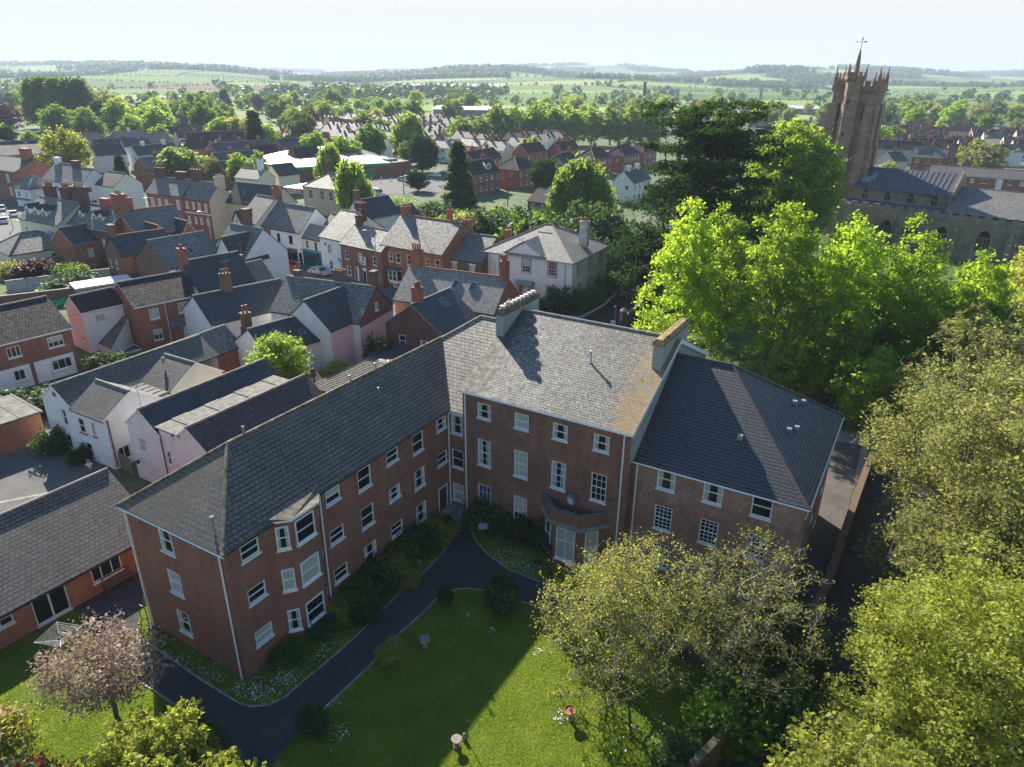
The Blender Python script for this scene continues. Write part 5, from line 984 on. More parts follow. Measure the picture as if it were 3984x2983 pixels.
# ================================================================== mid-distance houses (placed one by one)
FAR = [  # x, y, ang, L, depth, he, hr, wall, roof, hip, label
 (-10.9,191.2,57,13,7,5.2,8.2,B_RED,S_BROWN,0,'red brick house with dark roof and boxy white dormer behind the tall dark conifer'),
 (1.2,203.8,56,11,8.2,5.2,8.0,B_RED,S_BROWN,1,'red brick semi with hipped brown roof, first in the row right of the tall conifer'),
 (14.8,215.8,60,13,7.2,5.2,8.0,B_RED,S_BROWN,1,'red brick semi with hipped brown roof above the round cypress'),
 (25.1,232.7,52,11,7,5.2,8.2,B_RED,S_BROWN,1,'red brick semi with hipped brown roof, third in the row behind the birch'),
 (35.8,243.1,56,13,7,5.2,8.2,B_RED,S_BROWN,1,'red brick semi with hipped roof, left of the big dark cypress'),
 (44.3,255.1,50,9,7,5.2,8.2,B_RED,S_BROWN,1,'red brick semi half hidden by the big dark cypress'),
 (-11.9,220.7,62,17,6.5,5.2,8.0,B_RED,S_BROWN,0,'long red brick terrace with dark roof behind the first hipped semi'),
 (4.3,247.1,58,13,6,5.2,8,B_RED,S_BROWN,0,'red brick terrace with plain dark roof between two hipped rows'),
 (16.1,256.1,52,12,6,5.2,8,B_RED,S_BROWN,0,'red brick terrace with plain dark roof near the row of limes'),
 (29.5,181.0,59,12,5.6,5.0,7.6,WHITE,S_DARK,0,'white gabled house with two white chimneys behind the birch'),
 (3.2,169.1,-40,9,8,2.6,4.9,B_BROWN,S_BROWN,0,'brown tiled bungalow with three roof windows left of the birch'),
 (-141.9,252.5,45,14,7,5,7.6,B_BROWN,S_DARK,0,'dark slate house at the far left behind the round green tree'),
 (-118.0,232.0,52,14,6.5,5,7.6,WHITE,S_DARK,0,'white-walled house with long dark roof, left of the willow'),
 (-100.7,201.4,58,10,6,5,7.4,B_RED,S_GREY,0,'brick gabled house with blue slate roof, just left of the willow'),
 (-95.8,215.0,50,26,7,4,6.6,B_RED,S_WEST,0,'long low blue-slate building behind the row of young trees'),
 (-98.0,244.1,51,22,7,5,7.4,B_RED,S_WEST,0,'long two storey brick building with blue-grey roof left of the dark conifer'),
 (-79.5,203.0,60,8,6,4,6.5,B_RED,S_DARK,0,'small brick gabled building left of the supermarket canopy'),
 (-122.5,280.0,30,19,7,5,8,B_RED,S_BROWN,0,'long brown-roofed terrace behind the telegraph pole'),
 (-107.0,290.4,32,10,6,5,7.4,B_RED,S_BROWN,0,'brown-roofed house with small roof lights left of the dark conifer'),
 (-83.0,265.3,45,17,6,5,7.2,B_RED,S_WEST,0,'low brick terrace with grey roof right of the dark conifer'),
 (-162.2,340.6,40,16,8,6.5,9.8,B_RED,S_WEST,0,'tall brick house with steep blue roof among the far left trees'),
 (-141.1,284.1,30,9,6,4.6,7,B_RED,S_LIGHT,0,'house with pale sunlit roof behind the willow'),
 (-157.2,294.7,30,10,6,4.6,7,WHITE,S_LIGHT,0,'white house with bright sunlit roof at the left, below the dark ivy tree'),
 (-165.1,284.5,45,7,6,4.6,7,CREAM,S_LIGHT,0,'small cream house with pale roof right of the round green tree'),
 (-56.7,274.2,-28,10,6,5,7.2,WHITE,S_LIGHT,0,'white-walled pale-roofed house behind the supermarket roof'),
 (-29.5,268.0,-30,9,6,5,7.2,WHITE,S_LIGHT,0,'white house with bright pale roof right of the spreading dark tree'),
 (-21.1,278.0,-35,11,6,5,7.2,B_RED,S_LIGHT,0,'brick house with bright pale roof just above the tall conifer'),
 (-80.1,268.8,20,9,6,5,7.2,B_BROWN,S_DARK,0,'dark brown house at the back left corner of the supermarket'),
 (134.3,250.7,-30,10,7,5.2,8,B_RED,S_GREY,0,'brick house with solar panels above the long red terrace, right of the tower'),
 (122.0,238.0,30,7,6,4.8,7.4,PINK,S_DARK,0,'pink gabled house right of the church tower'),
 (133.7,278.7,-22,16,7,5.2,8,TAN,S_BROWN,0,'brown-roofed house with solar panels nearest the tower on its right'),
 (150.2,290.7,-25,18,7,5.2,8,TAN,S_BROWN,0,'long brown-roofed terrace in the right hand estate'),
]
for x, y, a, L, D_, he, hr, wl_, rf, hp, lab in FAR:
    H = empty('terraced_house' if L > 12 else 'town_house', x, y, 0, a, lab, 'house')
    n = max(2, int(L/2.6)); ws = wr(L, n, 3.3 if he > 4.5 else 1.0, 1.0, 1.1, 'two', None) + (wr(L, n, .8, 1.0, 1.2, 'two', None) if he > 4.5 else [])
    h_ = (D_*.48, D_*.48) if hp else (0, 0)
    block(H, 0, 0, L, D_, he, hr, 'x', h_, wl_, rf, {'F': ws, 'L': [(D_*.3,3.3,.9,1.1,'two','dark')] if he > 4.5 else []}, barge=WPAINT)
    for k in range(max(1, int(L/6))): chimney(H, L*(k+.5)/max(1, int(L/6))+RNG.uniform(-1,1)*.3, D_/2, 1.1, .8, hr-.6, hr+1.2, 2, B_RED if wl_ is not WHITE else wl_)
    if 'three roof windows' in lab: [skylight(H, (0,0,L,D_,he,hr), s, .6, .8, 1.2) for s in (4.4,6.2,8)]
    if 'dormer' in lab: dormer(H, 8.5, .8, 6.0, 2.4, 1.1)
    if 'solar' in lab:
        sl = atan2(hr-he, D_/2); m = MB(); m.box(-2.2,-1.2,0,2.2,1.2,.06,0); [m.box(-2.2+i*.88-.02,-1.2,.06,-2.2+i*.88+.02,1.2,.08,1) for i in range(6)]; o = m.build('solar_panel', [GLASS2, METAL], H); o.location = roofpt((0,0,L,D_,he,hr), L*.35, .55); o.rotation_euler = (sl,0,0)
# long red terrace right of the church
H = empty('long_brick_terrace', 116.0, 206.0, 0, -31, 'long red brick terrace with white door panels, seen above the church roof', 'terrace')
block(H, 0, 0, 62, 7.5, 5.2, 7.0, 'x', (0,0), B_RED, slate('tile_grey_brown', (.15,.13,.12), (.11,.095,.088), .3, .3, lich=.3), {'F': [(2.0+i*2.9, 3.5, 1.5 if i%3 == 1 else .95, 1.1, 'three' if i%3 == 1 else 'two', 'net' if i%2 else 'dark') for i in range(20)]+[(2.0+i*5.8, .8, 1.6, 1.2, 'three', 'dark') for i in range(10)]}, gut=WPAINT, oh=.3)
for i in range(6): m = MB(); m.box(7.6+i*8.7,-.05,0,9.0+i*8.7,0,4.9); m.build('white_panel', WPAINT, H)
# ================================================================== trees
def np_mesh(name, verts, quads, mats, midx=None, tris=None):
    me = bpy.data.meshes.new(name); nv = len(verts); nq = len(quads); ntx = 0 if tris is None else len(tris)
    me.vertices.add(nv); me.vertices.foreach_set('co', np.asarray(verts, np.float32).ravel())
    li = np.asarray(quads, np.int32).ravel(); ls = np.arange(nq)*4; lt = np.full(nq, 4)
    if ntx: li = np.concatenate([li, np.asarray(tris, np.int32).ravel()]); ls = np.concatenate([ls, nq*4+np.arange(ntx)*3]); lt = np.concatenate([lt, np.full(ntx, 3)])
    me.loops.add(len(li)); me.loops.foreach_set('vertex_index', li)
    me.polygons.add(nq+ntx); me.polygons.foreach_set('loop_start', ls.astype(np.int32)); me.polygons.foreach_set('loop_total', lt.astype(np.int32))
    for m in mats: me.materials.append(m)
    if midx is not None: me.polygons.foreach_set('material_index', np.asarray(midx, np.int32))
    me.update(calc_edges=True); return me
def leaves(rs, C, n, sig, size, flat=0.5, droop=0.0, asp=1.6):
    """C (k,3) cluster centres -> quads of leaf size spread about them; flat>0 turns leaves towards horizontal"""
    k = len(C); c = np.repeat(C, n, 0)+rs.normal(0, 1, (k*n, 3))*np.asarray(sig); m = len(c)
    nz = rs.normal(0, 1, (m, 3)); nz[:, 2] = np.abs(nz[:, 2])+flat; nz /= np.linalg.norm(nz, axis=1)[:, None]
    t = rs.normal(0, 1, (m, 3)); t[:, 2] -= droop; t -= (t*nz).sum(1)[:, None]*nz; t /= np.linalg.norm(t, axis=1)[:, None]+1e-9
    b = np.cross(nz, t); s = size*np.clip(rs.lognormal(-.05, .35, (m, 1)), .4, 1.9)
    a0 = c-t*s*asp*.5; a2 = c+t*s*asp*.5; a1 = c+b*s*.5+nz*s*.12; a3 = c-b*s*.5+nz*s*.12
    return np.stack([a0, a1, a2, a3], 1).reshape(-1, 3), np.arange(m*4).reshape(-1, 4)
def tubes(P, Q, r0, r1, n=5):
    P = np.asarray(P); Q = np.asarray(Q); d = Q-P; L = np.linalg.norm(d, axis=1)[:, None]+1e-9; d = d/L
    h = np.where(np.abs(d[:, 2:3]) > .9, np.array([[1., 0, 0]]), np.array([[0, 0, 1.]])); e = np.cross(d, h); e /= np.linalg.norm(e, axis=1)[:, None]; g = np.cross(d, e)
    V = []; a = 2*np.pi*np.arange(n)/n
    for X, r in ((P, r0), (Q, r1)): V.append(X[:, None]+(e[:, None]*np.cos(a)[None, :, None]+g[:, None]*np.sin(a)[None, :, None])*np.asarray(r)[:, None, None])
    V = np.concatenate(V, 1).reshape(-1, 3); k = len(P); base = (np.arange(k)*2*n)[:, None]; i = np.arange(n)[None]; j = (i+1) % n
    F = np.stack([base+i, base+j, base+n+j, base+n+i], 2).reshape(-1, 4); return V, F
def shape_pts(rs, K, H, R, z0, kind, lump=.28):
    u = rs.normal(0, 1, (K*4, 3)); u /= np.linalg.norm(u, axis=1)[:, None]
    rr = rs.uniform(0, 1, K*4)**.42
    D_ = rs.normal(0, 1, (9, 3)); D_ /= np.linalg.norm(D_, axis=1)[:, None]; A = rs.uniform(-lump, lump, 9)
    f = 1+sum(A[i]*np.exp(-4*(1-u@D_[i])) for i in range(9))
    cz = (z0+H)/2; hz = (H-z0)/2; p = u*(rr*f)[:, None]
    if kind == 'round': X = np.c_[p[:, 0]*R, p[:, 1]*R, cz+p[:, 2]*hz]
    elif kind == 'tall': zz = np.sign(p[:, 2])*np.abs(p[:, 2])**1.0; s = (1-.22*np.clip(zz, -1, 1))*(1+.9*np.clip(-zz, 0, 1)**3); X = np.c_[p[:, 0]*R*s, p[:, 1]*R*s, cz+zz*hz]
    elif kind == 'dome': X = np.c_[p[:, 0]*R, p[:, 1]*R, z0+(H-z0)*(np.abs(p[:, 2])**.8)*(1)*1.0]; X = X[np.abs(p[:, 2]) < 1.05]
    elif kind == 'cone': t = rs.uniform(0, 1, K*4)**1.4; a = rs.uniform(0, 2*pi, K*4); q = R*(1-t)**.8*np.sqrt(rs.uniform(.15, 1, K*4)); X = np.c_[np.cos(a)*q, np.sin(a)*q, z0+(H-z0)*t]
    else: X = np.c_[p[:, 0]*R, p[:, 1]*R, cz+p[:, 2]*hz]
    X = X[rs.permutation(len(X))]; return X[:K]
def skeleton(rs, tips, H, wob=.02, tt=.72, nm=1, lean=(0, 0)):
    nt = 7; tr = [np.array([lean[0]*z/H+rs.normal(0, wob*H), lean[1]*z/H+rs.normal(0, wob*H), z]) if z > 0 else np.zeros(3) for z in np.linspace(0, H*tt, nt)]
    P = list(tr); par = [-1]+list(range(nt-1)); cnt = [0]*nt; order = np.argsort(np.hypot(tips[:, 0], tips[:, 1])+.25*tips[:, 2]); ti = []
    for k in order:
        c = tips[k]; A = np.array(P); d = np.linalg.norm(A-c, axis=1); pen = np.where(A[:, 2] > c[2]-.15*d, 3.0, 0)*d*.4+np.arange(len(A))*0; pen[0] += 1e3
        j = int(np.argmin(d+pen)); prev = j
        for q in range(nm):
            f = (q+1)/(nm+1); mpt = A[j]*(1-f)+c*f+rs.normal(0, .07, 3)*d[j]; mpt[2] += -.05*d[j]
            P.append(mpt); par.append(prev); prev = len(P)-1
        P.append(c); par.append(prev); ti.append(len(P)-1)
    P = np.array(P); par = np.array(par); w = np.zeros(len(P)); w[ti] = 1
    for i in range(len(P)-1, 0, -1): w[par[i]] += w[i]
    return P, par, w
def tree_parts(seed, H, R, z0, kind='round', K=220, nl=60, sig=.55, size=.28, r0=.22, flat=.4, droop=0, twig=0, lean=(0, 0), tips=None, lump=.28, nm=1, tt=.72, bmin=.012, sigz=None, tubesides=5, asp=1.6):
    rs = np.random.RandomState(seed); T = tips if tips is not None else shape_pts(rs, K, H, R, z0, kind, lump)
    T[:, 0] += lean[0]*T[:, 2]/H; T[:, 1] += lean[1]*T[:, 2]/H
    P, par, w = skeleton(rs, T, H, tt=tt, nm=nm, lean=lean)
    r = r0*(w/w.max())**.45; r = np.maximum(r, bmin); i = np.arange(1, len(P))
    r[0] = r0*1.25
    V, F = tubes(P[par[i]], P[i], np.maximum(r[i], np.minimum(r[par[i]], r[i]*1.35)), r[i], tubesides)
    if twig:
        k = len(T); c = np.repeat(T, twig, 0); e = rs.normal(0, 1, (k*twig, 3)); e[:, 2] += .35; e /= np.linalg.norm(e, axis=1)[:, None]; ln = sig*rs.uniform(.6, 1.9, (k*twig, 1))
        mid = c+e*ln*.5+rs.normal(0, .08, c.shape)*sig; end = mid+e*ln*.5+rs.normal(0, .2, c.shape)*sig
        for a, b, ra in ((c, mid, bmin*.8), (mid, end, bmin*.55)):
            v2, f2 = tubes(a, b, np.full(len(a), ra), np.full(len(a), ra*.7), 3); F = np.concatenate([F, f2+len(V)]); V = np.concatenate([V, v2])
        TL = np.concatenate([T, mid, end]); nl2 = max(1, int(nl/(1+2*twig)))
        LV, LF = leaves(rs, TL, nl2, (sig*.3,)*3, size, flat, droop, asp)
    else: LV, LF = leaves(rs, T, nl, (sig, sig, sigz if sigz else sig*.75), size, flat, droop, asp)
    return (V, F), (LV, LF)
BARK = plain('bark', (.13,.105,.08), .9, var=.35, scale=5); BARKG = plain('bark_grey', (.24,.22,.18), .9, var=.35, scale=5)
L_LIME = leafmat('leaf_lime', (.10,.19,.012), (.21,.31,.02), .55, (.58,.78,.06)); L_GRN = leafmat('leaf_green', (.055,.13,.016), (.10,.20,.024), .5, (.33,.54,.04))
L_DARK = leafmat('leaf_dark', (.022,.05,.012), (.045,.08,.02), .25, (.10,.18,.03), .9, .25, .04); L_OLIVE = leafmat('leaf_olive', (.17,.18,.05), (.29,.28,.08), .5, (.52,.54,.16))
L_SYC = leafmat('leaf_sycamore', (.18,.22,.03), (.33,.36,.065), .5, (.70,.74,.11)); L_BUD = leafmat('leaf_bud', (.20,.22,.045), (.31,.32,.07), .5, (.68,.68,.13))
L_LIM2 = leafmat('leaf_lime_far', (.13,.24,.035), (.21,.34,.055), .55, (.60,.80,.12)); L_BIRCH = leafmat('leaf_birch', (.12,.19,.03), (.20,.28,.045), .5, (.48,.64,.09)); L_COP = leafmat('leaf_copper', (.05,.02,.02), (.09,.03,.03), .3, (.2,.05,.05))
L_PINK = leafmat('leaf_cherry', (.20,.14,.11), (.40,.30,.25), .4, (.55,.42,.32)); L_BLOS = leafmat('blossom_pink', (.45,.22,.24), (.65,.42,.42), .4, (.8,.5,.5)); L_RED = leafmat('flower_red', (.4,.02,.02), (.5,.04,.04), .2, (.6,.05,.05)); L_SHR = leafmat('leaf_shrub', (.03,.065,.018), (.06,.11,.03), .3, (.15,.26,.04))
L_MID = leafmat('leaf_mid', (.06,.11,.027), (.10,.16,.038), .45, (.29,.42,.06))
def plant_tree(name, label, cat, x, y, mats, group=None, **k):
    (V, F), (LV, LF) = tree_parts(**k); H = empty(name, x, y, 0, 0, label, cat, group)
    link('trunk', np_mesh('trunk', V, F, [mats[0]]), H); link('crown', np_mesh('crown', LV, LF, [mats[1]]), H); return H
# -- foreground trees
plant_tree('budding_tree', 'grey-branched budding tree with sparse yellow-green leaves, left one before the brick facade', 'tree', 5.7, 28.9, (BARKG, L_BUD), seed=3, H=9.4, R=4.2, z0=.3, kind='round', K=540, nl=48, sig=.42, size=.07, r0=.20, twig=5, flat=.2, bmin=.012, nm=2, lump=.35, asp=1.3)
plant_tree('budding_tree', 'grey-branched budding tree with bare lower twigs, right one before the brick facade', 'tree', 11.6, 28.2, (BARKG, L_BUD), seed=5, H=8.6, R=3.5, z0=.3, kind='round', K=360, nl=38, sig=.40, size=.07, r0=.18, twig=5, flat=.2, bmin=.012, nm=2, lump=.4, asp=1.3)
plant_tree('sycamore', 'big fresh yellow-green sycamore filling the bottom right corner', 'tree', 20.4, 23.8, (BARKG, L_SYC), seed=9, H=10.6, R=5.6, z0=1.5, kind='dome', K=440, nl=125, sig=.34, size=.125, r0=.28, flat=.9, asp=1.15, lump=.35)
plant_tree('sycamore', 'lower sycamore with twiggy top at the very bottom, right of the lawn', 'tree', 13.8, 18.6, (BARKG, L_SYC), seed=12, H=7.4, R=4.4, z0=1.0, kind='dome', K=380, nl=60, sig=.5, size=.15, r0=.2, twig=3, flat=.7, asp=1.2)
plant_tree('brown_green_tree', 'large olive-brown leafed tree along the lane, right of the hipped wing', 'tree', 31.5, 39.0, (BARKG, L_OLIVE), seed=21, H=14.6, R=8.0, z0=.3, kind='round', K=600, nl=95, sig=.4, size=.13, r0=.35, twig=0, flat=.4, lump=.4)
plant_tree('brown_green_tree', 'tall twiggy brownish tree behind the first olive-brown one at the right edge', 'tree', 38.5, 49.5, (BARKG, L_OLIVE), seed=23, H=15.2, R=8.2, z0=2, kind='round', K=460, nl=55, sig=.45, size=.14, r0=.32, twig=3, flat=.4, lump=.4)
plant_tree('brown_green_tree', 'yellow-green edged tree at the right border above the sycamore', 'tree', 36.5, 33.0, (BARKG, L_SYC), seed=24, H=13.0, R=7.0, z0=2, kind='round', K=380, nl=65, sig=.48, size=.21, r0=.3, flat=.4)
plant_tree('churchyard_tree', 'pale green tree at the far right edge below the church', 'tree', 62, 70, (BARKG, L_SYC), seed=25, H=15.5, R=8.0, z0=2, kind='round', K=420, nl=70, sig=.7, size=.28, r0=.3, flat=.4)
plant_tree('churchyard_tree', 'bushy green tree at the right edge between the limes and the olive-brown trees', 'tree', 50, 57, (BARKG, L_BIRCH), seed=26, H=12.5, R=6.5, z0=2, kind='round', K=380, nl=70, sig=.7, size=.25, r0=.3, flat=.4)
plant_tree('brown_green_tree', 'rounded olive-green tree hanging over the lane, between the brown tree and the sycamore', 'tree', 26.5, 32.0, (BARKG, L_OLIVE), seed=27, H=9.6, R=4.6, z0=.6, kind='round', K=380, nl=110, sig=.4, size=.13, r0=.25, flat=.4)
plant_tree('brown_green_tree', 'green tree filling the right border behind the sycamore', 'tree', 33.5, 27.5, (BARKG, L_BIRCH), seed=28, H=10.5, R=6.0, z0=.6, kind='round', K=380, nl=70, sig=.5, size=.2, r0=.25, flat=.4)
plant_tree('cherry_tree', 'round pinkish-bronze ornamental tree on the small lawn', 'tree', -19.4, 25.6, (BARK, L_PINK), seed=31, H=5.8, R=2.7, z0=1.9, kind='round', K=240, nl=32, sig=.30, size=.10, r0=.12, flat=.3, asp=1.6)
plant_tree('acer_tree', 'small bright green round-headed tree behind the long wing roof', 'tree', -22.4, 63.2, (BARK, L_BIRCH), seed=33, H=7.0, R=2.5, z0=2.0, kind='round', K=150, nl=60, sig=.34, size=.18, r0=.16, flat=.3)
# -- bright lime trees
LT = [(19.0,74.5,17.4,4.6,'lime tree with the brightest crown, leftmost of the front row'),(27.0,69.5,18.6,4.6,'tall lime tree second from the left in the bright front row'),(32.5,67.6,17.2,4.3,'lime tree third from the left in the bright front row'),(38.0,65.5,16.0,4.4,'lime tree fourth from the left, below the church porch'),(43.6,64.0,14.6,4.3,'lime tree fifth from the left, below the aisle windows'),(49.5,62.5,13.8,4.4,'lime tree sixth from the left in the bright front row'),(56.0,61.5,13.2,4.3,'last lime tree at the right end of the bright front row'),(24.0,80.0,15.0,4.0,'smaller lime tree behind the gap of the first two'),(35.5,74.0,15.5,4.0,'lime tree half hidden behind the third and fourth limes'),(47,71,12.6,4.0,'lime tree half hidden behind the fifth and sixth limes'),(30,62.5,11.0,3.6,'low lime tree nearest the hipped roof ridge'),(41.5,59.0,11.0,3.8,'low lime tree below the row, near the churchyard path')]
for i, (x, y, h, R, lb) in enumerate(LT):
    plant_tree('lime_tree', lb, 'tree', x, y, (BARK, L_LIME), group='bright lime trees in front of the church', seed=50+i, H=h*1.03, R=R*.86, z0=.8, kind='tall', K=290, nl=60, sig=.36, size=.20, r0=.25, flat=.1, lump=.35, tt=.8)
for i, (x, y, h, R, lb) in enumerate([(28.5,63.5,8,3.4,'low young tree at the foot of the limes, nearest the bargeboard gable'),(33,59.5,7.5,3.4,'low young tree behind the middle of the hipped ridge'),(37.5,56,7.5,3.4,'low young tree behind the hip end roof vents'),(43,53,8,3.8,'low young tree by the churchyard path at the roof corner')]):
    plant_tree('young_tree', lb, 'tree', x, y, (BARK, L_LIME), seed=90+i, H=h, R=R, z0=.5, kind='round', K=150, nl=34, sig=.36, size=.26, r0=.14, flat=.1)
plant_tree('broadleaf_tree', 'big rounded green tree standing just left of the church tower', 'tree', 47.5, 126, (BARK, L_LIME), seed=61, H=24.0, R=8.0, z0=1.5, kind='round', K=520, nl=46, sig=.7, size=.42, r0=.5, flat=.3, lump=.2)
# -- dark spreading cypress
def cypress():
    rs = np.random.RandomState(77); T = []
    for k in range(46):
        z = 2+23.5*(k/45)**.9; n = 6
        for i in range(n):
            a = rs.uniform(0, 2*pi); R = (9.8*(1-(z/29)**2.4)+1.0)*rs.uniform(.25, 1.05); 
            if z > 17: R = rs.uniform(1, 8.6)
            c = np.array([cos(a)*R, sin(a)*R, z+R*.07+rs.normal(0, 1.0)])
            for q in range(3): T.append(c+np.array([cos(a), sin(a), .03])*rs.uniform(-1.6, 1.2)+rs.normal(0, .55, 3)*np.array([1, 1, .25]))
    T = np.array(T); T = T[T[:, 2] < 26.8]
    return tree_parts(seed=78, H=26, R=11, z0=3, tips=T, nl=80, sig=.72, sigz=.24, size=.26, r0=.6, flat=1.0, nm=1, tt=.85, lean=(1.5, 0))
(V, F), (LV, LF) = cypress(); H = empty('monterey_cypress', 24.5, 97.5, 0, 0, 'huge dark spreading cypress with layered boughs, right of the white villa', 'tree')
link('trunk', np_mesh('trunk', V, F, [BARK]), H); link('crown', np_mesh('crown', LV, LF, [L_DARK]), H)
plant_tree('yew', 'dark low yew mass under the spreading cypress', 'tree', 19.5, 103, (BARK, L_DARK), seed=79, H=9, R=5.5, z0=.4, kind='round', K=220, nl=70, sig=.7, size=.25, r0=.3)
# -- shared mid-distance tree kinds
KIND = {}
def kind(nm, bark, leaf, **k):
    if nm not in KIND:
        (V, F), (LV, LF) = tree_parts(**k); KIND[nm] = (np_mesh(nm+'_trunk', V, F, [bark]), np_mesh(nm+'_crown', LV, LF, [leaf]), k['H'], k['R'])
    return KIND[nm]
kind('round', BARK, L_GRN, seed=101, H=12, R=5, z0=1.5, K=150, nl=55, sig=.6, size=.38, r0=.3)
kind('lime', BARK, L_LIM2, seed=102, H=12, R=4.6, z0=1.2, kind='tall', K=170, nl=44, sig=.5, size=.42, r0=.3)
kind('yellow', BARK, L_SYC, seed=103, H=11, R=5.2, z0=1.5, K=150, nl=50, sig=.6, size=.38, r0=.3)
kind('conifer', BARK, L_DARK, seed=104, H=13, R=3.4, z0=.5, kind='cone', K=200, nl=60, sig=.55, sigz=.25, size=.4, r0=.25, flat=.9, tt=.95)
kind('dark', BARK, L_DARK, seed=105, H=11, R=5, z0=1.2, K=150, nl=55, sig=.75, sigz=.35, size=.45, r0=.3, flat=.8)
kind('willow', BARK, L_BIRCH, seed=106, H=11, R=3.2, z0=1.5, kind='tall', K=130, nl=110, sig=.38, sigz=1.1, size=.34, r0=.25, flat=0, droop=3, asp=3, lump=.5)
kind('poplar', BARK, L_MID, seed=107, H=24, R=4.2, z0=2, kind='tall', K=180, nl=60, sig=.9, size=.6, r0=.45)
kind('copper', BARK, L_COP, seed=108, H=11, R=5, z0=1.5, K=150, nl=55, sig=.6, size=.38, r0=.3)
kind('brown', BARKG, L_OLIVE, seed=109, H=14, R=6.5, z0=1.8, K=180, nl=32, sig=.9, size=.42, r0=.35, twig=2)
kind('mid', BARK, L_MID, seed=110, H=12, R=5.2, z0=1.2, K=150, nl=55, sig=.6, size=.385, r0=.3)
kind('shrub', BARK, L_SHR, seed=111, lump=.7, H=1.5, R=1.0, z0=.05, K=80, nl=60, sig=.22, size=.12, r0=.05)
kind('shrubl', BARK, L_GRN, seed=112, lump=.7, H=1.5, R=1.0, z0=.05, K=80, nl=60, sig=.22, size=.11, r0=.05)
kind('shruby', BARK, L_BUD, seed=113, lump=.7, H=1.5, R=1.0, z0=.05, K=80, nl=70, sig=.2, size=.09, r0=.05)
def put(nm, kd, x, y, h, R, label=None, cat='tree', group=None, parts=True, z=0):
    t, c, H0, R0 = KIND[kd]; H = empty(nm, x, y, z, RNG.uniform(0, 360), label, cat, group)
    H.scale = (R/R0, R/R0, h/H0)
    if parts: link('trunk', t, H)
    link('crown', c, H); return H
for i in range(9):
    put('lime_tree', 'lime', -9.0+i*8.7+RNG.uniform(-.5,.5), 341-i*.6, 15.6+RNG.uniform(-.5,.6), 5.8, 'one of the rounded lime trees in the long row behind the red brick semis', 'tree', 'row of limes beyond the semis').children[-1]
TL = [('birch_tree','willow',13.4,146.7,12.6,5.2,'pale weeping birch behind the white villa, left of the white gabled house'),
('fir_tree','conifer',-13.3,175.5,14.4,3.6,'tall very dark narrow conifer in front of the red brick semis'),
('cedar_tree','dark',-29.7,237.8,12.2,5.0,'dark spreading tree in the supermarket car park'),
('cypress_tree','dark',8.7,196.4,9.4,4.2,'bushy dark cypress with trunk below the hipped semis'),
('willow_tree','willow',-34.4,154.1,11.2,3.3,'weeping pale green tree beside the tan hall'),
('birch_tree','willow',-52.9,212.0,9.6,2.9,'slim birch in front of the supermarket roof'),
('fir_tree','conifer',-96.9,279.9,15.5,4.6,'dark conical fir in the left middle distance'),
('broadleaf_tree','yellow',-124.8,207.0,14.0,5.4,'round yellow-green tree left above the white terrace'),
('fir_tree','conifer',-105,196,8.5,2.4,'small dark fir right of the round yellow-green tree'),
('small_tree','round',-90.5,166,7.2,2.6,'compact round green tree between white house and brick terrace'),
('willow_tree','willow',-95,206,8.8,5.5,'broad weeping willow, leftmost of the four garden trees'),
('garden_tree','brown',-84,205,8.0,3.0,'small budding tree second of the four garden trees'),
('garden_tree','lime',-76,202,8.8,3.0,'bright green tree third of the four garden trees'),
('garden_tree','lime',-70,203,9.2,2.4,'slim tree rightmost of the four garden trees'),
('copper_beech','copper',-252,372,14,8,'dark red copper beech at the far left edge of the playing field'),
('bare_tree','brown',-198,372,20,9,'tall brown bare-looking tree right of the poplars'),
('broadleaf_tree','round',-205,338,14.5,8,'wide green tree in front of the bare brown tree'),
('ivy_tree','dark',-190,345,17,3.6,'ivy-dark tree standing at the left of a bright green one'),
('broadleaf_tree','lime',-181,343,17,7.0,'bright green tree right of the ivy-dark one'),
('broadleaf_tree','round',-170,345,12,5,'low green tree right of the bright green pair'),
('broadleaf_tree','yellow',-113,306,12,6.8,'pale yellow-green globe tree left of the dark fir'),
('broadleaf_tree','round',-139,335,16,6.2,'dark round tree left of the pale globe tree'),
('broadleaf_tree','mid',-163,385,18,7,'round spring tree beyond the brick school house'),
('broadleaf_tree','mid',-85,300,14,6,'green tree right behind the dark fir'),
('broadleaf_tree','lime',-57,245,10,5,'light green tree at left of the supermarket ridge'),
('broadleaf_tree','round',-50,258,13,5.5,'deep green tree behind the supermarket ridge'),
('broadleaf_tree','willow',-40,290,13.5,5,'tall weeping tree behind the white pale-roofed house'),
('broadleaf_tree','lime',-70,262,10,4.6,'light green tree directly above the green gable roof'),
('broadleaf_tree','lime',-22,320,12,5,'left of two joined bright globe trees in the terraces'),
('broadleaf_tree','lime',-14,318,12,5,'right of two joined bright globe trees in the terraces'),
('broadleaf_tree','lime',6,262,9,4.4,'pale green tree left of the lime row'),
('garden_tree','mid',-36,256,7.5,4,'soft green tree left of the spreading dark car park tree'),
('garden_tree','round',-18,252,7,4,'green tree behind the tall dark conifer'),
('fir_tree','dark',-26.2,198,5.5,2.8,'small dark round conifer in the car park behind the white van'),
('broadleaf_tree','yellow',78,205,9.5,4.6,'yellow-leafed tree peeping out right of the church tower'),
('bare_tree','brown',150,238,12,7,'big greyish-brown tree in the right hand estate'),
('garden_tree','yellow',108,214,7,2.6,'slim yellow-green tree in front of the long red terrace'),
('broadleaf_tree','round',104,300,8,7,'bright green dome tree in the right hand estate'),
('broadleaf_tree','lime',34,118,13,3.8,'bright spring tree behind the spreading cypress, left side')]
for nm, kd, x, y, h, R, lb in TL: put(nm, kd, x, y, h, R, lb)
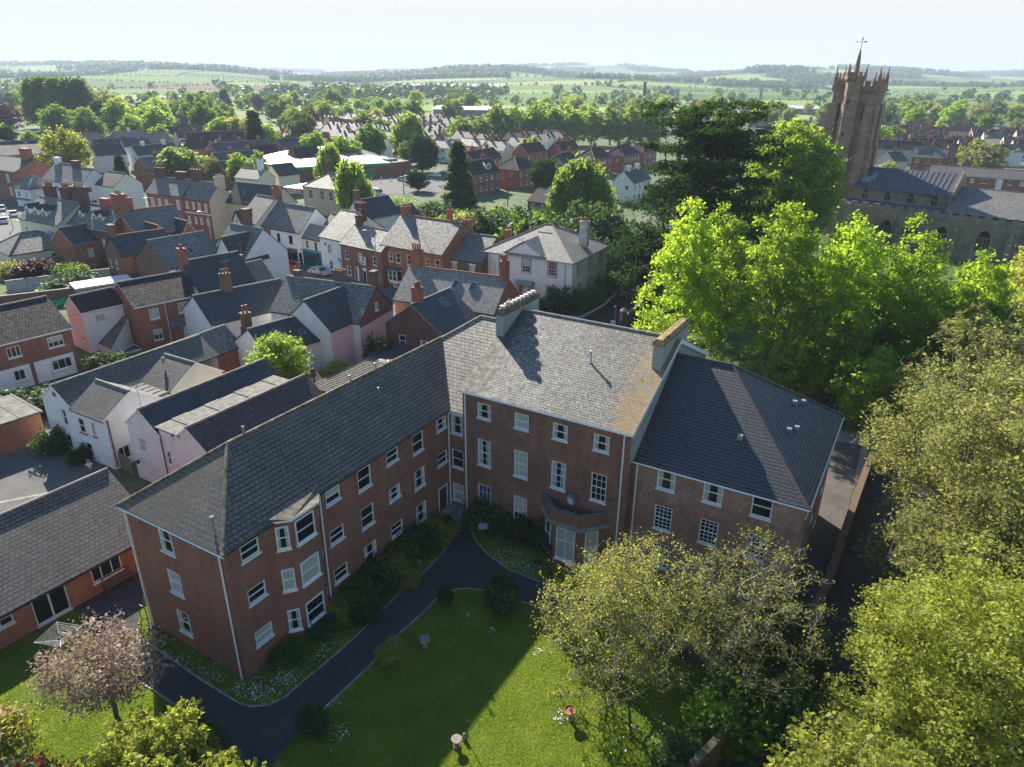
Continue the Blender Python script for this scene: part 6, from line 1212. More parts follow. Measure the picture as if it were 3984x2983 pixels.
for i, (x, y) in enumerate([(-242,384),(-234,380),(-226,377),(-218,374),(-211,371)]): put('poplar_tree', 'poplar', x, y, 25+RNG.uniform(-1,1), 5.4, 'one of the tall grey-green poplars clustered at the far left', 'tree', 'poplar clump at the playing field')
SH = [(-6,128,5.5,4,'shrub'),(-2,125,6.5,4.5,'shrub'),(2.5,121,6.8,4.2,'shrubl'),(6.5,118.5,6.6,4.4,'shrub'),(10,121,6,3.6,'shrub'),(-9,134,5.5,3.5,'shruby'),(-1,134,6,4,'shrubl'),(5,131,6,4.5,'shrub'),(-12,142,4,3,'shrubl'),(-16,149,4.4,3,'shrub'),(-21,152,3.6,2.6,'shrubl'),(-24,157,4,2.6,'shrubl'),(12,112,5,3.4,'shrub'),(15,131,7,4,'shrub')]
for x, y, h, R, kd in SH: put('garden_bush', kd, x, y, h, R, 'one of the large rounded evergreen bushes massed behind the street houses', 'bush', 'evergreen bushes behind the street')
# small shrubs
for nm, kd, x, y, h, R, lb in [('round_bush','shrub',-.4,34.6,1.5,.95,'round dark bush with white flowers at the lawn corner'),('lime_bush','shruby',-6.5,30.3,.95,.6,'clipped yellow-green bush beside the path'),('dark_bush','shrub',-9.6,25.4,1.2,.6,'small dark bush where the two paths meet'),
 ('small_conifer','shrub',-4.0,34.6,1.0,.4,'narrow dark bush at the bend of the path'),('villa_bush','shrub',6.9,93.3,3.0,1.7,'round dark bush at the corner of the white villa'),('villa_bush','shrubl',3.6,94.6,1.3,.9,'low clipped bush left of the villa corner bush'),
 ('courtyard_bush','shrub',-38.6,53.0,1.9,1.1,'dark bush against the white cottage gable'),('courtyard_bush','shrub',-35.6,51.2,1.2,.7,'small dark bush under the cottage windows'),
 ('front_bush','shrub',-43.8,71.0,1.6,1.5,'left green bush in front of the white narrow house'),('front_bush','shrub',-40.6,70.6,1.5,1.2,'right green bush in front of the white narrow house'),('hedge_bush','shrub',-46,60,2.0,2.4,'big dark hedge bush before the red tile-hung terrace'),
 ('copper_shrub','copper',-72.5,104.5,3.6,3.0,'dark red shrub in the walled gardens'),('garden_shrub','shrubl',-66.5,105,2.6,2.0,'white flowering shrub in the walled gardens, right of the red one'),('garden_shrub','shrub',-64,99.5,2.2,2.6,'dark green shrub at the foot of the whitewashed garden wall'),('garden_shrub','shruby',-78,108,2.2,1.6,'yellowish shrub below the low cream annexe'),
 ('olive_shrub','shruby',-18.2,67.8,2.2,1.5,'grey-green shrub beside the brick shed'),('flowering_shrub','shruby',-24.4,62.0,2.2,1.7,'pale flowering shrub left of the small bright tree'),('climber','shrub',-14.2,71.5,3.2,1.3,'dark climbing plant on the pink wall')]:
    put(nm, kd, x, y, h, R, lb, 'bush')
HG = [(9.0,94.2,1.9,1.1),(10.6,95.4,1.9,1.2),(12.0,97.6,2.2,1.4),(13.6,100.4,2.4,1.5),(15.2,103.6,2.4,1.5)]
for x, y, h, R in HG: put('hedge_bush', 'shrubl', x, y, h, R, 'one of the rounded hedge bushes along the side wall of the villa', 'bush', 'hedge bushes beside the villa')
bed = [(-10.9,31.9,1.2),(-10.2,33.2,1.5),(-9.2,34.3,1.8),(-8.4,35.9,1.9),(-7.6,37.2,1.7),(-7.2,38.8,1.9),(-6.3,40.2,1.8),(-5.4,41.3,1.6),(-12.1,30.1,1.2),(-8.6,33.1,1.2),(-6.8,36.3,1.2),(-4.9,42.2,1.3),(-.9,43.0,2.6),(.3,42.0,2.0),(2.4,40.9,2.4),(3.2,40.2,1.6)]
for i, (x, y, h) in enumerate(bed): put('border_shrub', ['shrub','shruby','shrubl'][i % 3] if i < 12 else 'shrub', x, y, h*.8, h*.6, 'one of the dark border shrubs at the foot of the brick walls', 'bush', 'border shrubs round the brick building')
LH = [(12.2,26.2),(13.2,27.4),(14.2,28.8),(15.2,30.2),(11.4,25.6)]
for i, (x, y) in enumerate(LH): put('laurel_bush', 'shrubl' if i == 4 else 'shrub', x, y, 2.6, 1.6, 'one of the dense laurel bushes between the budding trees and the lane', 'bush', 'laurel hedge by the lane')
def bush(nm, label, x, y, H_, R, leafm, flower=None, seed=1, K=160, nl=70, size=.1, sig=.28, fn=6, fs=.11, twig=0, z0=.1):
    (V, F), (LV, LF) = tree_parts(seed=seed, H=H_, R=R, z0=z0, K=K, nl=nl, sig=sig, size=size, r0=.07, twig=twig); Hh = empty(nm, x, y, 0, 0, label, 'bush')
    link('stems', np_mesh('stems', V, F, [BARK]), Hh); link('foliage', np_mesh('foliage', LV, LF, [leafm]), Hh)
    if flower:
        rs = np.random.RandomState(seed); T = shape_pts(rs, K*2, H_*1.04, R*1.04, z0, 'round'); v, f = leaves(rs, T, fn, (sig*.6,)*3, fs, .3); link('blossom', np_mesh('blossom', v, f, [flower]), Hh)
bush('rhododendron', 'large shrub with pink blossom at the left edge of the lawn', -24.6, 23.6, 2.4, 1.8, L_SYC, L_BLOS, 201, 180, 50, .12, .3, 7, .12)
bush('camellia', 'glossy shrub with red flowers in the bottom left corner', -20.6, 20.6, 3.0, 1.6, L_SHR, L_RED, 202, 150, 60, .12, .3, 3, .12)
bush('white_flowering_shrub', 'tall pale green leafy shrub on the bottom edge, left part', -14.9, 20.8, 5.2, 2.7, L_SYC, None, 203, 260, 80, .13, .35, twig=2)
bush('grey_twig_shrub', 'twiggy grey-green shrub on the bottom edge beside the red flowering one', -18.0, 20.0, 3.0, 2.0, L_BUD, None, 204, 160, 22, .09, .35, twig=5)
bush('arching_shrub', 'light green arching shrub at the bottom edge by the path fork', -11.6, 20.0, 3.9, 2.2, L_SYC, None, 205, 200, 60, .13, .35, twig=2)
bush('blue_green_shrub', 'blue-green rounded shrub behind the pale leafy one near the path', -14.6, 23.6, 1.8, 1.2, L_SHR, None, 206, 90, 70, .1, .25)
bush('sunny_shrub', 'fresh green shrub at the end of the short brick wall', 10.2, 25.6, 2.4, 1.2, L_GRN, None, 207, 110, 70, .1, .25)
bush('lower_laurel', 'dark shrub below the short brick wall by the lawn', 8.0, 23.0, 1.4, 1.3, L_SHR, None, 208, 100, 70, .1, .25)
# ================================================================== distant small houses
def small_house(L, D_, he, hr, hip, wm, rm):
    m = MB(); m.box(0,0,-.5,L,D_,he,0,skip=('t','b')); c = D_/2; o = .25
    if hip: A = (c*.9, c); B = (L-c*.9, c)
    else: A = (-.1, c); B = (L+.1, c); m.face([(0,0,he),(0,D_,he),(0,c,hr)],0); m.face([(L,0,he),(L,D_,he),(L,c,hr)],0)
    e = [(-o,-o,he),(L+o,-o,he),(L+o,D_+o,he),(-o,D_+o,he)]; a = (*A,hr); b = (*B,hr)
    m.face([e[0],e[1],b,a],1); m.face([e[2],e[3],a,b],1)
    if hip: m.face([e[3],e[0],a],1); m.face([e[1],e[2],b],1)
    n = max(2, int(L/2.5))
    for i in range(n):
        x = L*(i+.5)/n
        for z in (.9, 3.3):
            if z+1 < he: m.box(x-.5,-.04,z,x+.5,0,z+1.1,2); m.box(x-.4,-.06,z+.1,x+.4,-.04,z+1.0,3)
    for x in (L*.2, L*.8): m.box(x-.3,c-.3,hr-.8,x+.3,c+.3,hr+.7,4); m.box(x-.2,c-.1,hr+.7,x+.2,c+.1,hr+1.0,5)
    return m.mesh('house', [wm, rm, WPAINT, GLASS, plain('far_chimney', (.2,.09,.065), .9), TERRA])
VAR = {}
for k, (wm, rm, hp, lab) in dict(a=(B_RED,S_DARK,0,'small dark slate-roofed brick house in the distant terraces'), b=(B_RED,S_BROWN,0,'small brown tile-roofed brick house in the distant terraces'), c=(WHITE,S_LIGHT,0,'small white-walled house with sunlit pale roof in the distant terraces'), d=(B_ORANGE,S_BROWN,1,'small hip-roofed brick house in the distant estate'), e=(TAN,S_BROWN,0,'small tan house with brown roof in the right hand estate'), f=(WHITE,S_DARK,0,'small white-walled house with dark roof in the distance')).items():
    VAR[k] = (small_house(8.5, 7, 5, 7.6, hp, wm, rm), lab)
PLACED = [(o.location.x, o.location.y) for o in COL.objects if o.parent is None and o.type == 'EMPTY']
def far_house(x, y, a, k):
    me, lab = VAR[k]; o = link('distant_house', me, None, (x, y, 0), a); tag(o, lab, 'house', 'distant houses, kind '+{'a':'dark slate','b':'brown tile','c':'white and pale','d':'hipped','e':'tan','f':'white and dark'}[k]); return o
nh = 0
def rows(x0, x1, y0, y1, ang, dy, kinds, seed, skip=.12, keep=lambda x, y: True):
    global nh
    r_ = random.Random(seed); c, s = cos(radians(ang)), sin(radians(ang)); cx, cy_ = (x0+x1)/2, (y0+y1)/2; W_ = max(x1-x0, y1-y0)
    v = -W_
    while v < W_:
        u = -W_; kd = r_.choice(kinds)
        while u < W_:
            x = cx+u*c-v*s; y = cy_+u*s+v*c
            if x0 < x < x1 and y0 < y < y1 and keep(x, y) and r_.random() > skip and all((x-p)**2+(y-q)**2 > 130 for p, q in PLACED) and nh < 296:
                far_house(x, y, ang+r_.choice([0, 0, 180]), kd if r_.random() < .7 else r_.choice(kinds)); PLACED.append((x, y)); nh += 1
                u += 3
            u += 8.6
            if r_.random() < .1: u += 9
        v += dy*r_.uniform(.85, 1.15)
rows(-100, 14, 285, 440, -30, 13.5, 'aaabbf', 4, .05, lambda x, y: not (-20 < x < 70 and 325 < y < 352))
rows(-150, -60, 225, 330, 40, 22, 'aabf', 5, .45)
rows(-55, 20, 258, 290, -30, 16, 'ccf', 6, .25)
rows(118, 235, 265, 420, -20, 17, 'eebf', 7, .18)
rows(20, 110, 395, 470, -25, 20, 'cca', 9, .3)
rows(-20, 60, 430, 520, -28, 18, 'aab', 10, .2)
rows(-260, -190, 250, 300, 40, 24, 'a', 12, .4)
print('NH', nh)
# ================================================================== distant trees, hedges and woods
n = 0; r_ = random.Random(99)
def clear(x, y, d=36): return all((x-p)**2+(y-q)**2 > d for p, q in PLACED)
KN = {'round':'green','lime':'light green','yellow':'yellow-green','mid':'grey-green','brown':'brownish','copper':'copper red','conifer':'dark conical','willow':'weeping','dark':'very dark'}
tries = 0
while n < 215 and tries < 9000:
    tries += 1
    y = 240+(r_.random()**.7)*400; x = r_.uniform(-.78, .78)*y
    if -30 < x < 72 and y < 356 or (abs(x+20) < 50 and y < 300) or (-330 < x < -185 and 280 < y < 400): continue
    dens = .75 if x < -95 else (.45 if y > 450 else .35)
    if x > 60 and y < 300: dens = .25
    if r_.random() > dens or not clear(x, y): continue
    kd = r_.choices(['round','lime','yellow','mid','brown','copper','conifer','willow','dark'], [20,30,14,20,7,3,3,6,2])[0]
    h = r_.uniform(8, 15); put('distant_tree', kd, x, y, h, h*.43, 'one of the '+KN[kd]+' trees scattered among the distant roofs and fields', 'tree', 'distant '+KN[kd]+' trees', parts=False, z=float(terrain(x, y)) if y > 560 else 0); PLACED.append((x, y)); n += 1
def blobs(name, pts, hs, mat, label, seed, cat='woodland'):
    rs = np.random.RandomState(seed); pts = np.asarray(pts); hs = np.asarray(hs); m = len(pts); nf = 46
    u = rs.normal(0, 1, (m, nf, 3)); u /= np.linalg.norm(u, axis=2)[:, :, None]; rad = rs.uniform(.55, 1.05, (m, nf, 1))
    c = u*rad*np.array([.5, .5, .5])*hs[:, None, None]*np.array([1.1, 1.1, .9]); c[:, :, 2] += hs[:, None]*.52; c += pts[:, None, :]
    nn = u+rs.normal(0, .35, u.shape); nn /= np.linalg.norm(nn, axis=2)[:, :, None]; t = np.cross(nn, rs.normal(0, 1, u.shape)); t /= np.linalg.norm(t, axis=2)[:, :, None]; b = np.cross(nn, t)
    s = hs[:, None, None]*.17*rs.uniform(.7, 1.3, (m, nf, 1)); q = np.stack([c-t*s, c+b*s, c+t*s, c-b*s], 2).reshape(-1, 3)
    me = np_mesh(name, q, np.arange(m*nf*4).reshape(-1, 4), [mat]); return tag(link(name, me), label, cat, None, 'stuff')
ph, hh = [], []; pw_, hw = [], []; pl_, hl = [], []
rs = np.random.RandomState(5)
for a, b in HEDGES:
    d = np.hypot(b[0]-a[0], b[1]-a[1]); rr = np.hypot(a[0], a[1])
    if rr > 6200: continue
    st = 7 if rr < 2500 else 12; k = int(d/st)
    if rs.rand() < .2: continue
    big = rs.rand() < .35
    for i in range(k):
        t = (i+rs.rand())/k; x = a[0]+(b[0]-a[0])*t+rs.normal(0, 2); y = a[1]+(b[1]-a[1])*t+rs.normal(0, 2)
        h = rs.uniform(5, 9) if (big and rs.rand() < .2) else rs.uniform(1.8, 3.2); ph.append((x, y, float(terrain(x, y))-.5)); hh.append(h)
for c in WOODS:
    A = np.array(c); rr = np.hypot(*A.mean(0)); 
    if rr > 6800: continue
    k = int(130 if rr < 2600 else 75)
    for i in range(k):
        u, v = rs.rand(2); p = (1-u)*(1-v)*A[0]+u*(1-v)*A[1]+u*v*A[2]+(1-u)*v*A[3]; pw_.append((p[0], p[1], float(terrain(*p))-1)); hw.append(rs.uniform(9, 17)*(1 if rr < 2600 else 1.5))
# tree belt at the town edge
for i in range(330):
    y = 470+rs.rand()**1.5*700; x = rs.uniform(-.8, .8)*y
    if y < 620 and -120 < x < 240 and rs.rand() < .75: continue
    if rs.rand() > .9*(.5+.5*sin(x*.011+2)*cos(y*.009)+.35): continue
    (pl_ if rs.rand() < .5 else pw_).append((x, y, float(terrain(x, y))-.6)); (hl if len(pl_) > len(hl) else hw).append(rs.uniform(8, 15))
blobs('hedgerows', ph, hh, leafmat('leaf_hedge', (.035,.065,.02), (.06,.10,.03), .25, (.12,.2,.04)), 'hedgerows and hedgerow trees between the distant fields', 301, 'hedgerow')
blobs('woodland', pw_, hw, leafmat('leaf_wood', (.04,.08,.022), (.075,.125,.035), .3, (.16,.26,.05)), 'distant woods on the hills beyond the town', 302)
blobs('spring_woodland', pl_, hl, leafmat('leaf_spring', (.08,.13,.03), (.13,.18,.045), .35, (.28,.38,.07)), 'light green tree belt at the far edge of the town', 303)
# polytunnels
for i in range(16):
    x = -20-i*13.5; y = 1330+i*3+(i%3)*4; z = float(terrain(x, y)); m = MB()
    for k in range(6):
        a, b = pi*k/6, pi*(k+1)/6; m.face([(4.5*cos(a),0,3.2*sin(a)),(4.5*cos(b),0,3.2*sin(b)),(4.5*cos(b),95,3.2*sin(b)+2),(4.5*cos(a),95,3.2*sin(a)+2)])
    tag(m.build('polytunnel', WPAINT, None, loc=(x,y,z+1.5)), 'one of the long white polytunnels in the far fields', 'polytunnel', 'polytunnels in the far fields')
H = empty('mill_chimney', 118, 700, 0, 0, 'tall thin dark brick mill chimney on the plain left of the cypress', 'chimney'); m = MB(); m.lathe([(1.9,-1),(1.3,22),(1.6,22),(1.6,23),(0,23)], n=10); m.build('shaft', B_DARK, H)
H = empty('pale_obelisk_chimney', 205, 640, 0, 0, 'pale tapering chimney on the plain left of the church tower', 'chimney'); m = MB(); m.lathe([(1.8,-1),(1.1,19),(0,19)], n=8); m.build('shaft', CONC, H)
for x, y, L_, lb in ((190,640,70,'long pale industrial shed behind the tower, nearer one'),(270,560,60,'white-roofed industrial shed in front of the right hand fields'),(-60,560,55,'low white warehouse at the left edge of the distant terraces')):
    H = empty('warehouse', x, y, 0, -12, lb, 'warehouse'); m = MB(); m.box(0,0,-1,L_,22,4.5); m.build('wall', CONC, H); m = MB(); m.face([(-1,-1,4.5),(L_+1,-1,4.5),(L_+1,11,6.5),(-1,11,6.5)]); m.face([(-1,23,4.5),(L_+1,23,4.5),(L_+1,11,6.5),(-1,11,6.5)]); m.build('roof', plain('shed_roof', (.55,.57,.58), .6), H)
# ================================================================== garden things
STN = plain('weathered_stone', (.27,.24,.19), .9, var=.35, scale=8)
def lathe_thing(nm, label, cat, x, y, parts):
    H = empty(nm, x, y, 0, RNG.uniform(0,360), label, cat)
    for pn, prof, mt, n_ in parts: m = MB(); m.lathe(prof, n=n_); m.build(pn, mt, H)
    return H
lathe_thing('bird_bath', 'stone bird bath with a rust-brown bowl, alone on the sunny lawn', 'bird bath', 3.1, 26.12, [('pedestal', [(.17,0),(.17,.06),(.1,.1),(.08,.45),(.12,.55)], STN, 12), ('bowl', [(.1,.53),(.3,.6),(.33,.68),(.3,.69),(.25,.63),(0,.62)], plain('rusty_bowl', (.30,.13,.06), .7), 16), ('finial', [(.05,.62),(.03,.7),(.06,.75),(0,.82)], STN, 8)])
lathe_thing('sundial', 'pale stone sundial on a brown plinth near the shadow edge', 'sundial', -2.5, 24.49, [('pedestal', [(.2,0),(.2,.08),(.12,.12),(.1,.4),(.18,.47)], plain('brown_stone', (.2,.13,.09), .9), 12), ('dial', [(.26,.47),(.27,.53),(.2,.54),(0,.54)], STN, 16)])
H = empty('square_bird_bath', -4.8, 31.0, 0, 15, 'square stone bird bath standing in the shaded lawn by the path', 'bird bath'); m = MB(); m.box(-.16,-.16,0,.16,.16,.1); m.box(-.09,-.09,.1,.09,.09,.5); m.build('pedestal', STN, H); m = MB(); m.box(-.27,-.27,.5,.27,.27,.58); m.box(-.27,-.27,.58,.27,-.2,.66); m.box(-.27,.2,.58,.27,.27,.66); m.box(-.27,-.2,.58,-.2,.2,.66); m.box(.2,-.2,.58,.27,.2,.66); m.build('basin', STN, H)
H = empty('bird_table', -18.0, 25.2, 0, 20, 'wooden bird table on a thick post at the small lawn', 'bird table'); m = MB(); m.box(-.1,-.1,0,.1,.1,.9); m.build('post', WOOD, H); m = MB(); m.box(-.3,-.22,.9,.3,.22,.95); m.box(-.3,-.22,.95,.3,-.17,1.02); m.box(-.3,.17,.95,.3,.22,1.02); m.box(-.3,-.17,.95,-.25,.17,1.02); m.box(.25,-.17,.95,.3,.17,1.02); m.build('tray', plain('brown_tray', (.24,.15,.1)), H)
H = empty('iron_feeder_pole', -2.05, 24.85, 0, 0, 'thin black iron feeder pole next to the sundial', 'feeder pole'); m = MB(); m.bar((0,0,0),(.12,.05,1.35),.018); m.bar((0,0,1.2),(.24,.05,1.3),.012); m.bar((.1,-.1,1.32),(.12,.12,1.36),.012); m.build('pole', BLACK, H)
lathe_thing('stone_otter', 'small pale stone ornament standing beside the feeder pole', 'ornament', -2.15, 24.9, [('figure', [(.1,0),(.12,.1),(.07,.28),(.08,.36),(0,.42)], STN, 10)])
H = empty('rotary_dryer', -24.6, 29.9, 0, 35, 'white rotary clothes dryer open behind the pinkish tree', 'clothes dryer'); m = MB(); m.bar((0,0,0),(0,0,1.5),.025); m.build('pole', METAL, H)
m = MB()
for i in range(4): a = i*pi/2; m.bar((0,0,1.25),(cos(a)*1.15,sin(a)*1.15,1.7),.018)
m.build('arm', WPAINT, H); m = MB()
for k in range(8):
    r_k = .25+k*.125; z = 1.35+.35*r_k/1.15
    for i in range(4): a, b = i*pi/2, (i+1)*pi/2; m.bar((cos(a)*r_k,sin(a)*r_k,z),(cos(b)*r_k,sin(b)*r_k,z),.008, 0, 3)
m.build('lines', WPAINT, H)
H = empty('garden_bench', -24.9, 36.1, 0, 57.5, 'brown slatted wooden bench against the bungalow wall', 'bench')
m = MB(); [m.box(-.9,-.55+i*.11,.42,.9,-.47+i*.11,.45) for i in range(5)]; m.build('seat', WOOD, H); m = MB(); [m.box(-.88+i*.13,.02,.5,-.82+i*.13,.05,.9) for i in range(14)]; m.box(-.9,.0,.88,.9,.06,.96); m.build('backrest', WOOD, H)
for x in (-.85,.8):
    for y in (-.55,.0): m = MB(); m.box(x,y,0,x+.06,y+.06,.62 if y < 0 else .95); m.build('leg', WOOD, H)
# bicycle
H = empty('bicycle', -19.9, 31.05, 0, -31, 'black bicycle with a rear bag leaning by the corner of the brick wing', 'bicycle')
def torus(R, r, n=22, k=5):
    m = MB()
    for i in range(n): a, b = 2*pi*i/n, 2*pi*(i+1)/n; m.bar((R*cos(a),0,R+r+R*sin(a)),(R*cos(b),0,R+r+R*sin(b)), r, 0, k)
    return m
for x in (-.52,.52):
    wh = torus(.33,.022).build('wheel', BLACK, H, loc=(x,0,0)); m = MB(); [m.bar((0,0,.35),(.33*cos(i*pi/5),0,.35+.33*sin(i*pi/5)),.004,0,3) for i in range(10)]; m.build('spokes', METAL, wh); m = MB(); m.bar((0,-.02,.35),(0,.02,.35),.09,0,10); m.build('disc', plain('brass_disc', (.4,.3,.12)), wh)
m = MB(); m.bar((-.52,0,.35),(-.12,0,.33),.014); m.bar((-.12,0,.33),(-.22,0,.85),.018); m.bar((-.2,0,.78),(.35,0,.8),.018); m.bar((-.12,0,.33),(.36,0,.72),.02); m.bar((.52,0,.35),(.36,0,.98),.016); m.bar((-.52,0,.35),(-.2,0,.76),.012); m.build('frame', BLACK, H)
m = MB(); m.bar((.1,0,.45),(.2,.0,.58),.035); m.build('bottle', REDP, H); m = MB(); m.bar((.34,-.3,1.0),(.34,.3,1.0),.014); m.build('handlebar', BLACK, H); m = MB(); m.box(-.36,-.06,.88,-.1,.06,.93); m.build('saddle', BLACK, H); m = MB(); m.box(-.72,-.12,.72,-.36,.12,.95); m.build('bag', BLACK, H)
lathe_thing('garden_parasol_table', 'small round garden table in the border beside the path', 'table', -6.9, 40.6, [('leg', [(.2,0),(.05,.05),(.04,.65)], BLACK, 8), ('top', [(0,.65),(.45,.66),(.45,.7),(0,.7)], STN, 16)])
for x, y, r_, h, mt, lb in ((-6.1,38.5,.22,.4,CONC,'grey plant pot standing at the edge of the border by the path'),(-13.0,29.6,.2,.35,TERRA,'terracotta pot at the foot of the brick bay'),(-32.5,50.9,.3,.4,TERRA,'terracotta planter with flowers beside the white cottage corner'),(-27.0,34.5,.28,.3,BLACK,'dark planter by the bungalow patio door'),(-25.6,35.6,.2,.28,TERRA,'terracotta pot left of the bungalow bench'),(-25.2,35.9,.15,.25,WPAINT,'small white pot left of the bungalow bench'),(1.9,38.2,.25,.3,CONC,'square planter near the bay window'),(2.6,37.0,.15,.35,TERRA,'tall pot in front of the bay window')):
    H = lathe_thing('plant_pot', lb, 'plant pot', x, y, [('pot', [(r_*.7,0),(r_,h),(r_*.85,h),(0,h*.8)], mt, 10)]); c = link('plant', KIND['shrub'][1], H, (0,0,h*.6)); c.scale = (r_*.8, r_*.8, .25)
H = empty('grey_signboard', -1.9, 41.0, 0, 10, 'grey tilted board on a thin post in the flower bed', 'notice board'); m = MB(); m.bar((0,0,0),(0,0,1.2),.03); m.build('post', WOOD, H); m = MB(); m.face([(-.3,-.2,1.15),(.3,-.2,1.15),(.3,.2,1.35),(-.3,.2,1.35)]); m.face([(-.3,-.2,1.1),(.3,-.2,1.1),(.3,.2,1.3),(-.3,.2,1.3)]); m.build('board', GPAINT, H)
# daisies and grass tufts
rs = np.random.RandomState(8)
def inpoly(x, y, P_):
    c = False; j = len(P_)-1
    for i in range(len(P_)):
        if (P_[i][1] > y) != (P_[j][1] > y) and x < (P_[j][0]-P_[i][0])*(y-P_[i][1])/(P_[j][1]-P_[i][1])+P_[i][0]: c = not c
        j = i
    return c
BLD = [wl(*p) for p in ((-8.3,-.1),(0,-.1),(.7,3.6),(.7,5.6),(0,6.3),(0,19),(1.4,19),(1.4,18.7),(8,18.7),(9.2,17.4),(11.2,17.4),(12.4,18.7),(13.7,19.4),(24,19.4),(24,33),(-8,33))]
fl = []
cl = [(-16.5,28.9,2.2,.5,130),(-13.4,27.7,.9,.5,210),(-12.0,28.6,.6,.8,170),(-18.4,30.0,1.5,.4,60),(-10.6,30.4,.5,.8,60),(-.6,38.8,1.2,1.0,230),(1.2,38.0,1.0,.8,160),(-9.4,27.0,.3,.5,40),(-3.8,35.1,.3,.3,16),(-8.2,25.2,.6,.4,40),(6.8,25.6,1.6,1.2,90),(2.6,26.2,.2,.3,40),(-2.5,33.6,.2,.2,14),(-1.0,32.3,.2,.2,14),(1.6,30.6,.2,.2,14)]
for x, y, sx, sy, n_ in cl:
    for i in range(n_):
        a = rs.normal(0, sx*.7); b = rs.normal(0, sy*.7); px, py = x+a*cos(-.5)-b*sin(-.5), y+a*sin(-.5)+b*cos(-.5)
        if not inpoly(px, py, PATH) and not inpoly(px, py, BLD): fl.append((px, py, .06))
C_ = np.array(fl); v, f = leaves(rs, C_, 1, (.01,.01,.01), .055, 2.5, asp=1); tag(link('daisies', np_mesh('daisies', v, f, [WPAINT])), 'white daisies scattered in the shaded grass round the brick walls', 'flowers', None, 'stuff')
fy = [(rs.uniform(2,8), rs.uniform(23,31), .05) for i in range(160)]; v, f = leaves(rs, np.array([p for p in fy if not inpoly(p[0],p[1],PATH)]), 1, (.01,)*3, .05, 2.5, asp=1); tag(link('buttercups', np_mesh('buttercups', v, f, [plain('yellow_flower', (.6,.45,.02))])), 'yellow buttercups in the sunny lawn', 'flowers', None, 'stuff')
NG = 190000; X = rs.uniform(-30, 16, NG*2); Y = rs.uniform(17, 38, NG*2); nz_ = np.sin(X*2.1+np.sin(Y*1.7))*np.cos(Y*2.6+np.sin(X*1.3)); ok = []
PP = np.array(PATH)
def inpoly_v(X, Y, P_):
    c = np.zeros(len(X), bool); j = len(P_)-1
    for i in range(len(P_)):
        xi, yi = P_[i]; xj, yj = P_[j]
        if yi != yj: k = ((yi > Y) != (yj > Y)) & (X < (xj-xi)*(Y-yi)/(yj-yi)+xi); c ^= k
        j = i
    return c
k = inpoly_v(X, Y, LAWN_POLY) & ~inpoly_v(X, Y, PATH) & ~inpoly_v(X, Y, BLD) & (rs.uniform(-1, 1, len(X)) < nz_*.7+.55)
X, Y = X[k][:NG], Y[k][:NG]; n_ = len(X); a = rs.uniform(0, 2*pi, n_); hgt = rs.uniform(.02, .075, n_); w_ = .018
v = np.stack([np.c_[X-np.cos(a)*w_, Y-np.sin(a)*w_, np.zeros(n_)], np.c_[X+np.cos(a)*w_, Y+np.sin(a)*w_, np.zeros(n_)], np.c_[X+rs.normal(0,.03,n_), Y+rs.normal(0,.03,n_), hgt]], 1).reshape(-1, 3)
L_GRASS = leafmat('grass_blades', (.06,.12,.008), (.10,.17,.012), .55, (.46,.64,.03))
tag(link('grass', np_mesh('grass', v, np.zeros((0,4), int), [L_GRASS], None, np.arange(n_*3).reshape(-1, 3))), 'mown garden grass on the lawns', 'grass', None, 'stuff')
# ================================================================== street furniture, vehicles, person
def lamp_post(x, y, h, ang, label, arm=1.2):
    H = empty('street_lamp', x, y, 0, ang, label, 'street lamp'); m = MB(); m.bar((0,0,0),(0,0,1.2),.09,0,8); m.bar((0,0,1.2),(0,0,h),.07,0,8,.045); m.build('post', METAL, H)
    m = MB(); m.bar((0,0,h),(-arm,0,h+.1),.035); m.build('arm', METAL, H); m = MB(); m.box(-arm-.45,-.12,h+.02,-arm+.05,.12,h+.16); m.build('lamp_head', METAL, H)
lamp_post(-20.3, 103.6, 8.6, 0, 'tall grey street lamp in front of the orange-red bay window house'); lamp_post(-52.3, 122.5, 7.6, 0, 'grey street lamp left of the cream corner house'); lamp_post(-68.5, 137.0, 7.6, 60, 'grey street lamp before the three storey brick terrace'); lamp_post(-93, 156, 7.0, 60, 'grey street lamp before the tall white end-of-terrace house'); lamp_post(-2.5, 96.0, 6.4, 180, 'grey street lamp before the left corner of the white villa')
lamp_post(-42.3, 220.6, 5.6, 0, 'slim lamp post in front of the supermarket wall lettering', .3); lamp_post(-24.0, 203.2, 4.2, 0, 'slim car park lamp right of the white van', .4)
H = empty('telegraph_pole', -29.2, 192.9, 0, 0, 'wooden telegraph pole at the near side of the car park', 'pole'); m = MB(); m.bar((0,0,0),(0,0,6.6),.14,0,7,.1); m.bar((-.6,0,6.2),(.6,0,6.2),.05); m.build('pole', WOOD, H)
H = empty('telegraph_pole', -1.5, 176, 0, 0, 'dark telegraph pole in the gardens before the red brick semis', 'pole'); m = MB(); m.bar((0,0,0),(0,0,8.6),.14,0,7,.1); m.bar((-.6,0,8.2),(.6,0,8.2),.05); m.build('pole', WOOD, H)
H = empty('traffic_signal', -101.0, 143.5, 0, 0, 'pair of grey signal posts at the road junction', 'signal'); m = MB(); m.bar((0,0,0),(0,0,3.2),.07); m.box(-.15,-.1,2.5,.15,.1,3.2); m.build('post', METAL, H)
for i, (x, y) in enumerate([(-44.9,218.3),(-42.4,217.6),(-39.6,218.6),(-36.5,216.5)]):
    m = MB(); m.bar((0,0,0),(0,0,1.0),.12,0,8); m.bar((0,0,1.0),(0,0,1.06),.14,0,8); tag(m.build('bollard', CREAM, None, loc=(x,y,0)), 'one of the cream bollards along the supermarket wall', 'bollard', 'bollards in the car park')
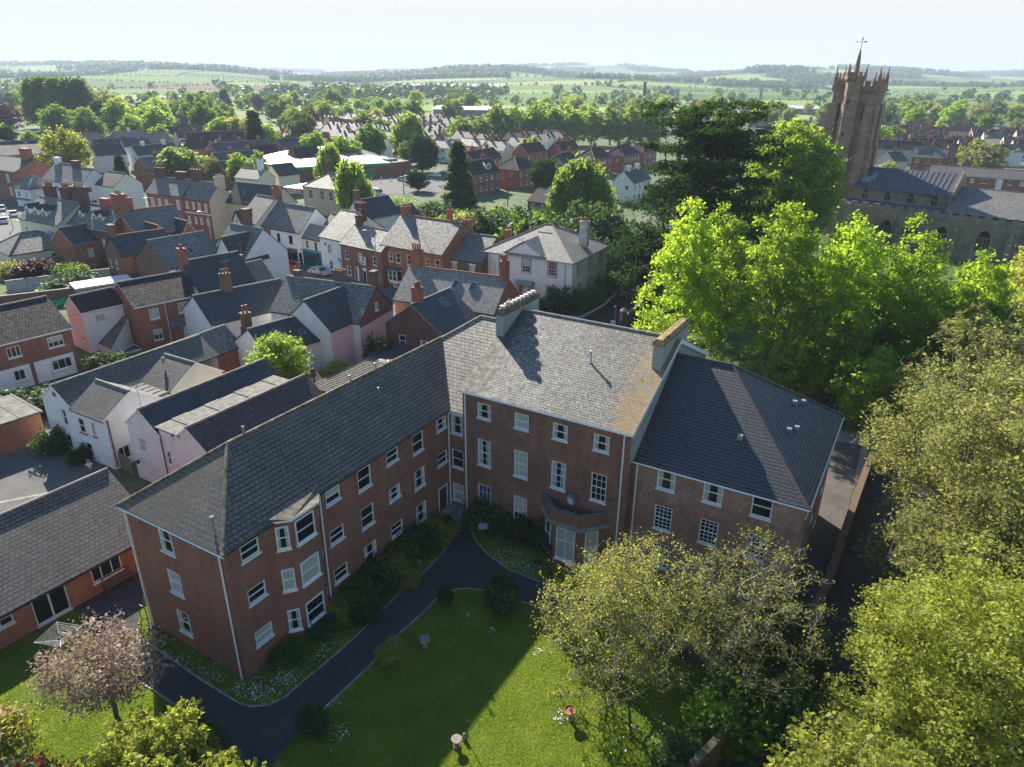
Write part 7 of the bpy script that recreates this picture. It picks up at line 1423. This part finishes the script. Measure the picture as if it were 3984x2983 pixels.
H = empty('lane_sign_post', 13.3, 87.9, 0, 0, 'thin metal post with a small round sign by the A-board', 'sign post'); m = MB(); m.bar((0,0,0),(0,0,2.6),.035); m.bar((-.05,0,2.45),(-.25,0,2.45),.12,0,8); m.build('post', METAL, H)
def car(label, x, y, ang, col, van=False, s=.88):
    H = empty('white_van' if van else 'parked_car', x, y, 0, ang, label, 'van' if van else 'car'); H.scale = (s, s, s)
    L, Wd = (5.2, 1.95) if van else (4.2, 1.75); hb = 1.0 if van else .78; ht = 2.2 if van else 1.42
    prof = [(0,.28),(.02,hb-.15),(.35,hb),(1.0,hb+.02),(1.65,ht-.06),(2.2,ht),(L-1.1 if not van else L-.1,ht-.02),(L-.35 if not van else L-.05,hb+.1),(L,hb-.1),(L,.28)] if not van else [(0,.3),(0,.95),(.7,1.15),(1.3,2.0),(1.7,2.2),(L,2.2),(L,.3)]
    m = MB(); n_ = len(prof); inn = [(.0, z) for z in prof]
    def yy(z): return Wd/2*(1 if z < hb+.05 else .86)
    for i in range(n_):
        (x0, z0), (x1, z1) = prof[i], prof[(i+1) % n_]; m.face([(x0-L/2,-yy(z0),z0),(x1-L/2,-yy(z1),z1),(x1-L/2,yy(z1),z1),(x0-L/2,yy(z0),z0)])
    lower = [(x0-L/2, z0) for x0, z0 in prof if z0 <= hb+.05]; 
    for sg in (-1, 1):
        m.face([(x0-L/2, sg*yy(z0), z0) for x0, z0 in prof])
    m.build('body', col, H); g = MB(); up_ = [(x0, z0) for x0, z0 in prof if z0 > hb-.02]
    if not van:
        for sg in (-1, 1): g.face([(1.15-L/2,sg*(Wd/2*.93+.02),hb+.05),(1.72-L/2,sg*(Wd/2*.87+.01),ht-.12),(L-1.25-L/2,sg*(Wd/2*.87+.01),ht-.12),(L-.6-L/2,sg*(Wd/2*.93+.02),hb+.1)])
        g.face([(1.05-L/2,-.72,hb+.08),(1.05-L/2,.72,hb+.08),(1.6-L/2,.66,ht-.08),(1.6-L/2,-.66,ht-.08)]); g.face([(L-.42-L/2+.02,-.68,hb+.16),(L-.42-L/2+.02,.68,hb+.16),(L-1.05-L/2+.02,.64,ht-.06),(L-1.05-L/2+.02,-.64,ht-.06)])
    else: g.face([(.72-L/2-.02,-.8,1.2),(.72-L/2-.02,.8,1.2),(1.28-L/2-.02,.75,1.98),(1.28-L/2-.02,-.75,1.98)]); [g.face([(1.0-L/2,sg*.99,1.15),(1.35-L/2,sg*.87,1.9),(1.9-L/2,sg*.87,1.9),(1.9-L/2,sg*.99,1.15)]) for sg in (-1,1)]
    g.build('windows', GLASS, H)
    for xw in (.8, L-.85):
        for sg in (-1, 1): k = MB(); k.bar((xw-L/2,sg*(Wd/2-.18),.32),(xw-L/2,sg*(Wd/2+.01),.32),.32,0,14); wq = k.build('wheel', BLACK, H); k = MB(); k.bar((xw-L/2,sg*(Wd/2),.32),(xw-L/2,sg*(Wd/2+.03),.32),.2,0,10); k.build('rim', METAL, wq)
    for sg in (-1, 1): k = MB(); k.box(-L/2-.02,sg*.6-.16,.58,-L/2+.06,sg*.6+.16,.74); k.build('headlight', WPAINT, H)
    for sg in (-1, 1): k = MB(); k.box(L/2-.05,sg*.65-.1,.6,L/2+.03,sg*.65+.1,.82); k.build('tail_light', REDP, H)
    k = MB(); k.box(L/2-.02,-.26,.4,L/2+.04,.26,.52); k.box(-L/2-.04,-.26,.36,-L/2+.02,.26,.48); k.build('number_plate', CREAM, H); return H
def paint(nm, c): 
    m = plain(nm, c, .25, 0, var=.02); return m
CR, CW, CS, CB, CG = paint('car_red', (.42,.02,.03)), paint('car_white', (.7,.7,.7)), paint('car_silver', (.45,.47,.48)), paint('car_blue', (.04,.08,.2)), paint('car_grey', (.1,.1,.11))
car('red hatchback parked on the street before the white shop house', -36.8, 115.0, 148, CR); car('silver car half hidden by the brick chimney behind the red hatchback', -31.0, 111.2, 148, CS)
car('white saloon on the junction road at the left edge', -107, 149.8, -58, CW); car('silver car, nearest to the lens glare on the junction road', -109.6, 157.0, 120, CS); car('bright silver car behind the white saloon on the junction road', -116.5, 163.5, 122, CS); car('dark grey car beside the cream dormer terrace end', -107.5, 163.2, 122, CG)
car('blue and white estate car parked in front of the supermarket brick wall', -33.0, 218.0, 170, CS); car('large white van beside the green totem sign', -30.0, 214.8, 165, CW, True); car('grey car parked behind the fence right of the dark spreading tree', -22.0, 232.0, 160, CG); car('white car parked at the far side of the supermarket yard', -24.5, 227.5, 160, CW)
car('white van parked beside the flat roofed workshops near the tall tree', -36.0, 190, 150, CW, True); car('blue car parked in shade under the lime trees', 32.5, 77.5, 20, CB)
car('white motorhome-like van behind the bungalow with roof windows', 7.5, 178, 10, CW, True)
H = empty('green_netting', -62.6, 92.2, 0, 75, 'bright green garden netting strung behind the red tile-hung terrace', 'netting'); m = MB()
for i in range(12): m.face([(i*.28,.12*(i%2),0),((i+1)*.28,.12*((i+1)%2),0),((i+1)*.28,.12*((i+1)%2),.9+.1*sin(i+1)),(i*.28,.12*(i%2),.9+.1*sin(i))])
m.build('net', plain('net_green', (.02,.45,.22), .7), H)
H = empty('hoop_rail', -21.9, 33.0, 0, -31, 'black curved metal rail beside the left corner of the brick wing', 'rail'); m = MB()
pts_ = [(0,0,0),(0,0,.95),(.15,0,1.12),(.5,0,1.15),(.7,0,1.0),(.72,0,0)]
for a, b in zip(pts_[:-1], pts_[1:]): m.bar(a, b, .03, 0, 6)
m.build('hoop', BLACK, H)
for x, y, c_, r_, h_, lb in ((-28.3,31.7,REDP,.2,.32,'red bucket standing by the bungalow wall'),(-27.9,32.2,plain('bright_green',(.12,.5,.05),.5),.15,.42,'bright green bag by the bungalow wall')):
    lathe_thing('garden_bucket', lb, 'bucket', x, y, [('body', [(r_*.75,0),(r_,h_),(r_*.9,h_),(0,h_*.7)], c_, 10)])
H = empty('garden_chair', -1.0+.0, 0, 0, 0, 'x', 'x') if False else None
car('dark blue car on the street before the cream corner house', -50.5, 121.5-2.8, 148, CB); car('white hatchback driving past the low cream annexe', -72.0, 131.0, -32, CW)
# seagull on the stack
H = empty('seagull', *wl(1.45,24.6), 14.62, 60, 'white and grey gull perched on the chimney stack cowls', 'gull')
m = MB(); m.lathe([(0,0),(.06,.04),(.09,.12),(.075,.2),(.05,.25)], n=10); o = m.build('body', WPAINT, H, loc=(0,0,.18)); o.rotation_euler = (0, radians(55), 0); 
m = MB(); m.lathe([(0,0),(.045,.03),(.05,.07),(.03,.11),(0,.12)], n=8); m.build('head', WPAINT, H, loc=(.2,0,.38)); m = MB(); m.bar((.24,0,.44),(.32,0,.42),.012); m.build('beak', plain('beak_yellow', (.6,.4,.05)), H); m = MB(); m.box(-.22,-.08,.26,.12,.08,.3); m.build('wings', GPAINT, H); m = MB(); m.bar((.05,-.03,0),(.05,-.03,.2),.008); m.bar((.05,.03,0),(.05,.03,.2),.008); m.build('legs', plain('beak_yellow', (.6,.4,.05)), H)
# person by the cottage
def skin(name, nodes, edges, rad, mat, parent, sub=2):
    me = bpy.data.meshes.new(name); me.from_pydata(nodes, edges, []); me.materials.append(mat); o = link(name, me, parent)
    md = o.modifiers.new('skin', 'SKIN'); me.skin_vertices[0] if me.skin_vertices else None
    if not me.skin_vertices: pass
    lay = me.skin_vertices[0].data
    for i, r_ in enumerate(rad): lay[i].radius = r_ if isinstance(r_, tuple) else (r_, r_)
    lay[0].use_root = True; s2 = o.modifiers.new('sub', 'SUBSURF'); s2.levels = sub; s2.render_levels = sub; md.use_smooth_shade = True
    dg = bpy.context.evaluated_depsgraph_get(); m2 = bpy.data.meshes.new_from_object(o.evaluated_get(dg)); bpy.data.objects.remove(o); o = link(name, m2, parent); return o
try:
    H = empty('person', -33.4, 48.8, 0, 40, 'person in a white top and grey trousers bending to tend the planter by the cottage', 'person')
    SK = plain('skin', (.5,.3,.22), .6); TOP = plain('white_top', (.62,.6,.56), .8); TRO = plain('grey_trousers', (.16,.15,.16), .8); HAIR = plain('fair_hair', (.4,.33,.22), .8)
    N_ = [(0,0,.86),(-.1,0,.84),(-.11,.02,.45),(-.11,-.03,.06),(-.11,.14,.04),(.1,0,.84),(.11,-.06,.46),(.11,-.1,.06),(.11,.06,.04),(0,.07,1.02),(0,.17,1.22),(-.17,.2,1.24),(-.22,.3,1.0),(-.2,.45,.82),(.17,.2,1.24),(.23,.34,1.02),(.2,.5,.86),(0,.23,1.33),(0,.3,1.42)]
    Ed = [(0,1),(1,2),(2,3),(3,4),(0,5),(5,6),(6,7),(7,8),(0,9),(9,10),(10,11),(11,12),(12,13),(10,14),(14,15),(15,16),(10,17),(17,18)]
    skin('body', N_, Ed, [.14,.09,.065,.045,.04,.09,.065,.045,.04,.13,.14,.07,.045,.033,.07,.045,.033,.055,.09], SK, H)
    skin('trousers', [(0,0,.9),(-.1,0,.84),(-.11,.02,.45),(-.11,-.03,.12),(.1,0,.84),(.11,-.06,.46),(.11,-.1,.12)], [(0,1),(1,2),(2,3),(0,4),(4,5),(5,6)], [.16,.11,.085,.07,.11,.085,.07], TRO, H, 1)
    skin('top', [(0,.02,.92),(0,.09,1.06),(0,.17,1.22),(-.17,.2,1.24),(-.22,.28,1.06),(.17,.2,1.24),(.23,.31,1.08)], [(0,1),(1,2),(2,3),(3,4),(2,5),(5,6)], [.16,.155,.165,.09,.065,.09,.065], TOP, H, 1)
    m = MB(); m.lathe([(0,.02),(.085,.05),(.115,.13),(.1,.2),(0,.24)], n=12); m.build('hair', HAIR, H, loc=(0,.27,1.33))
    for sx in (-.2, .2):
        for q in range(5): skin('fingers', [(sx-.03+q*.015,.46+(.04 if sx > 0 else 0),.82 if sx < 0 else .86),(sx-.035+q*.017,.5+(.04 if sx > 0 else 0),.77 if sx < 0 else .81)], [(0,1)], [.009,.007], SK, H, 1)
except Exception as e: print('person failed', e)
# overhead wires
m = MB()
for a, b in (((-29.2,192.9,6.5),(-62,205,5.5)),((-29.2,192.9,6.5),(-12,170,6)),((-29.2,192.9,6.5),(-30,150,6.8)),((-1.5,176,8.3),(-12,192,7)),((-1.5,176,8.3),(14,200,7)),((-68,60,7),(-42,78,5.4))):
    A = Vector(a); B = Vector(b)
    for i in range(8):
        t0, t1 = i/8, (i+1)/8; p = A.lerp(B, t0); q = A.lerp(B, t1); p.z -= 3*t0*(1-t0); q.z -= 3*t1*(1-t1); m.bar(p, q, .012, 0, 3)
tag(m.build('overhead_wires', plain('dull_wire', (.03,.03,.03), 1, spec=0)), 'thin overhead telephone wires running from the poles to the houses', 'wires', None, 'stuff')
# ================================================================== air
hm = bpy.data.materials.new('haze'); hm.use_nodes = True; nt = hm.node_tree; nt.nodes.clear(); o_ = N(nt, 'ShaderNodeOutputMaterial'); pv = N(nt, 'ShaderNodeVolumePrincipled')
pv.inputs['Density'].default_value = 0.00018; pv.inputs['Color'].default_value = (.68,.82,1.0,1); pv.inputs['Anisotropy'].default_value = .1
nt.links.new(pv.outputs[0], o_.inputs['Volume'])
m = MB(); m.box(-8200,-1000,-8.0,8200,8600,95); tag(m.build('haze', hm), 'pale blue spring haze over the town and hills', 'haze', None, 'stuff')
